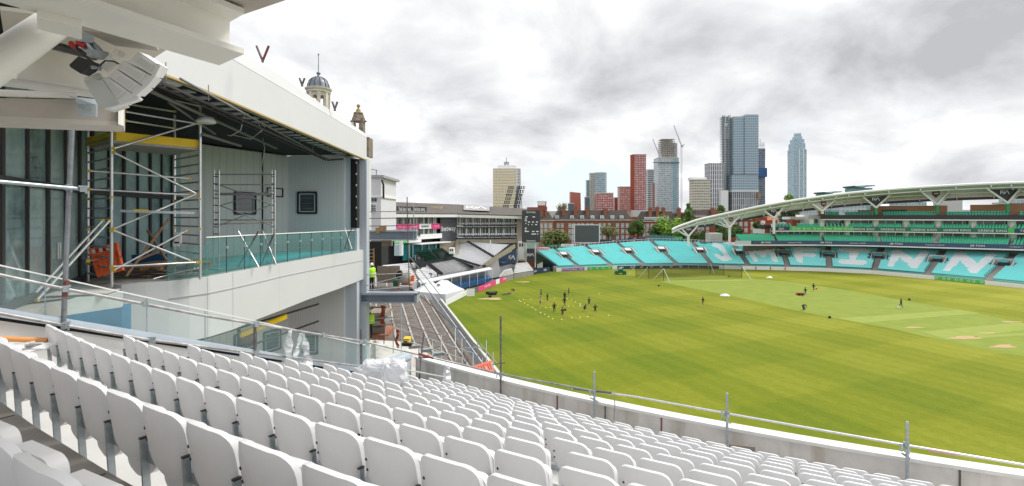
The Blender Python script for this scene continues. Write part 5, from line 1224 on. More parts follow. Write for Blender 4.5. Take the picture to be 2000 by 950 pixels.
# teal seat patches at the corner
tp_=thing('upper_seat_block','small block of dark teal seats above the turquoise terrace','seating',tuple(bp_(1300)))
terrace(tp_,bp_(1278)+V(0,.5,.2),bp_(1300)+V(0,.5,.2),bp_(1300)+V(-1.5,5,2.0),bp_(1276)+V(-1.5,5,2.0),5,'teal',.6,blk='left corner block'); terrace(tp_,bp_(1304)+V(0,.5,.2),bp_(1334)+V(0,.5,.2),bp_(1330)+V(-1.5,5,1.9),bp_(1302)+V(-1.5,5,2.0),5,'teal',.6,blk='right corner block')
# big screen
bs=thing('big_screen','large dark grey replay screen on white lattice legs behind the turquoise seats','screen',tuple(P(1146,474,185)))
fbox(1122.5,1170,440,474,185,1.2,M['screenb'],'display',bs)
b=MB()
for y in (439.6,474.4): b.beam(P(1122,y,184.9),P(1171,y,184.9),.25)
for x in (1122.3,1170.6): b.beam(P(x,439,184.9),P(x,475,184.9),.25,.25,up=(0,1,0))
b.build('frame',M['white'],bs); b=MB()
for x in (1117.5,1121): b.beam(P(x,438.5,186),P(x,480,186),.22,.22,up=(0,1,0))
for i in range(14): y=439+i*3; b.beam(P(1117.5,y,186),P(1121,y+(1.5 if i%2 else 0),186),.18)
b.build('side_lattice',M['white'],bs); b=MB()
for x in range(1124,1172,9): b.beam(P(x,474,185.5),P(x,486,185.5),.3,.3,up=(0,1,0))
b.build('legs',M['white'],bs)
# floodlight tower
flt=thing('floodlight_tower','leaning grey floodlight mast carrying staggered rows of black lamps','floodlight',tuple(P(1008,410,172)))
b=MB(); b.beam(P(1002,440,176),P(1012,362,172),.9,.9,up=(0,1,0)); b.beam(P(1020,412,174),P(1015,362,172),.25,.25,up=(0,1,0)); b.build('mast',M['galv'],flt)
for r in range(6):
    y=366+r*7.2; x0=994-r*2.0 ; b=MB(); b.tube([P(x0,y,171.5),P(x0+33,y,171.5)],.08,5); b.build('crossbar',M['galv'],flt)
    for hf in (0,3.2):
        for i in range(6):
            x=x0+i*(4.0 if i<3 else 4.4)+(7 if i>2 else 0); q=P(x,y+hf,171.2); b=MB(); b.lathe((0,0,0),[(.1,0),(.27,.25),(.27,.32)],8); b.v=[Matrix.Rotation(R_(70),3,'X')@v+q for v in b.v]; b.build('lamp',M['blackp'],flt)
# ================================================================== MAIN STAND (right) upper decks
US=thing('main_stand','curved modern stand with green seat decks, boxes and white columns','grandstand',(110,165,0))
FB=[(1436,478,0),(1500,478,0),(1600,478,0),(1700,479.5,0),(1800,482.2,0),(1900,484.7,0),(2000,487.3,0),(2100,490,0)]
def fsc(x,off=0,z=0.0):
    y=interp(FB,x)[0]; D=(H-7.75)/((y-420)/1000); p=P(x,0,D); 
    k=-V(p.x-60,p.y-75,0).normalized(); q=p-k*off; return V(q.x,q.y,z)
def band(x0,x1,z0,z1,off,th,m,name,par_=US,n=24):
    xs=[x0+(x1-x0)*i/n for i in range(n+1)]
    return MB().slab([fsc(x,off,z0) for x in xs],[fsc(x,off,z1) for x in xs],[(fsc(x,off+th,0)-fsc(x,off,0)) for x in xs]).build(name,m,par_)
band(1436,2100,7.4,7.75,-.1,12,M['white'],'floor_slab'); band(1436,2100,7.75,8.95,0,.15,M['navy'],'ledge_board')
band(1436,1467,7.76,8.94,-.03,.1,mat('pale_ledge',(.55,.62,.68),.6),'ledge_board')
band(1470,2100,4.0,7.4,11,.3,M['concd'],'rear_wall')
bb_=thing('ledge_sign','long navy ledge sign with white investment bank lettering on the main stand','sign',tuple(fsc(1600,0,7.8)))
MB().slab([fsc(x,-.10,7.80) for x in range(1470,2100,30)],[fsc(x,-.10,8.90) for x in range(1470,2100,30)],V(0,.08,0)).build('panel',mat('ledge_navy',(.055,.085,.17),.5),bb_)
def fl_text(s_,px,z,h,par_,off=-.4,m=None,width=None):
    a=fsc(px-3,off);c_=fsc(px+3,off); lettering(s_,at((a+c_)/2,z),c_-a,(0,0,1),h,m or M['white'],par_,width=width,bold=.006)
for x,s_ in ((1495,'JM FINN'),(1552,'Investment | Wealth'),(1613,'JM FINN'),(1675,'Investment | Wealth'),(1750,'JM FINN'),(1826,'Investment | Wealth'),(1909,'JM FINN'),(1985,'Investment |')):
    fl_text(s_,x,8.33,.72 if s_[0]=='J' else .42,bb_)
def deck(x0,x1,z0,z1,o0,o1,n,kind,nm='seat_deck'):
    global DK; DK+=1
    xs=[x0+(x1-x0)*i/5 for i in range(6)]
    for a,c_ in zip(xs,xs[1:]):
        terrace(US,fsc(a,o0,z0),fsc(c_,o0,z0),fsc(c_,o1,z1),fsc(a,o1,z1),n,kind,.56,mm=mat('deck_grey',(.30,.31,.30),.85),base=z0-.2,blk='%s deck block %s, bay %s'%('lower' if z0<10 else 'middle' if z0<15 else 'top',ordw(DK),ordw(xs.index(a))))
DK=-1
# deck 2 seats
x=1445
segs2=[(1448,1516),(1521,1606),(1612,1716),(1722,1822),(1834,1968),(1976,2080)]
for a,c_ in segs2: deck(a,c_,8.55,10.3,.6,6.0,8,'green')
# back wall with glazing of deck 2
gm=grid_mat('box_glazing',(.75,.75,.75),(.04,.05,.055),1.9,40,.10,.0,glass2=(.22,.26,.28))
band(1512,2100,10.2,12.6,6.3,.3,gm,'box_glazing')
band(1515,2100,12.0,13.3,2.6,.2,M['greenb'],'ledge_board'); band(1513,2100,11.7,12.0,2.5,5,M['white'],'floor_slab')
for (a,c_,m,tx,lb) in ((1516,1545,M['navy'],'@','short navy upper ledge sign with car emblem'),(1546,1668,M['greenb'],'O','bright green upper ledge sign with roundels on the main stand'),(1669,1966,M['dgb'],'GREENE KING','deep green upper ledge sign with repeated white lettering'),(1980,2090,M['navy'],'THE','navy upper ledge sign at the right edge')):
    t=thing('ledge_sign',lb,'sign',tuple(fsc(a,2.5,12)))
    k=max(1,int((c_-a)/25)); xs=[a+(c_-a)*i/k for i in range(k+1)]
    MB().slab([fsc(x,2.45,12.03) for x in xs],[fsc(x,2.45,13.28) for x in xs],V(0,.1,0)).build('panel',m,t)
    if tx=='GREENE KING':
        for x in (1688,1744,1804,1868,1936): fl_text(tx,x,12.6,.62,t,off=2.05)
    elif tx=='O':
        x=1553
        while x<1668: fl_text('O',x,12.65,.7,t,off=2.05); fl_text('NKD',x+9,12.6,.4,t,off=2.05); x+=20
    elif tx=='@': p=fsc(1530,2.4,12.6); car_logo(p,(1,0,0),(0,0,1),.7,M['white'],t)
    else: fl_text(tx,1998,12.65,.6,t,off=2.05)
# deck 3 seats
for a,c_ in [(1519,1552),(1562,1604),(1616,1652),(1662,1706),(1716,1762),(1776,1824),(1838,1892),(1904,1964),(1976,2080)]: deck(a,c_,12.9,13.9,2.9,5.4,4,'green')
band(1585,2100,13.3,15.6,6.4,.3,gm,'box_glazing')
for i,x in enumerate([1589,1609,1658,1712,1770,1831,1897,1971,2050]):
    p=fsc(x,5.2,0); MB().beam(at(p,12.6),at(p,15.7),1.4,1.0,up=(0,1,0)).build('column',M['white'],US)
    if x>1600: p=fsc(x,6,0); MB().beam(at(p,9),at(p,12),1.2,1.0,up=(0,1,0)).build('column',M['white'],US)
band(1606,2100,15.65,16.95,3.2,1.2,M['black2'],'black_band'); band(1606,2100,15.35,15.65,3.0,5,M['white'],'floor_slab')
for a,c_ in [(1619,1643),(1655,1709),(1726,1828),(1847,1966),(1986,2080)]: deck(a,c_,16.4,17.8,4.0,6.5,3,'green')
bm_=[(1607,1619,402,418),(1705,1780,402,411),(1780,1848,402,413),(1891,1941,401,411),(1941,2040,399,412)]
for i,(a,c_,y0,y1) in enumerate(bm_):
    z1=H+(420-y0)/1000*155; band(a,c_,16.6,z1,8,3,mat('brown_box',(.36,.19,.11),.6,var=.15),'hospitality_box',n=4)
band(1726,1772,16.8,18.6,7.8,.2,M['black2'],'box_opening',n=3); band(1680,1706,16.7,18.5,7.9,1,mat('poster_red',(.30,.12,.10),.6,var=.5,vscale=.5),'mural',n=3)
# left end blocks of the stand
def ubox(x0,x1,y0,y1,D,dp,m,nm): return fbox(x0,x1,y0,y1,D,dp,m,nm,US)
ubox(1580,1606,420,436,168,8,M['white'],'end_block'); ubox(1585,1591,430,441,167.8,.3,M['win'],'window'); ubox(1594,1603,430,441,167.8,.3,M['win'],'window')
ubox(1548,1563,430,442,170,4,M['brickr'],'brick_kiosk'); ubox(1543,1570,424,429,171,5,M['white'],'kiosk_canopy'); ubox(1494,1505,443,456,166,4,M['brickr'],'kiosk'); ubox(1494,1506,440,447,165.8,4.4,M['black2'],'kiosk_roof'); ubox(1479,1494,448,456,166,3,M['white'],'kiosk')
ubox(1388,1411,456,478,185,5,mat('pale_shed',(.55,.55,.5),.7),'shed') ; ubox(1370,1438,474,480,182,3,M['black2'],'fence_panel')
# ---- roof of the main stand
RT=[(1313,449,165,.2),(1322,444,165.5,1.2),(1340,437.5,166,2.5),(1366,429,166,4),(1400,421.5,165.5,6),(1430,415,164,8),(1493,402,160.5,11.2),(1556,391,158,13.3),(1600,385,156.5,14.5),(1640,379.8,155,15),(1680,375.5,153,15.5),(1750,369.5,150,16),(1850,363,145,16.5),(1950,358.5,139.5,16.5),(2000,357,137,16.5),(2100,355,132,16.5)]
CR=thing('canopy_roof','sweeping white leaf shaped canopy roof rising over the main stand','roof',(110,160,16))
front=[];back=[]
for x,y,D,wd in RT:
    p=P(x,y,D); k=V(p.x-50,p.y-60,0).normalized(); front.append(p); back.append(p+k*wd+V(0,0,-2.7*min(1,wd/7)))
def sub(pts,n=6):
    o=[]
    for i in range(len(pts)-1):
        p0,p1,p2,p3=pts[max(i-1,0)],pts[i],pts[i+1],pts[min(i+2,len(pts)-1)]
        for k in range(n): 
            t=k/n; o.append(.5*((2*p1)+(-p0+p2)*t+(2*p0-5*p1+4*p2-p3)*t*t+(-p0+3*p1-3*p2+p3)*t**3))
    o.append(pts[-1]); return o
F_=sub(front);B2=sub(back); mid=[a.lerp(c_,.5)+V(0,0,.5) for a,c_ in zip(F_,B2)]
b=MB(); b.strip(F_,mid); b.strip(mid,B2); dn=[p-V(0,0,.45) for p in F_]; dm=[p-V(0,0,.45) for p in mid]; db=[p-V(0,0,.45) for p in B2]
b.strip(dm,dn); b.strip(db,dm); b.sm=[True]*len(b.sm); b.build('roof_skin',M['white'],CR)
MB().tube(F_,.38,8).build('leading_edge',M['white'],CR)
MB().tube([p-V(0,0,.9)+(q-p)*.09 for p,q in zip(F_,B2)],.2,6).build('edge_tube',M['white'],CR)
MB().tube([p.lerp(q,.42)-V(0,0,.95) for p,q in zip(F_,B2)],.2,6).build('roof_purlin',M['white'],CR); MB().tube([p.lerp(q,.7)-V(0,0,.8) for p,q in zip(F_,B2)],.2,6).build('roof_purlin',M['white'],CR)
b=MB(); b.slab([p-V(0,0,1.25) for p in B2[12:]],[p-V(0,0,.4) for p in B2[12:]],V(0,.3,0)); b.build('rear_valance',mat('valance',(.10,.10,.105),.7),CR)
for i in range(5,len(F_)-2,4): MB().beam(F_[i]-V(0,0,.7),B2[i]-V(0,0,.7),.25,.5).build('rafter',M['white'],CR)
def vstrut(nx,ny,base_y,arms,D,label,green=False,sign=None,ball=False):
    t=thing('branching_column',label,'column',tuple(P(nx,base_y,D)))
    MB().tube([P(nx,base_y,D),P(nx,ny,D)],.42 if not green else .42,12).build('trunk',M['green'] if green else M['white'],t)
    for ax_,ay,dD in arms: MB().tube([P(nx,ny,D-.4),P(ax_,ay,D+dD-.4)],.28,8,radii=[.33,.22]).build('arm',M['white'],t)
    if ball: 
        b=MB(); b.lathe(P(nx+8,ny-8,D-.3),[(.05,-.7),(.5,-.5),(.7,0),(.5,.5),(.05,.7)],12); b.build('node',M['white'],t)
    if sign:
        m=M['black2'] if sign=='@' else mat('sign_pale',(.55,.54,.54),.6)
        pts=[P(x,y,D-.1) for x,y in sign_pts]
        MB().prism(pts,(0,0,0),(0,.12,0)).build('sign_panel',m,t); c=sum(pts,Vector())/3
        wd=(pts[1]-pts[0]).length
        if sign=='@': car_logo(c+V(-.2,-.1,.35),(1,0,0),(0,0,1),wd*.13,M['white'],t)
        else:
            s_=wd*.14; q=c+V(0,-.1,.4); b=MB(); b.prism([q+V(-s_,0,s_),q+V(s_,0,s_),q+V(s_,0,-s_*.2),q+V(0,0,-s_*1.1),q+V(-s_,0,-s_*.2)],(0,0,0),(0,-.08,0)); b.build('crest',mat('crest_brown',(.10,.03,.03),.5),t)
            MB().box(q+V(0,-.12,s_*.1),(s_*1.2,.04,s_*.35)).build('crest_band',mat('crest_band',(.6,.5,.45),.5),t)
sign_pts=[(1333,448),(1362,442),(1345,461)]; vstrut(1344.5,462,481,[(1331,446,0),(1324,451,1),(1363,441,0)],166.5,'leftmost branching white column under the roof tip, with dark sign',sign='@')
sign_pts=[(1414,429),(1443,423),(1425,443)]; vstrut(1425,445,481,[(1412,427,0),(1404,433,2),(1445,421,0),(1398,437,4)],165.5,'second branching white column, with pale crest sign',sign='c')
sign_pts=[(1496,413),(1530,407),(1512,424)]; vstrut(1511.5,426,457,[(1493,412,0),(1486,410,3),(1537,398,0),(1533,405,4)],162,'third branching white column, with bright round node',sign='@',ball=True)
sign_pts=[(1590,399),(1628,393),(1606,412)]; vstrut(1606,413,418,[(1587,399,0),(1632,390,0),(1580,400,4)],158.5,'fourth branching column, above the end of the black band, with crest sign',sign='c')
sign_pts=[(1688,387),(1736,382),(1711,405)]; vstrut(1711,406,419,[(1686,385,0),(1739,380,0),(1737,384,4)],155,'fifth branching column on a green post, with dark sign',True,'@')
sign_pts=[(1800,375),(1852,373),(1830,397)]; vstrut(1830.5,400,417,[(1790,367,0),(1855,372,0),(1864,374,4),(1800,372,4)],150,'sixth branching column on a green post, with crest sign',True,'c')
sign_pts=[(1932,371),(1990,370),(1968,393)]; vstrut(1968,397,415,[(1925,367,0),(1993,368,0),(2000,372,4),(1938,398,3)],142,'rightmost branching column on a green post, with dark sign',True,'@')
# ================================================================== BUILDINGS beyond
def prismbox(name,label,cat,x0,x1,ytop,D,dp,m,ybase=470,rot=0):
    t=thing(name,label,cat,tuple(P((x0+x1)/2,ybase,D)))
    a=P(x0,ytop,D);c_=P(x1,ytop,D); z0=min(0,0); MB().box(((a.x+c_.x)/2,D+dp/2,a.z/2),(c_.x-a.x,dp,a.z)).build('tower_body',m,t); return t
def mansion(name,label,x0,x1,ye,yr,D,m,chim,dorm,winx,winy,slope=0):
    t=thing(name,label,'building',tuple(P((x0+x1)/2,475,D))); a=P(x0,ye,D);c_=P(x1,ye,D); z=a.z; dp=12
    MB().box(((a.x+c_.x)/2,D+dp/2,z/2),(c_.x-a.x,dp,z)).build('wall',m,t)
    MB().box(((a.x+c_.x)/2,D-.1,z+.05),(c_.x-a.x+.8,1,.35)).build('cornice',M['stonew'],t)
    zr=H-(yr-420)/1000*(D+3); dx=2.2
    b=MB(); b.add([V(a.x,D-.1,z+.2),V(c_.x,D-.1,z+.2),V(c_.x,D+dp,z+.2),V(a.x,D+dp,z+.2),V(a.x+dx,D+3.2,zr),V(c_.x-dx,D+3.2,zr),V(c_.x-dx,D+dp-3.2,zr),V(a.x+dx,D+dp-3.2,zr)],[(0,1,5,4),(1,2,6,5),(2,3,7,6),(3,0,4,7),(4,5,6,7)]); b.build('roof',M['tile'],t)
    for x,y in chim:
        q=P(x,y,D+2); b=MB(); b.box((q.x,D+2.5,(q.z+z)/2),(1.5,2.2,q.z-z)); b.box((q.x,D+2.5,q.z),(1.8,2.5,.35))
        for i in (-.4,.1,.5): b.box((q.x+i,D+2.5,q.z+.4),(.25,.3,.6))
        b.build('chimney',M['brick'],t)
    for x in dorm:
        q=P(x,ye-3,D+.5); f=MB().box((q.x,D+1.4,z+1.3),(1.7,2.2,1.7)).build('dormer',M['white'],t); MB().box((q.x,D+.27,z+1.3),(1.3,.06,1.1)).build('pane',M['winb'],f)
    for y in winy:
        for x in winx:
            q=P(x,y,D); f=MB().box((q.x,D-.03,q.z),(1.25,.12,1.9)).build('window',M['white'],t); b=MB()
            for i in (-.28,.28):
                for j in (-.45,.45): b.box((q.x+i,D-.10,q.z+j),(.44,.04,.72))
            b.build('pane',M['winb'],f)
    return t
mansion('mansion_block','brown brick mansion block with dark roof and tall chimneys behind the big screen',1082,1234,430.5,411,232,M['brick'],[(1101,406.5),(1124,406.5),(1147,407),(1182,408)],[1088,1117,1137,1157,1176,1196,1214],[1090,1098,1113,1121,1130,1138,1148,1156,1172,1180,1190,1206,1216,1225],[441,452.5,464])
mansion('mansion_block','buff brick wing of the mansion block next to the scoreboard',1053,1081,431,413,226,mat('brick_tan',(.40,.24,.16),.85,var=.15),[(1065,406),(1060,410)],[],[1057,1066,1075],[441.5,453,465])
mansion('mansion_block','red brick mansion block partly hidden by the bright green tree',1252,1325,433,413,250,M['brickr'],[(1270,407),(1284,406),(1296,407.5),(1326,408)],[1262,1270,1278,1286,1294,1303],[1258,1265,1273,1281,1289,1297,1306,1315],[441,450,459])
mansion('mansion_block','dark roofed block behind the poplar tree',1356,1400,431,411,262,M['brickr'],[(1392,408)],[1364,1376,1386],[1362,1370,1378,1386],[441,450])
mansion('brick_flats','narrow red brick flats with white balconies under the canopy tip',1361,1389,424,420,222,M['brickr'],[],[],[1365,1372,1382],[436,446,456.5,467])
mansion('brick_house','red brick house seen beneath the canopy between two columns',1430,1466,429,424,226,M['brickr'],[],[],[1437,1447,1457],[438,450])
ho=thing('terraced_houses','terrace of orange roofed red houses seen under the canopy','houses',tuple(P(1480,450,300)))
for i,(x0,x1,y) in enumerate(((1458,1480,421),(1480,1500,418),(1500,1520,424))):
    a=P(x0,y,300);c_=P(x1,y,300); zt_=a.z; MB().box(((a.x+c_.x)/2,306,(zt_-2)/2),(c_.x-a.x,10,zt_-2)).build('wall',M['brickr'],ho)
    b=MB(); b.prism([V(a.x-.3,300.5,zt_-2.2),V(c_.x+.3,300.5,zt_-2.2),V(c_.x+.3,305.5,zt_+1.5),V(a.x-.3,305.5,zt_+1.5)],(0,0,0),(0,0,.3)).prism([V(a.x-.3,310.5,zt_-2.2),V(c_.x+.3,310.5,zt_-2.2),V(c_.x+.3,305.5,zt_+1.5),V(a.x-.3,305.5,zt_+1.5)],(0,0,0),(0,0,.3)); b.build('roof',M['roofo'],ho)
    MB().box((a.x+3,299.9,zt_-5),(2.5,.2,2)).build('window',M['white'],ho)
lw=thing('low_building','long low pale wall and sheds beyond the stand under the canopy','building',tuple(P(1470,455,230))); fbox(1425,1515,448,462,228,6,mat('pale_yard',(.42,.38,.32),.85,var=.2,vscale=.2),'wall',lw); fbox(1466,1492,436,448,260,6,mat('sand_wall',(.55,.47,.33),.85),'gable',lw)
# infill roofs between blocks
for (x0,x1,y,m,lb) in ((1235,1254,424,M['brickr'],'small brick building glimpsed between the mansion blocks'),(1318,1360,418,M['tile'],'dark roof filling the gap beside the poplar tree'),(1030,1056,405,M['brick'],'brown brick building behind the scoreboard top')):
    t=thing('brick_building',lb,'building',tuple(P(x0,y,280))); fbox(x0,x1,y,470,280,8,m,'wall',t)
# towers
def tower(x0,x1,yt,D,m,label,dp=None,name='tower_block',extra=None):
    t=thing(name,label,'tower block',tuple(P((x0+x1)/2,440,D))); dp=dp or (x1-x0)/1000*D*.8
    if x0>1000: x0=min(1000+(x0-1000)*(D+dp)/D,x1-(x1-x0)*.35)
    a=P(x0,yt,D);c_=P(x1,yt,D)
    MB().box((0,0,a.z/2),(c_.x-a.x,dp,a.z)) 
    b=MB(); b.box(((a.x+c_.x)/2,D+dp/2,a.z/2),(c_.x-a.x,dp,a.z)); b.build('tower_body',m,t)
    b=MB(); b.box(((a.x+c_.x)/2,D+dp/2,a.z+.4),(c_.x-a.x+.6,dp+.6,.8)); b.build('parapet',extra or M['stonew'],t)
    return t
# 1 yellow-white tower
D=520; ym=grid_mat('yellow_tower',(.80,.79,.76),(.20,.22,.24),3.2,2.9,.45,.45,oz=-.4,glass2=(.6,.6,.6))
t=tower(963,1016,331,D,ym,'tall cream and yellow banded tower block behind the floodlight mast',dp=18)
a=P(963,331,D); z=a.z-1.2; k=0
while z>6:
    if k<18: MB().box((P(988,0,D).x-1.6,D-.25,z-.9),(23.0,.5,1.35)).build('yellow_band',mat('yellow_panel',(.82,.66,.36),.6),t)
    z-=2.9; k+=1
MB().box((P(1015,0,D).x,D-.15,a.z/2),(2.0,.6,a.z)).build('stair_strip',mat('tower_side',(.55,.53,.50),.7),t)
MB().box((P(990,0,D).x,D+8,a.z+1.5),(19,9,5.5)).build('plant_room',M['white'],t)
b=MB()
for i in (-2,-.7,.7,2): b.box((P(989,0,D).x+i,D+6,a.z+6.5),(.9,.6,3.4))
b.beam(P(989,320,D+6),P(989,308,D+6),.5); b.build('antennas',mat('antenna',(.22,.22,.23),.6),t)
def glassmat2(nm,f,g,g2,px=3,pz=3.2,fx=.18,fz=.25,rg=.12): return grid_mat(nm,f,g,px,pz,fx,fz,glass2=g2,roughg=rg)
g1=glassmat2('tower_glass_a',(.36,.45,.50),(.13,.22,.28),(.32,.42,.48))
t=tower(1144,1151,353,880,g1,'slim blue glass tower at the left of a cluster of four',dp=12)
t=tower(1150.5,1163,339,860,glassmat2('tower_sand',(.50,.48,.40),(.30,.30,.26),(.4,.4,.35)),'sand coloured tower left of the round glass tower',dp=14)
t=thing('tower_block','round pale blue glass tower beside the sand coloured one','tower block',tuple(P(1175,440,850))); c=P(1175,336,850); MB().lathe((c.x,865,0),[(11.2,0),(11.2,c.z)],24,False).build('tower_body',glassmat2('tower_round',(.50,.58,.62),(.20,.32,.38),(.35,.47,.52),2.4,3.2),t); MB().lathe((c.x,865,c.z-1.5),[(11.5,0),(11.5,1.6)],24,False).build('crown_ring',M['white'],t)
t=tower(1141.5,1152,386,620,mat('slate_block',(.12,.16,.19),.4,var=.2,vscale=.1),'dark slate block at the foot of the glass cluster',dp=8)
rg=grid_mat('red_grid',(.42,.10,.07),(.45,.42,.42),2.0,2.7,.42,.35,glass2=(.20,.20,.22)); rg2=grid_mat('red_dark',(.40,.085,.06),(.30,.12,.10),2.4,2.8,.5,.4)
t=tower(1161,1198,378,600,grid_mat('red_low',(.45,.06,.045),(.65,.62,.62),2.0,2.7,.40,.35,glass2=(.3,.3,.32)),'wide bright red block with white window grid',dp=14)
t=tower(1198,1206,387,640,rg2,'narrow maroon block right of the wide bright red one',dp=8)
t=tower(1206,1231,366,620,rg,'medium red grid tower left of the tallest red tower',dp=12,extra=M['brickr'])
t=tower(1231,1262,303,640,grid_mat('red_tall',(.42,.08,.055),(.66,.62,.62),2.05,2.75,.40,.35,glass2=(.35,.34,.36)),'tallest red tower with pale window grid',dp=14,extra=M['brickr']); 
MB().box((P(1235,0,640).x,639.9,P(0,303,640).z/2),(5.2,.3,P(0,303,640).z)).build('brick_corner',M['brickr'],t)
t=thing('tower_block','salmon red block with leaning top left of the skyline','tower block',tuple(P(1125,430,700))); MB().prism([P(1114,470,700),P(1136,470,700),P(1134,377,700),P(1114,375,700)],(0,0,0),(0,12,0)).build('tower_body',grid_mat('salmon',(.52,.16,.11),(.40,.12,.09),1.6,2.8,.5,.4),t)
t=tower(1109,1121,398.5,500,mat('dark_block',(.10,.13,.17),.5,var=.1),'small dark blue block below the salmon one',dp=8)
t=tower(1050,1067,395,420,M['brickr'],'small brick and white block behind the scoreboard',dp=8); MB().box(P(1058,398,419.8),(6,.3,3)).build('white_panel',M['white'],t)
t=tower(1262,1277,332,900,grid_mat('striped_tower',(.55,.56,.58),(.10,.12,.14),30,3.3,.0,.5,glass2=(.16,.18,.2)),'grey striped tower just right of the tallest red tower',dp=12)
t=tower(1272,1279,358,760,grid_mat('red_stripe',(.45,.2,.18),(.2,.1,.1),30,3.0,.0,.5),'narrow pink striped block before the construction tower',dp=6)
t=tower(1277,1326,309,760,grid_mat('white_glass',(.58,.62,.64),(.22,.30,.35),2.2,3.1,.30,.34,glass2=(.48,.54,.58)),'pale glass tower with unfinished concrete core rising above it',dp=24)
a=P(1277,309,760); MB().box((P(1318,0,760).x,759.8,a.z/2),(6,.4,a.z)).build('blue_corner',glassmat2('corner_blue',(.35,.5,.58),(.20,.36,.44),(.3,.45,.52)),t)
MB().box((P(1301,0,760).x,759,P(0,318,760).z),(39,2,1.2)).build('scaffold_deck',mat('deck_dark',(.16,.18,.2),.7),t)
x0,x1=P(1293,0,770).x,P(1320,0,770).x
for i in range(11): MB().box(((x0+x1)/2,782,P(0,309,770).z+3*i-1),(x1-x0,18,.7)).build('floor_slab',M['conc'],t)
b=MB()
for i in range(7):
    X=x0+.5+(x1-x0-1)*i/6; b.beam(V(X,774,P(0,312,770).z),V(X,774,P(0,277,770).z),.8,.8,up=(0,1,0)).beam(V(X,788,P(0,312,770).z),V(X,788,P(0,277,770).z),.8,.8,up=(0,1,0))
b.build('concrete_columns',M['concd'],t); MB().box(((x0+x1)/2+5,783,P(0,294,770).z),(7,8,24)).build('core',M['conc'],t); MB().box((P(1323,0,770).x,783,P(0,294,770).z),(5,10,24)).build('hoist_strip',mat('hoist',(.45,.48,.5),.6),t)
def crane(px,yb,yt,jx,jy,D,label):
    t=thing('tower_crane',label,'crane',tuple(P(px,yb,D))); b=MB(); w_=.9
    for i in (-1,1): b.beam(P(px,yb,D)+V(i*w_,0,0),P(px,yt,D)+V(i*w_,0,0),.35,.35,up=(0,1,0))
    n=int((yb-yt)/3); 
    for i in range(n): b.beam(P(px,yb-i*3,D)+V(-w_ if i%2 else w_,0,0),P(px,yb-(i+1)*3,D)+V(w_ if i%2 else -w_,0,0),.22)
    b.build('mast',M['galv'],t); b=MB(); b.beam(P(px,yt,D),P(jx,jy,D),.9,.9); b.beam(P(px,yt,D)+V(1.0,0,1.2),P(jx,jy,D),.3,.3); b.build('jib',M['galv'],t)
    b=MB(); b.beam(P(px,yt,D),P(px+5,yt-3,D),1.2,1.6).box(P(px+1,yt,D),(3,2,3)); b.build('cab',M['galv'],t)
crane(1288,309,305,1275,272,765,'thin luffing crane leaning left above the pale tower'); crane(1331,430,286,1316,245,768,'tall luffing crane right of the concrete core'); crane(1416,440,245,1417.5,228,700,'crane mast beside the tallest glass tower')
t=tower(1346,1388,352,560,grid_mat('cream_office',(.62,.58,.48),(.16,.17,.17),2.0,2.9,.25,.55,glass2=(.35,.34,.30)),'cream and yellow slab block in the middle distance',dp=14); MB().box((P(1366,0,560).x,567,P(0,349,560).z),(18,8,3)).build('plant_room',M['white'],t)
t=tower(1376,1413,320,700,grid_mat('white_tower',(.66,.66,.68),(.08,.09,.12),3.0,6.2,.55,.12,glass2=(.14,.14,.18)),'white tower with narrow dark windows and sloping top',dp=16); MB().box((P(1417,0,690).x,698,P(0,372,690).z/2),(10,10,P(0,372,690).z)).build('white_annex',M['white'],t)
gm1=glassmat2('tower_big',(.46,.56,.64),(.22,.32,.41),(.26,.34,.40),2.6,3.4,.2,.24)
t=thing('tower_block','tallest blue grey glass tower with stepped roofline','tower block',tuple(P(1450,440,700)))
for (x0_,x1_,yt,D_,dp) in ((1428,1456,228,700,26),(1455,1481.5,224,698,28)):
    dp=14; x0_=1000+(x0_-4-1000)*(D_+dp)/D_ if x0_<1450 else x0_
    a=P(x0_,yt,D_);c_=P(x1_,yt,D_); MB().box(((a.x+c_.x)/2,D_+dp/2,(a.z+P(0,342,D_).z)/2),(c_.x-a.x,dp,a.z-P(0,342,D_).z)).build('upper_body',gm1,t)
a=P(1430,342,695);c_=P(1481,342,695); MB().box(((a.x+c_.x)/2,703,(a.z+P(0,374,695).z)/2),(c_.x-a.x,16,a.z-P(0,374,695).z)).build('middle_body',gm1,t)
MB().box(((a.x+c_.x)/2,703,a.z),(c_.x-a.x-1,15,1.6)).build('dark_band',mat('band_brown',(.10,.08,.06),.6),t)
z=P(0,374,695).z; MB().box(((a.x+c_.x)/2,703,z/2),(c_.x-a.x-.5,15,z)).build('lower_body',grid_mat('tower_low',(.62,.62,.62),(.10,.12,.15),2.6,9,.30,.06,glass2=(.24,.26,.3)),t); MB().box(((a.x+c_.x)/2,703,z+.4),(c_.x-a.x+1,17,1.6)).build('ledge',M['white'],t)
t=thing('construction_core','open concrete stair core and hoist rising left of the tallest tower','tower core',tuple(P(1420,440,702)))
b=MB(); x0,x1=P(1414.5,0,702).x,P(1429.5,0,702).x
for i in range(64):
    z=8+i*2.33; 
    if z<P(0,226,702).z: b.box(((x0+x1)/2,712,z),(x1-x0,12,.6))
b.build('core_slabs',M['galv'],t); b=MB()
for X in (x0,x0+2.7,x1-2.7,x1-.3): b.beam(V(X,707,0),V(X,707,P(0,224,702).z),.9,.9,up=(0,1,0))
b.build('core_columns',mat('core_grey',(.25,.28,.31),.7),t); MB().box(((x0+x1)/2+1,712,P(0,300,702).z/2+20),(x1-x0-4,8,P(0,300,702).z)).build('core_wall',mat('core_grey',(.25,.28,.31),.7),t)
t=thing('tower_block','dark tower under construction with blue netting behind the tallest tower','tower block',tuple(P(1489,440,740)))
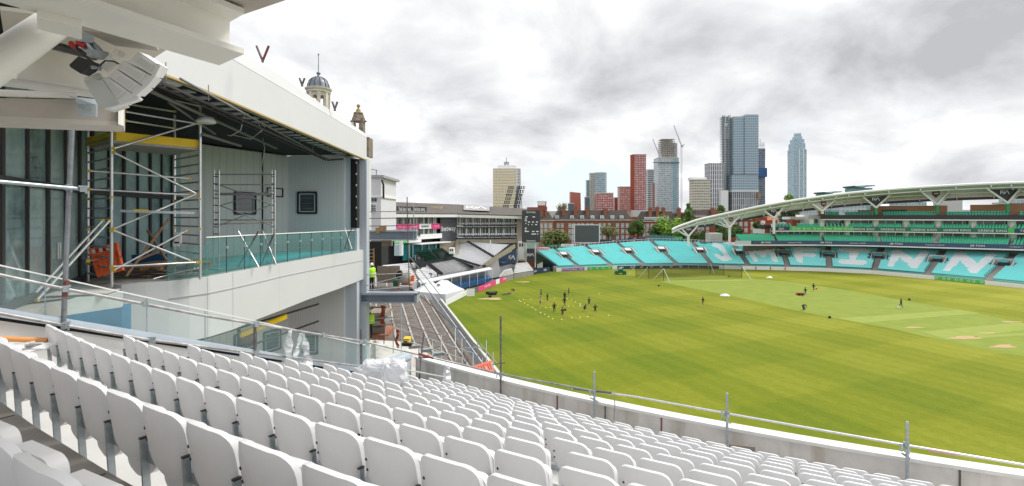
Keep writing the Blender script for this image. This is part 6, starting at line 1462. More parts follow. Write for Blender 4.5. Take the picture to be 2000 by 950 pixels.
a=P(1483,290,740);c_=P(1496,290,740); MB().box(((a.x+c_.x)/2,750,a.z/2),(c_.x-a.x,16,a.z)).build('tower_body',glassmat2('tower_dark',(.20,.24,.30),(.07,.09,.13),(.18,.22,.28),2.6,3.2),t)
MB().box((P(1489,0,738).x,747,P(0,337,738).z),(14,18,13)).build('blue_netting',mat('blue_net',(.04,.12,.32),.7,var=.2,vscale=.1),t)
b=MB(); 
for i in range(4): b.beam(P(1481+i*3.6,290,742),P(1481+i*3.6,278-(i==1)*6,742),.7)
b.beam(P(1480,284,742),P(1494,284,742),.6); b.build('top_frame',M['galv'],t); MB().box(P(1482,383,690),(3.4,4,9)).build('timber_hoist',M['timber'],t)
t=thing('tower_block','tapering pale blue glass tower standing alone at the right','tower block',tuple(P(1557,440,1000)))
gx=glassmat2('tower_pale',(.48,.60,.68),(.20,.34,.43),(.42,.56,.64),3.0,3.3,.2,.22)
for (x0_,x1_,y0,y1) in ((1538,1575.5,292,460),(1540,1573,280,292),(1543,1571,272,280),(1547.5,1567,267,272),(1550.5,1565,261,267)):
    wd_=(x1_-x0_)*.62; x0_=1000+(x0_-1000)*(1013+wd_/2)/(1013-wd_/2); a=P(x0_,y0,1013-wd_/2);c_=P(x1_,y0,1013-wd_/2); z1=a.z; z0=max(0,P(0,y1,1000).z); MB().box(((a.x+c_.x)/2,1013,(z0+z1)/2),(c_.x-a.x,wd_,z1-z0)).build('tower_body' if y1>300 else 'setback',gx,t)
for x in (1562,1570): MB().box((P(x,0,1000).x,1001,P(0,292,1000).z/2),(1.6,.5,P(0,290,1000).z)).build('fin',M['white'],t)
b=MB()
for x in (1552,1555,1560,1563): b.beam(P(x,262,1010),P(x,259.5,1010),.6)
b.build('crown',M['galv'],t)
for (x0,x1,y,lb) in ((1610,1645,375,'left of two teal glass gull wing roofs above the canopy'),(1669,1710,363,'right of two teal glass gull wing roofs above the canopy')):
    t=thing('glass_building',lb,'building',tuple(P((x0+x1)/2,420,420))); m=mat('teal_build',(.22,.40,.40),.3,var=.35,vscale=.12)
    a=P(x0+4,y+4,420);c_=P(x1-4,y+4,420); MB().box(((a.x+c_.x)/2,428,a.z/2),(c_.x-a.x,14,a.z)).build('wall',m,t)
    b=MB(); xm=(x0+x1)/2
    b.prism([P(x0,y+0,418),P(xm-2,y+3,418),P(xm-2,y+4.5,418),P(x0+3,y+3,418)],(0,0,0),(0,16,0)).prism([P(xm-2,y+2.5,418),P(xm+2,y-1,418),P(x1,y-1,418),P(x1-1,y+1,418),P(xm+3,y+1.2,418),P(xm-2,y+4.5,418)],(0,0,0),(0,16,0)); b.build('wing_roof',mat('teal_roof',(.12,.24,.24),.4),t)
for (x0,x1,y,D_,m,lb) in ((1580,1650,402,340,'winb','pale glass office seen under the canopy at the left end of the black band'),(1640,1692,392,330,'winb','pale blue glass office between the fourth and fifth columns'),(1760,1810,395,380,'winb','pale glass building above the brown boxes'),(1846,1880,386,420,'panelg','pale grey block seen beneath the canopy'),(1985,2060,386,330,'winb','pale glass building behind the rightmost column')):
    t=thing('office_block',lb,'building',tuple(P((x0+x1)/2,420,D_))); fbox(x0,x1,y,440,D_,12,grid_mat('office_pale',(.55,.60,.62),(.28,.38,.42),2.5,3.2,.2,.3,glass2=(.42,.52,.55)) if m=='winb' else M[m],'wall',t)
# distant low roofs band to close the horizon
rr=random.Random(4)
for i in range(46):
    x=745+i*29; 
    if 950<x<1045: continue
    D_=rr.uniform(380,620); t=thing('distant_building','low %s building on the horizon, %s from the left'%(rr.choice(['brown','grey','pale']),(ORD+['x']*40)[i] if i<35 else 'far right'),'building',tuple(P(x,425,D_)))
    if i>=35: t['label']='low building on the horizon behind the main stand, %s from the right'%ORD[45-i]; t['group']='low buildings on the horizon'
    else: t['group']='low buildings on the horizon'
    fbox(x,x+rr.uniform(18,34),rr.uniform(410,416),440,D_,14,rr.choice([M['brick'],M['panelg'],M['brickl'],M['rooff']]),'wall',t)

# ================================================================== TREES
def tree(px,yb,D,r,h,label,cols,n=2600,trunk=True,shape='round',seed=1,leaf=.42,name='tree'):
    rn=random.Random(seed); base=P(px,0,D); base.z=0; z0=P(px,yb,D).z; t=thing(name,label,'tree' if name=='tree' or name=='poplar_tree' else 'shrub',(base.x,base.y,0))
    cz=z0+h/2
    b=MB(); b.tube([V(base.x,D,0),V(base.x+.2,D,cz-h*.2),V(base.x,D,cz+h*.2)],.3,8,radii=[.45,.3,.12])
    for i in range(7):
        a=rn.random()*6.28; b.tube([V(base.x,D,cz-h*.25+i*h*.06),V(base.x+math.cos(a)*r*.65,D+math.sin(a)*r*.65,cz+h*.02+i*h*.05)],.1,5,radii=[.16,.05])
    b.build('trunk',M['bark'],t)
    m=mat('leaf_'+label[:14],cols[0],.75,c2=cols[1],vscale=.55); b=MB()
    lobes=[]
    for i in range(16 if shape=='round' else 22):
        if shape=='round': a=rn.random()*6.28; e_=rn.uniform(-.6,1); q=V(math.cos(a)*math.sqrt(max(0,1-e_*e_))*r*.62,math.sin(a)*math.sqrt(max(0,1-e_*e_))*r*.62,e_*h*.34); rad=r*rn.uniform(.28,.48)
        else: e_=rn.uniform(-1,1); a=rn.random()*6.28; rr_=r*.5*(1-max(0,e_)**2*.8); q=V(math.cos(a)*rr_,math.sin(a)*rr_,e_*h*.44); rad=r*rn.uniform(.35,.55)*(1-.5*max(0,e_)**2)
        lobes.append((q,rad))
    for i in range(n):
        q,rad=rn.choice(lobes); d=V(rn.gauss(0,1),rn.gauss(0,1),rn.gauss(0,1)).normalized(); p=V(base.x,D,cz)+q+d*rad*rn.uniform(.6,1.12); p.z-=0
        nrm_=(d+V(rn.gauss(0,.5),rn.gauss(0,.5),rn.gauss(0,.5)+.3)).normalized(); u=nrm_.cross(V(.3,.2,.9)).normalized(); v=nrm_.cross(u); s_=leaf*rn.uniform(.6,1.3)
        b.add([p-u*s_,p-v*s_*.7,p+u*s_,p+v*s_*.7],[(0,1,2,3)])
    b.build('crown',m,t); return t
LG=((.13,.28,.02),(.28,.44,.05)); DG=((.05,.11,.025),(.11,.19,.04)); OG=((.12,.16,.04),(.22,.25,.07)); SG=((.14,.17,.06),(.26,.27,.10))
tree(1086,486,196,5.8,7,'broad dark olive tree between scoreboard and big screen',OG,2200,seed=2)
tree(1188,474,200,3.6,7,'thin pale spring tree in front of the mansion block',SG,900,seed=3,leaf=.3)
tree(1245,470,215,3.8,9.5,'dark green tree in the gap between the mansion blocks',((.05,.12,.02),(.12,.20,.04)),1800,seed=4)
tree(1305,470,212,7.2,9.8,'large bright green tree left of the canopy tip',LG,3600,seed=5)
tree(1284,468,214,4,6,'small dark tree at the left foot of the bright green one',DG,1200,seed=6)
tree(1346.5,474,212,2.7,17.5,'tall narrow poplar rising behind the canopy tip',((.06,.15,.02),(.13,.25,.04)),3000,shape='tall',seed=7,leaf=.35,name='poplar_tree')
tree(1409,474,215,2.9,17.5,'second tall poplar behind the second branching column',((.05,.13,.02),(.12,.22,.04)),3000,shape='tall',seed=8,leaf=.35,name='poplar_tree')
tree(1540,442,235,5.0,10,'dark green tree seen under the canopy beside the end block',((.06,.14,.02),(.12,.22,.03)),2000,seed=9)
tree(1541,395,330,3.0,5,'treetop peeping over the canopy before the lone tower',LG,700,seed=10)
tree(1098,413,330,4,5,'pale treetop behind the brown mansion roof',SG,500,seed=11); tree(1437,470,190,3,6,'dark shrub tree behind the second branching column',DG,900,seed=12)
for i,(x,y) in enumerate(((1376,474),(1330,474),(1357,475))): tree(x,y,200,2.6,4.5,'%s dark bush behind the terrace rim near the canopy tip'%ORD[i],DG,500,seed=20+i,name='shrub')
tree(1478,448,225,2.0,3.5,'small rounded bush beside the houses under the canopy',DG,400,seed=33,name='shrub')
# ================================================================== field equipment, people
def person(px,py,pose,label,top='kit',bottom='kit',skin='skin',face=0.0,shoes='trainer',h=1.8,loc=None,legs_bare=True,hat=None,vest=None):
    root=G(px,py,0) if loc is None else Vector(loc); t=thing('person',label,'person',tuple(root)); s=h/1.8
    J=dict(pel=(0,0,.95),chest=(0,0,1.30),neck=(0,0,1.50),head=(0,.02,1.60),crown=(0,.02,1.76),
      lh=(-.1,0,.92),lk=(-.11,.03,.50),la=(-.12,0,.09),lt=(-.12,.16,.04),rh=(.1,0,.92),rk=(.11,.03,.50),ra=(.12,0,.09),rt=(.12,.16,.04),
      ls=(-.19,0,1.42),le=(-.25,.02,1.14),lw=(-.27,.08,.90),lf=(-.27,.11,.80),rs=(.19,0,1.42),re=(.25,.02,1.14),rw=(.27,.08,.90),rf=(.27,.11,.80))
    if pose=='walk': J.update(lk=(-.1,.22,.52),la=(-.1,.30,.10),lt=(-.1,.46,.05),rk=(.1,-.05,.50),ra=(.1,-.34,.14),rt=(.1,-.24,.04),le=(-.25,-.14,1.16),lw=(-.25,-.08,.93),lf=(-.25,-.04,.84),re=(.25,.14,1.16),rw=(.24,.32,1.0),rf=(.24,.4,.95))
    if pose=='hips': J.update(le=(-.42,-.08,1.18),lw=(-.2,.05,1.02),lf=(-.15,.08,1.0),re=(.42,-.08,1.18),rw=(.2,.05,1.02),rf=(.15,.08,1.0))
    if pose=='arms': J.update(le=(-.30,.2,1.25),lw=(-.12,.36,1.34),lf=(-.06,.4,1.38),re=(.30,.2,1.25),rw=(.12,.36,1.34),rf=(.06,.4,1.38))
    if pose=='out': J.update(re=(.46,.05,1.40),rw=(.72,.08,1.36),rf=(.82,.08,1.35),le=(-.30,.12,1.2),lw=(-.2,.3,1.1),lf=(-.15,.35,1.1),lk=(-.2,.05,.5),la=(-.3,0,.09),lt=(-.34,.15,.04),rk=(.2,.05,.5),ra=(.3,0,.09),rt=(.34,.15,.04))
    if pose=='bend': J.update(pel=(0,-.15,.92),chest=(0,.25,1.05),neck=(0,.45,1.02),head=(0,.56,.98),crown=(0,.68,.90),lh=(-.1,-.15,.9),rh=(.1,-.15,.9),ls=(-.19,.38,1.02),rs=(.19,.38,1.02),le=(-.22,.45,.75),lw=(-.15,.5,.5),lf=(-.14,.52,.42),re=(.22,.45,.75),rw=(.15,.5,.5),rf=(.14,.52,.42))
    if pose=='crouch': J.update(pel=(0,-.15,.42),chest=(0,.05,.75),neck=(0,.16,.92),head=(0,.22,1.0),crown=(0,.26,1.15),lh=(-.1,-.15,.40),rh=(.1,-.15,.40),lk=(-.18,.28,.50),rk=(.18,.28,.50),la=(-.14,.02,.09),ra=(.14,.02,.09),ls=(-.19,.1,.86),rs=(.19,.1,.86),le=(-.26,.3,.65),lw=(-.18,.45,.5),lf=(-.15,.5,.45),re=(.26,.3,.65),rw=(.18,.45,.5),rf=(.15,.5,.45))
    if pose=='sit': J.update(pel=(0,0,.5),chest=(0,.03,.88),neck=(0,.05,1.08),head=(0,.08,1.18),crown=(0,.08,1.34),lh=(-.1,0,.48),rh=(.1,0,.48),lk=(-.12,.42,.5),rk=(.12,.42,.5),la=(-.12,.42,.1),ra=(.12,.42,.1),lt=(-.12,.58,.05),rt=(.12,.58,.05),ls=(-.19,.03,1.0),rs=(.19,.03,1.0),le=(-.24,.15,.78),lw=(-.15,.35,.7),lf=(-.12,.4,.7),re=(.24,.15,.78),rw=(.15,.35,.7),rf=(.12,.4,.7))
    rad=dict(pel=.145,chest=.165,neck=.055,head=.10,crown=.075,lh=.09,lk=.062,la=.04,lt=.035,rh=.09,rk=.062,ra=.04,rt=.035,ls=.075,le=.045,lw=.032,lf=.035,rs=.075,re=.045,rw=.032,rf=.035)
    E=[('pel','chest'),('chest','neck'),('neck','head'),('head','crown'),('pel','lh'),('lh','lk'),('lk','la'),('la','lt'),('pel','rh'),('rh','rk'),('rk','ra'),('ra','rt'),('chest','ls'),('ls','le'),('le','lw'),('lw','lf'),('chest','rs'),('rs','re'),('re','rw'),('rw','rf')]
    names=list(J); me=bpy.data.meshes.new('body'); me.from_pydata([tuple(Vector(J[k])*s) for k in names],[(names.index(a),names.index(c_)) for a,c_ in E],[])
    o=bpy.data.objects.new('body',me); col.objects.link(o); sk_=o.modifiers.new('s','SKIN'); 
    for i,k in enumerate(names): me.skin_vertices[0].data[i].radius=(rad[k]*s*(1.15 if k in('chest','pel') else 1),rad[k]*s*(.8 if k in('chest','pel') else 1))
    me.skin_vertices[0].data[0].use_root=True; sb=o.modifiers.new('d','SUBSURF'); sb.levels=sb.render_levels=1
    dg_=bpy.context.evaluated_depsgraph_get(); m2=bpy.data.meshes.new_from_object(o.evaluated_get(dg_)); bpy.data.objects.remove(o)
    m2.materials.clear(); 
    for k in (top,bottom,skin,shoes,'hair'): m2.materials.append(M[k])
    def seg(p,a,c_):
        a=Vector(J[a])*s;c_=Vector(J[c_])*s; d=c_-a; tt=max(0,min(1,(p-a).dot(d)/d.length_squared)); return (p-(a+d*tt)).length,tt
    for f in m2.polygons:
        c_=f.center; best=min(((seg(c_,a,e_)[0],a,e_) for a,e_ in E),key=lambda x:x[0]); a,e_=best[1],best[2]; tt=seg(c_,a,e_)[1]
        mi=0
        if e_ in('crown',) or (e_=='head'): mi=2 if (c_-Vector(J['head'])*s).y>-.01 and e_!='crown' or (c_-Vector(J['crown'])*s).y>.05 else 4
        elif e_=='neck' and tt>.8: mi=2
        elif a in('lw','rw'): mi=2
        elif a in('le','re') and legs_bare: mi=2
        elif e_ in('lh','rh') or (e_ in ('lk','rk')): mi=1 if (tt<.85 or not legs_bare) else 2
        elif e_ in('la','ra'): mi=2 if legs_bare and tt<.8 else (1 if tt<.9 else 3)
        elif e_ in('lt','rt'): mi=3
        elif a=='pel' and e_=='chest' and tt<.15: mi=1
        f.material_index=mi; f.use_smooth=True
    m2.update(); bo=bpy.data.objects.new('body',m2); col.objects.link(bo); bo.parent=t; WL[bo.name]=root
    t.rotation_euler=(0,0,face)
    hd=Vector(J['head'])*s; cr=Vector(J['crown'])*s
    def child(b,nm,m): 
        me_=bpy.data.meshes.new(nm); me_.from_pydata([tuple(v) for v in b.v],[],b.f); me_.materials.append(m); ob_=bpy.data.objects.new(nm,me_); col.objects.link(ob_); ob_.parent=t
        for f in me_.polygons: f.use_smooth=True
    b=MB(); b.lathe(hd.lerp(cr,.55)+V(0,-.015,0),[(.105*s,-.06*s),(.112*s,0),(.09*s,.07*s),(.04*s,.105*s),(.005,.115*s)],12); child(b,'helmet' if hat else 'hair',M[hat] if hat else M['hair'])
    if vest:
        b=MB(); c_=Vector(J['chest'])*s; b.lathe(c_,[(.20,-.38),(.24,-.2),(.26,0),(.25,.12),(.12,.2)],14); b.v=[V(v.x,v.y*.78,v.z) for v in b.v]; child(b,'vest',M[vest])
        for sd in ('l','r'):
            b=MB(); b.tube([Vector(J[sd+'s'])*s,Vector(J[sd+'e'])*s,Vector(J[sd+'w'])*s],.08,8,radii=[.10,.075,.055]); child(b,'sleeve',M[vest])
        b=MB(); b.lathe(c_+V(0,0,-.16),[(.252,-.02),(.255,.03)],14,False); b.v=[V(v.x,v.y*.78,v.z) for v in b.v]; child(b,'reflective_band',M['white'])
    return t
person(1003,574,'bend','person in dark kit stooping near the equipment pile',face=2.2)
person(1057,582,'walk','person in dark kit, farthest back of the left pair of players',face=1.0,top='kitn')
person(1055,598,'arms','person in pale pink top and dark shorts standing on the left',top='kitp',face=-1.2)
person(1069,591.5,'arms','person in black kit with arms folded, right of the pink top',face=-1.0)
person(1082.5,611,'hips','person in black tracksuit with hands on hips seen from behind',face=.1,legs_bare=False)
person(1098.5,621.5,'stand','person in black kit standing nearest the camera',face=.3)
person(1102.5,599.5,'hips','person in black tracksuit at the middle of the group',face=-.4,legs_bare=False,skin='skind')
person(1103,588,'stand','person in black kit close behind the one in the middle',face=-.2,skin='skind')
person(1111,579,'walk','person in black kit walking, farthest from the camera in the group',face=1.4)
person(1150.5,599.5,'walk','person in black kit with pale arm stepping left of the right pair',face=2.6,top='kitn')
person(1141.7,607.6,'crouch','person in black kit crouching on the grass',face=-1.3)
person(1162.5,615,'out','person in black kit with one arm stretched out to the right',face=.0)
person(1373,599,'walk','lone person in black kit walking in mid field',face=1.8)
person(1589,569,'walk','person in dark clothes walking behind the mower with an orange bucket',face=-1.2,legs_bare=False)
person(1573,578,'walk','person in dark clothes pushing a grass mower',face=1.57,legs_bare=False)
person(1569,607,'bend','person in black stooping beside a blue bucket',face=-1.3,legs_bare=False)
person(1760,603,'walk','person in navy jacket carrying a white bucket across the square',top='kitn',face=.2,legs_bare=False)
def bucket(px,py,m,label,z=0,k=1):
    q=G(px,py,0); b=thing('bucket',label,'bucket',tuple(q)); MB().lathe(q,[(.15,0.01),(.2,.38),(.205,.4),(.18,.38),(.14,.05)],12).build('pail',M[m],b); MB().tube([q+V(-.19,0,.38),q+V(-.12,0,.55),q+V(.12,0,.55),q+V(.19,0,.38)],.012,5).build('handle',M['galv'],b)
bucket(1571,605,'blue','blue bucket beside the stooping person'); bucket(1755.5,603,'white','white bucket beside the person in navy jacket'); bucket(1594.5,566,'orange','orange bucket beside the walking person behind the mower')
q=G(1563,577,0); t=thing('lawn_mower','red and black grass mower on the cricket square','mower',tuple(q)); b=MB(); b.box(q+V(0,0,.35),(1.0,.8,.35)).box(q+V(-.45,0,.25),(.5,.9,.3)); b.build('body',mat('mower_red',(.35,.05,.04),.5),t); b=MB()
b.tube([q+V(-.45,-.45,.2),q+V(-.45,.45,.2)],.2,12); b.build('roller',M['blackp'],t); MB().tube([q+V(.35,-.45,.2),q+V(.35,.45,.2)],.2,12).build('roller',M['blackp'],t); b=MB(); b.tube([q+V(.3,-.3,.5),q+V(1.0,-.3,1.0)],.03,6).tube([q+V(.3,.3,.5),q+V(1.0,.3,1.0)],.03,6).tube([q+V(1.0,-.3,1.0),q+V(1.0,.3,1.0)],.03,6); b.build('handle',M['galv'],t)
for x,y,lb in ((1620.5,622,'black ball nearest the camera on the outfield'),(1776,587,'black ball right of the person in navy jacket'),(1286.7,559.5,'black ball left of the cricket nets foreground'),(1395.5,536,'small dark bag lying by the practice net'),(1424,541,'dark stump block at the right practice net'),(1104,607,'dark kit bag among the players')):
    q=G(x,y,0); b=MB(); b.lathe(q,[(.05,0.0),(.18,.06),(.23,.2),(.17,.36),(.05,.42)],12); tag(b.build('ball' if 'ball' in lb else 'kit_bag',M['blackp']),lb,'ball' if 'ball' in lb else 'bag')
for x,y,w_,lb in ((1416,578.5,1.0,'heap of white cloth lying at mid field'),(1503,543.5,.8,'small heap of white cloth beyond the nets')):
    q=G(x,y,0); bm=bmesh.new(); bmesh.ops.create_icosphere(bm,subdivisions=3,radius=1); b=MB(); b.add([q+V(v.co.x*w_*(1+.3*noise.noise(v.co*2)),v.co.y*w_*.7,max(0,v.co.z*.42*(1+.5*noise.noise(v.co*3)))) for v in bm.verts],[[v.index for v in f.verts] for f in bm.faces],True); bm.free(); tag(b.build('cloth_heap',M['white']),lb,'cloth')
cones=[(62,722),(75,732),(97,717),(107,745),(134,762),(160,715),(168,780),(185,790),(200,803),(235,788),(240,825),(275,840),(285,785),(308,860),(343,878),(385,778),(418,882),(465,710),(501,721),(535,735),(575,753),(502,870),(575,865),(637,861),(815,850),(517,770),(570,770),(475,772),(735,665),(360,705),(575,768),(325,780)]
# labels only by the cones' own place in their lines
lines=['left row of cones','back row of cones','front row of cones','middle row of cones']
cc_={}
first=None
for i,(x,y) in enumerate(cones):
    px,py=1000+x/4.3175,420+y/4.3175; q=G(px,py,0); kk='cone_o' if y in(788,778,770,790) else ('cone_w' if i%5==0 else 'cone_y')
    row=lines[0] if x<350 and y>700 and y>x*.55+680 else lines[1] if y<760 and x>340 else lines[2] if y>840 else lines[3]
    cc_.setdefault(row,[]).append((x,q,kk))
for row,l_ in cc_.items():
    for i,(x,q,kk) in enumerate(sorted(l_,key=lambda a:a[0])):
        b=MB(); b.lathe(q,[(.13,.01),(.11,.03),(.06,.10),(.04,.10)],10)
        tag(b.build('marker_cone',M[kk]),'%s marker cone, %s from left in the %s on the grass'%({'cone_o':'orange','cone_w':'white','cone_y':'yellow'}[kk],ORD[i],row),'cone','training cones on the outfield')
# super sopper machine
q=G(1214,537,0); t=thing('rain_machine','dark green ride on rolling machine parked by the boundary','machine',tuple(q)); b=MB(); b.tube([q+V(-1.2,0,.55),q+V(-1.2,1.6,.55)],.55,14); b.build('roller',M['machine'],t); MB().tube([q+V(.9,0,.55),q+V(.9,1.6,.55)],.55,14).build('roller',M['machine'],t)
b=MB(); b.box(q+V(-.1,.8,.75),(2.6,1.5,.6)); b.box(q+V(-.1,.8,1.3),(1.2,1.2,.5)); b.build('body',M['machine'],t); b=MB(); b.box(q+V(-.2,.8,1.65),(.8,.9,.45)).box(q+V(.1,.8,2.0),(.15,.8,.4)); b.build('seat',mat('machine_pale',(.5,.7,.6),.5),t)
# equipment pile
t=thing('equipment_pile','low heap of dark kit and a green drum near the pink boards','equipment',tuple(G(960,575,0)))
for i in range(7): q=G(953+i*2.4,574+(i%3)*1.2,0); MB().box(q+V(0,0,.25),(.9,.5,.45),i*.7).build('kit_bag',M['blackp'] if i!=3 else M['machine'],t)
tag(MB().box(G(957,581,0)+V(0,0,.2),(.5,.5,.4),.3).build('small_box',M['blackp']),'small black box alone in front of the equipment heap','box')
b=MB(); q0,q1=G(981,577,0),G(997,575,0); b.beam(q0+V(0,0,.2),q1+V(0,0,.2),.2).beam(q0+V(0,.6,.1),q1+V(0,.6,.3),.12); tag(b.build('ladder_on_grass',M['tubed']),'low dark ladder lying on the grass beside the stooping person','ladder')
# nets
nt=thing('practice_net','dark practice net cage with white raking poles on the outfield','net',tuple(G(1350,545,0)))
def gp(x,y): return G(x,y,0)
posts=[(1242,541,519.5),(1266,544.5,522),(1296,549.5,523),(1387,536,515),(1414,538,515),(1449,544,520)]
for x,yb_,yt in posts: a=gp(x,yb_); MB().tube([a,V(a.x,a.y,3.3)],.06,6).build('pole',M['blackp'],nt)
for x,y,x2,y2 in ((1296,549.5,1275,548),(1296,549.5,1308,551.5),(1449,544,1467,546),(1266,544.5,1248,543),(1242,541,1227,540),(1387,536,1396,537)):
    a=gp(x,y);c_=gp(x2,y2); MB().tube([V(a.x,a.y,3.2),c_],.06,6).build('raking_pole',M['white'],nt)
for (i,j) in ((0,1),(1,2),(3,4),(4,5),(0,3),(1,4),(2,5)):
    a=gp(*posts[i][:2]);c_=gp(*posts[j][:2]); b=MB(); b.add([a,c_,V(c_.x,c_.y,3.2),V(a.x,a.y,3.2)],[(0,1,2,3)]); b.build('netting',M['net'],nt); MB().tube([V(a.x,a.y,3.25),V(c_.x,c_.y,3.25)],.03,5).build('top_cable',M['blackp'],nt)
# ================================================================== BUILDING SITE between the stands
sr=thing('stripped_terrace','bare concrete terrace under construction stepping down to the field edge','terrace',(-10,60,0))
def bl(o,D,z):  # point at lateral offset o left of the boundary line at depth D
    x=-3.3-.268*(D-60.7); return V(x-o,D+.28*o*0,z)
nst=7
stepm=mat('site_concrete',(.15,.13,.112),.9,var=.3,vscale=.7,stain=.2); nose=mat('site_nosing',(.22,.20,.18),.85,c2=(.55,.53,.49),vscale=1.4)
Dn_=[36,42,48,54,60,66,72,78,84,90,97]
for i in range(nst):
    o0=1.6+i*1.85; o1=o0+1.85; z=.9+i*.86
    b=MB(); A_=[bl(o0,D_,z) for D_ in Dn_]; B_2=[bl(o1,D_,z) for D_ in Dn_]; b.strip(A_,B_2); b.strip([V(p.x,p.y,z-.86) for p in A_],A_); b.build('bare_step',stepm,sr)
    b=MB(); 
    for a,c_ in zip(A_,A_[1:]): b.beam(a+V(-.10,0,.05),c_+V(-.10,0,.05),.20,.10)
    b.build('step_nosing',nose,sr)
b=MB(); b.slab([bl(.3,D_,0) for D_ in Dn_],[bl(.3,D_,1.15) for D_ in Dn_],V(-.35,0,0)); b.build('edge_wall',mat('edge_pale',(.55,.55,.52),.8,var=.15),sr)
b=MB(); b.slab([bl(2.2,D_,1.4) for D_ in Dn_],[bl(2.2,D_,2.3) for D_ in Dn_],V(-.1,0,0)); b.build('pale_fence',mat('fence_bluegrey',(.50,.56,.62),.6,var=.25,vscale=.6),sr)
b=MB(); b.strip([bl(0.3,D_,.05) for D_ in Dn_],[bl(1.7,D_,.05) for D_ in Dn_]); b.build('path_strip',M['ply'],sr)
# white landing with pallets of blocks, lower right of the steps
ld=thing('site_landing','pale concrete landing of the building site behind the parapet','floor',tuple(P(800,670,44)))
MB().prism([G(716,664,6.2),G(800,668,5.5),G(870,712,4.2),G(985,752,2.0),G(985,790,2.0),G(716,790,5.0)],(0,0,-.3),(0,0,0)).build('floor_slab',mat('landing',(.36,.33,.30),.85,c2=(.62,.60,.57),vscale=.5),ld)
for i,(x,y) in enumerate(((808,677),(832,684),(857,691))): MB().box(P(x,y,38-i),(.75,.5,.2),.3).build('block_stack',M['galv'],ld)
# floors/decks in the gap next to the column
sd_=thing('site_platform','steel beamed working platform beside the pale column where the worker stands','platform',tuple(P(760,580,31)))
def bx(x0,x1,y0,y1,D,dp,m,nm,par_=sd_): return fbox(x0,x1,y0,y1,D,dp,m,nm,par_)
bx(705,812,451,470,33,.4,M['steel'],'steel_beam'); bx(705,812,450,453,32.8,.9,mat('steel_light',(.34,.38,.43),.5),'beam_flange'); bx(705,812,467.5,470,32.8,.9,mat('steel_light',(.34,.38,.43),.5),'beam_flange')
bx(705,812,575,593,30.2,.4,M['steel'],'steel_beam'); bx(705,814,573,577,30.0,.9,mat('steel_light',(.34,.38,.43),.5),'beam_flange'); bx(705,814,590,593,30.0,.9,mat('steel_light',(.34,.38,.43),.5),'beam_flange')
bx(809,814,575,590,30,1,mat('steel_light',(.34,.38,.43),.5),'end_plate')
MB().prism([P(700,574,30.3),P(812,574,30.3),P(800,560,34.5),P(700,560,34.5)],(0,0,-.05),(0,0,0)).build('metal_deck',mat('deck_metal',(.36,.33,.31),.6,.3,var=.3,vscale=2),sd_)
b=MB()
for i in range(26): b.beam(P(720+i*3.6,573.5,30.4),P(717+i*3.4,560,34.4),.06,.07)
b.build('deck_ribs',mat('deck_rib',(.10,.09,.09),.7),sd_)
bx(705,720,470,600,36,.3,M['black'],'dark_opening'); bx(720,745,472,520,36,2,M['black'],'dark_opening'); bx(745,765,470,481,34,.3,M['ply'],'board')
# mixer
mx=thing('cement_mixer','grey cement mixer standing on the working platform','cement mixer',tuple(P(790,572,31.5)))
c=P(790,541,31.5); ax_=V(-.45,-.75,.32).normalized(); b=MB(); b.tube([c-ax_*.45,c-ax_*.3,c,c+ax_*.25,c+ax_*.5,c+ax_*.52],.3,18,radii=[.2,.36,.46,.40,.30,.31]); b.build('drum',mat('mixer_grey',(.45,.42,.38),.7,var=.25,vscale=3),mx)
MB().tube([c+ax_*.50,c+ax_*.535],.26,18).build('drum_mouth',M['black'],mx); b=MB(); b.tube([c+V(-.3,0,-.3),c+V(-.45,0,-.95)],.04,6).tube([c+V(.3,0,-.3),c+V(.45,0,-.95)],.04,6).tube([c+V(-.4,.2,-.5),c+V(.45,.2,-.5)],.04,6).box(c+V(.45,.1,-.1),(.25,.3,.35)); b.build('stand_frame',M['orange'],mx)
MB().tube([c+V(.42,-.1,-.9),c+V(.42,.02,-.9)],.16,12).build('wheel',M['blackp'],mx)
tag(MB().slab([P(737,553,33.2),P(781,552,33.2)],[P(737,520,33.2),P(781,520,33.2)],V(0,.05,0)).build('plywood_sheet',M['ply']),'large brown plywood sheet standing behind the cement mixer','plywood sheet')
for x,y,m,lb in ((773,553,'machine','dark green sack by the cement mixer'),(797,549,'toey','yellow bucket right of the cement mixer'),(739,450,'timber','cardboard coloured box on the upper steel beam, left'),(748,446,'timber','larger cardboard coloured box on the upper steel beam')):
    D_=32 if y>500 else 32.9; q=P(x,y,D_); b=MB(); b.lathe(q-V(0,0,.2),[(.16,0),(.2,.3),(.15,.4)],10) if y>500 else b.box(q,(.42 if y==446 else .3,.4,.34),.1); tag(b.build('sack' if 'sack' in lb else 'bucket' if 'bucket' in lb else 'cardboard_box',M[m]),lb,'sack' if 'sack' in lb else 'bucket' if 'bucket' in lb else 'box')
wk=person(0,0,'arms','person in bright yellow hi-vis jacket, white helmet and dark trousers on the platform',top='hivis',bottom='kit',legs_bare=False,hat='white',vest='hivis',loc=P(726,571,31.2),face=1.1,shoes='kit')
person(0,0,'stand','person in hi-vis jacket half hidden below the lower steel beam',top='hivis',bottom='kit',legs_bare=False,hat='white',vest='hivis',loc=P(722,662,31.4),face=.6,shoes='kit')
for px,py,z,lb,ps in ((842,543,2.5,'person in black standing among the white seats, left of two','bend'),(855,543.5,2.5,'person in black standing among the white seats, right of two','stand'),(812,533,3.3,'person in black on the steps by the site railing','bend')):
    q=G(px,py,z+.3); person(0,0,ps,lb,loc=q,legs_bare=False,face=1.0,h=1.75)
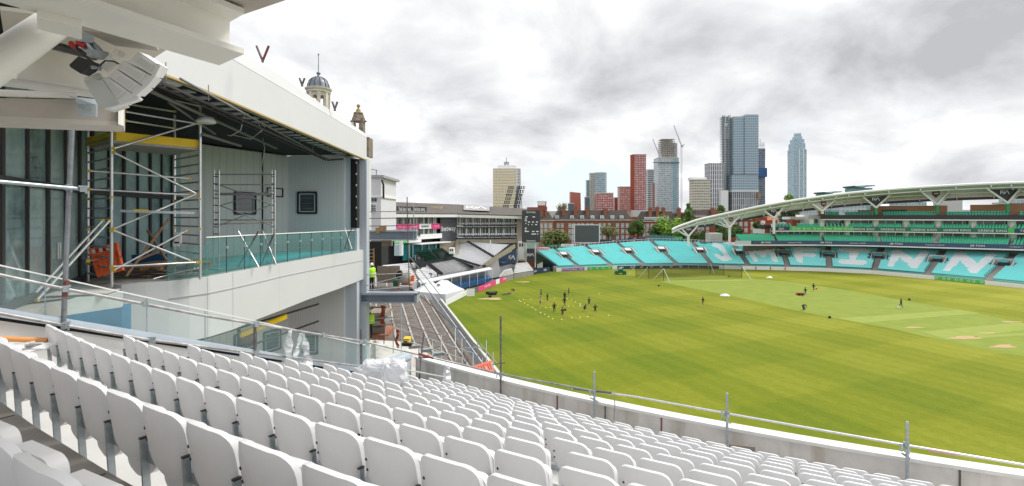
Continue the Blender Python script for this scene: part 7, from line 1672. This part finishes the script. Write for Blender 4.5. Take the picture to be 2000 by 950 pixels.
# ladder, scaffold tubes of the site
def stube(pts,r,label,m='tube'):
    t=MB().tube(pts,r,6).build('scaffold_tube',M[m]); tag(t,label,'scaffold tube','scaffold tubes of the building site'); return t
k=0
SITE=[((795,385,31),(800,588,31)),((808,398,33),(808,470,33)),((716,414,31),(816,413,31)),((716,427,31),(815,426,31)),((716,558,30),(800,536,31)),((716,537,30),(802,534,31)),((717,442,31),(812,441,31)),((799,500,31),(870,590,44)),((800,520,31),(850,585,40)),((800,560,31),(960,700,48)),((717,567,30),(802,560,31)),
 ((724,595,34),(725,664,34)),((750,600,33),(750,672,33)),((716,624,34),(768,620,34)),((716,637,34),(770,633,34)),((716,661,34),(760,655,34)),((783,590,36),(784,700,34)),((768,610,36),(768,690,35)),((765,626,36),(860,655,38)),((770,640,36),(925,690,40)),((790,665,34),(900,700,36)),((822,640,40),(818,690,36)),((845,664,38),(845,705,36)),((862,655,42),(862,712,38)),
 ((875,650,44),(875,700,40)),((889,640,46),(890,705,42)),((902,662,44),(903,720,40)),((909,655,46),(910,715,42)),((924,690,40),(924,735,34)),((942,700,38),(942,738,34)),((933,657,47),(933,700,42)),((950,665,47),(950,712,40)),((938,672,46),(976,716,34)),((935,715,36),(988,709,34)),((900,681,42),(941,678,42)),((963,688,44),(963,745,34)),((880,670,42),(960,760,33)),((850,690,38),(905,720,34))]
for a,c_ in SITE:
    k+=1; stube([P(*a),P(*c_)],.030 if a[2]<40 else .038,'grey %s scaffold tube in the building site, %s from the left'%('upright' if abs(a[0]-c_[0])<7 else 'horizontal' if abs(a[1]-c_[1])<9 else 'sloping',ordw(sorted(q[0][0]+q[0][1]*.001 for q in SITE).index(a[0]+a[1]*.001))),['tube','tubed','galv'][k%3])
ldr=thing('ladder','wooden ladder in the dark opening behind the worker','ladder',tuple(P(727,520,33)))
for x in (719.5,730): MB().beam(P(x,485,33),P(x,530,33),.08,.08,up=(0,1,0)).build('stile',M['timber'],ldr)
for y in range(488,530,7): MB().beam(P(719.5,y,32.95),P(730,y,32.95),.05,.05).build('rung',M['timber'],ldr)
for x,y0,y1,D_,w_,m,lb in ((749,597,640,34.5,.28,'orange','tall orange netting strip hanging in the scaffold'),(779,645,680,34.5,.18,'orange','lower orange netting strip by the yellow machine')):
    b=MB(); n=8
    A_=[P(x-6+2*math.sin(i),y0+(y1-y0)*i/n,D_) for i in range(n+1)]; B_3=[p+V(w_,.12*math.sin(i*2.1),0) for i,p in enumerate(A_)]; b.strip(A_,B_3); b.strip([p+V(0,.03,0) for p in B_3],[p+V(0,.03,0) for p in A_]); tag(b.build('safety_netting',mat('net_orange',(.33,.06,.035),.8,var=.3,vscale=4)),lb,'netting')
bx(716,752,655,664,36,3,mat('brick_new',(.36,.13,.07),.8,var=.2,vscale=3),'new_brickwork'); bx(716,752,640,655,36.5,.3,M['concd'],'block_wall'); bx(716,752,600,640,38,.3,M['black2'],'dark_back')
bx(716,752,628,634,35.5,2,M['concd'],'slab_edge'); bx(716,752,612,618,35.5,2,M['ply'],'slab_edge')
t=thing('site_machine','small yellow and black site machine on the pale landing','machine',tuple(P(793,676,35))); bx_=lambda x0,x1,y0,y1,D_,dp,m,nm: fbox(x0,x1,y0,y1,D_,dp,m,nm,t)
bx_(787,799,662,671,35,.7,M['toey'],'body'); bx_(784,803,671,677,34.9,.9,M['blackp'],'tracks'); bx_(790,795,664,669,34.95,.1,M['blackp'],'grille')
ob=thing('plastic_barrier','red orange mesh barrier panels lying beyond the parapet by the tallest post','barrier',tuple(P(935,725,34)))
b=MB(); q=[P(907,722,31),P(958,706,33),P(966,713,31),P(962,728,28),P(930,727,28)]
tl,tr,br,bl_=P(908,722,31),P(960,705,33),P(966,727,28),P(925,731,28)
def bil(u,v): return tl.lerp(tr,u).lerp(bl_.lerp(br,u),v)
b=MB()
for v0,v1 in ((0,.22),(.86,1)): b.prism([bil(0,v0),bil(1,v0),bil(1,v1),bil(0,v1)],(0,0,0),(0,0,.05))
for i in range(11): u=i/11; b.prism([bil(u,.2),bil(u+.05,.2),bil(u+.05,.88),bil(u,.88)],(0,0,0),(0,0,.05))
b.build('barrier_body',mat('barrier_red',(.85,.14,.06),.5),ob)
tag(MB().box(P(828,697,16.5),(.35,.12,.08),.2).build('brick',M['brickr']),'single red brick lying on the corner of the parapet','brick')
# debris on steps
b=MB(); rn=random.Random(9)
for i in range(260):
    D_=rn.uniform(40,80); o=rn.uniform(1.8,13); st=int((o-1.6)/1.85); z=.9+st*.86; q=bl(o,D_,z+.08); s_=rn.uniform(.04,.13); b.box(q,(s_,s_*rn.uniform(.5,3),s_*.5),rn.random()*3)
tag(b.build('rubble',nose),'loose rubble and offcuts scattered over the bare steps','rubble',kind='stuff')

# ================================================================== far seats -> individuals + the rest
FS=dict(turquoise=('turquoise_chair','turquoise seat','seat','turquoise seats nearest the camera','turq','sea of turquoise seats filling the curved terrace'),
 letter=('letter_chair','white seat','seat','white seats spelling letters in the turquoise terrace','wseat','remaining white seats spelling the large letters'),
 green=('green_chair','green seat','seat','green seats of the main stand decks','greens','rows of green seats filling the decks of the main stand'),
 white=('white_chair','white seat','seat','white seats of the lower stand','wseat','rows of white seats covering the lower stand'),
 balcony=('balcony_chair','white chair','chair','white chairs on the balconies','wseat','white chairs along the balconies'),
 blue=('blue_chair','blue shelter seat','seat','blue seats of the players shelter','blue','blue seats'),
 dgreen=('dark_green_chair','dark green seat','seat','dark green seats in the glass enclosure','dgreen2','dark green seats'),
 teal=('teal_chair','dark teal corner seat','seat','teal seats in the corner block','teals','dark teal seats'))
M['greens']=mat('green_seat_bright',(.07,.60,.36),.5,var=.15,vscale=.8); M['dgreen2']=mat('green_dark2',(.02,.09,.055),.5); M['teals']=mat('teal_seats',(.04,.22,.22),.5)
for kind,lst in FAR.items():
    nm,lb,cat,grp,mk,rest=FS[kind]; lst.sort(key=lambda a:(a[0]-cam.location).length + (0 if -1.02<a[0].x/a[0].y<1.02 else 500))
    ind=lst[:300]; others=lst[300:]
    b=MB(); seat_far(b,Vector((0,0,0)),0); proto=b.build(nm,M[mk]); 
    for i,(q,a,ds) in enumerate(ind):
        o=proto if i==0 else proto.copy()
        if i: col.objects.link(o)
        o.location=q; o.scale=(1,.62,.62) if kind=='white' else (1,.85,.85) if kind=='green' else (1,1,1); o.rotation_euler=(0,0,a); tag(o,(lb+', '+ds).rstrip(', '),cat,grp)
    if others:
        b=MB()
        for q,a,ds in others: seat_far(b,q,a,sc=.62 if kind=='white' else .85 if kind=='green' else 1)
        tag(b.build(nm+'s',M[mk]),rest,cat,None,'stuff')
print({k:len(v) for k,v in FAR.items()}, len(bpy.data.objects))
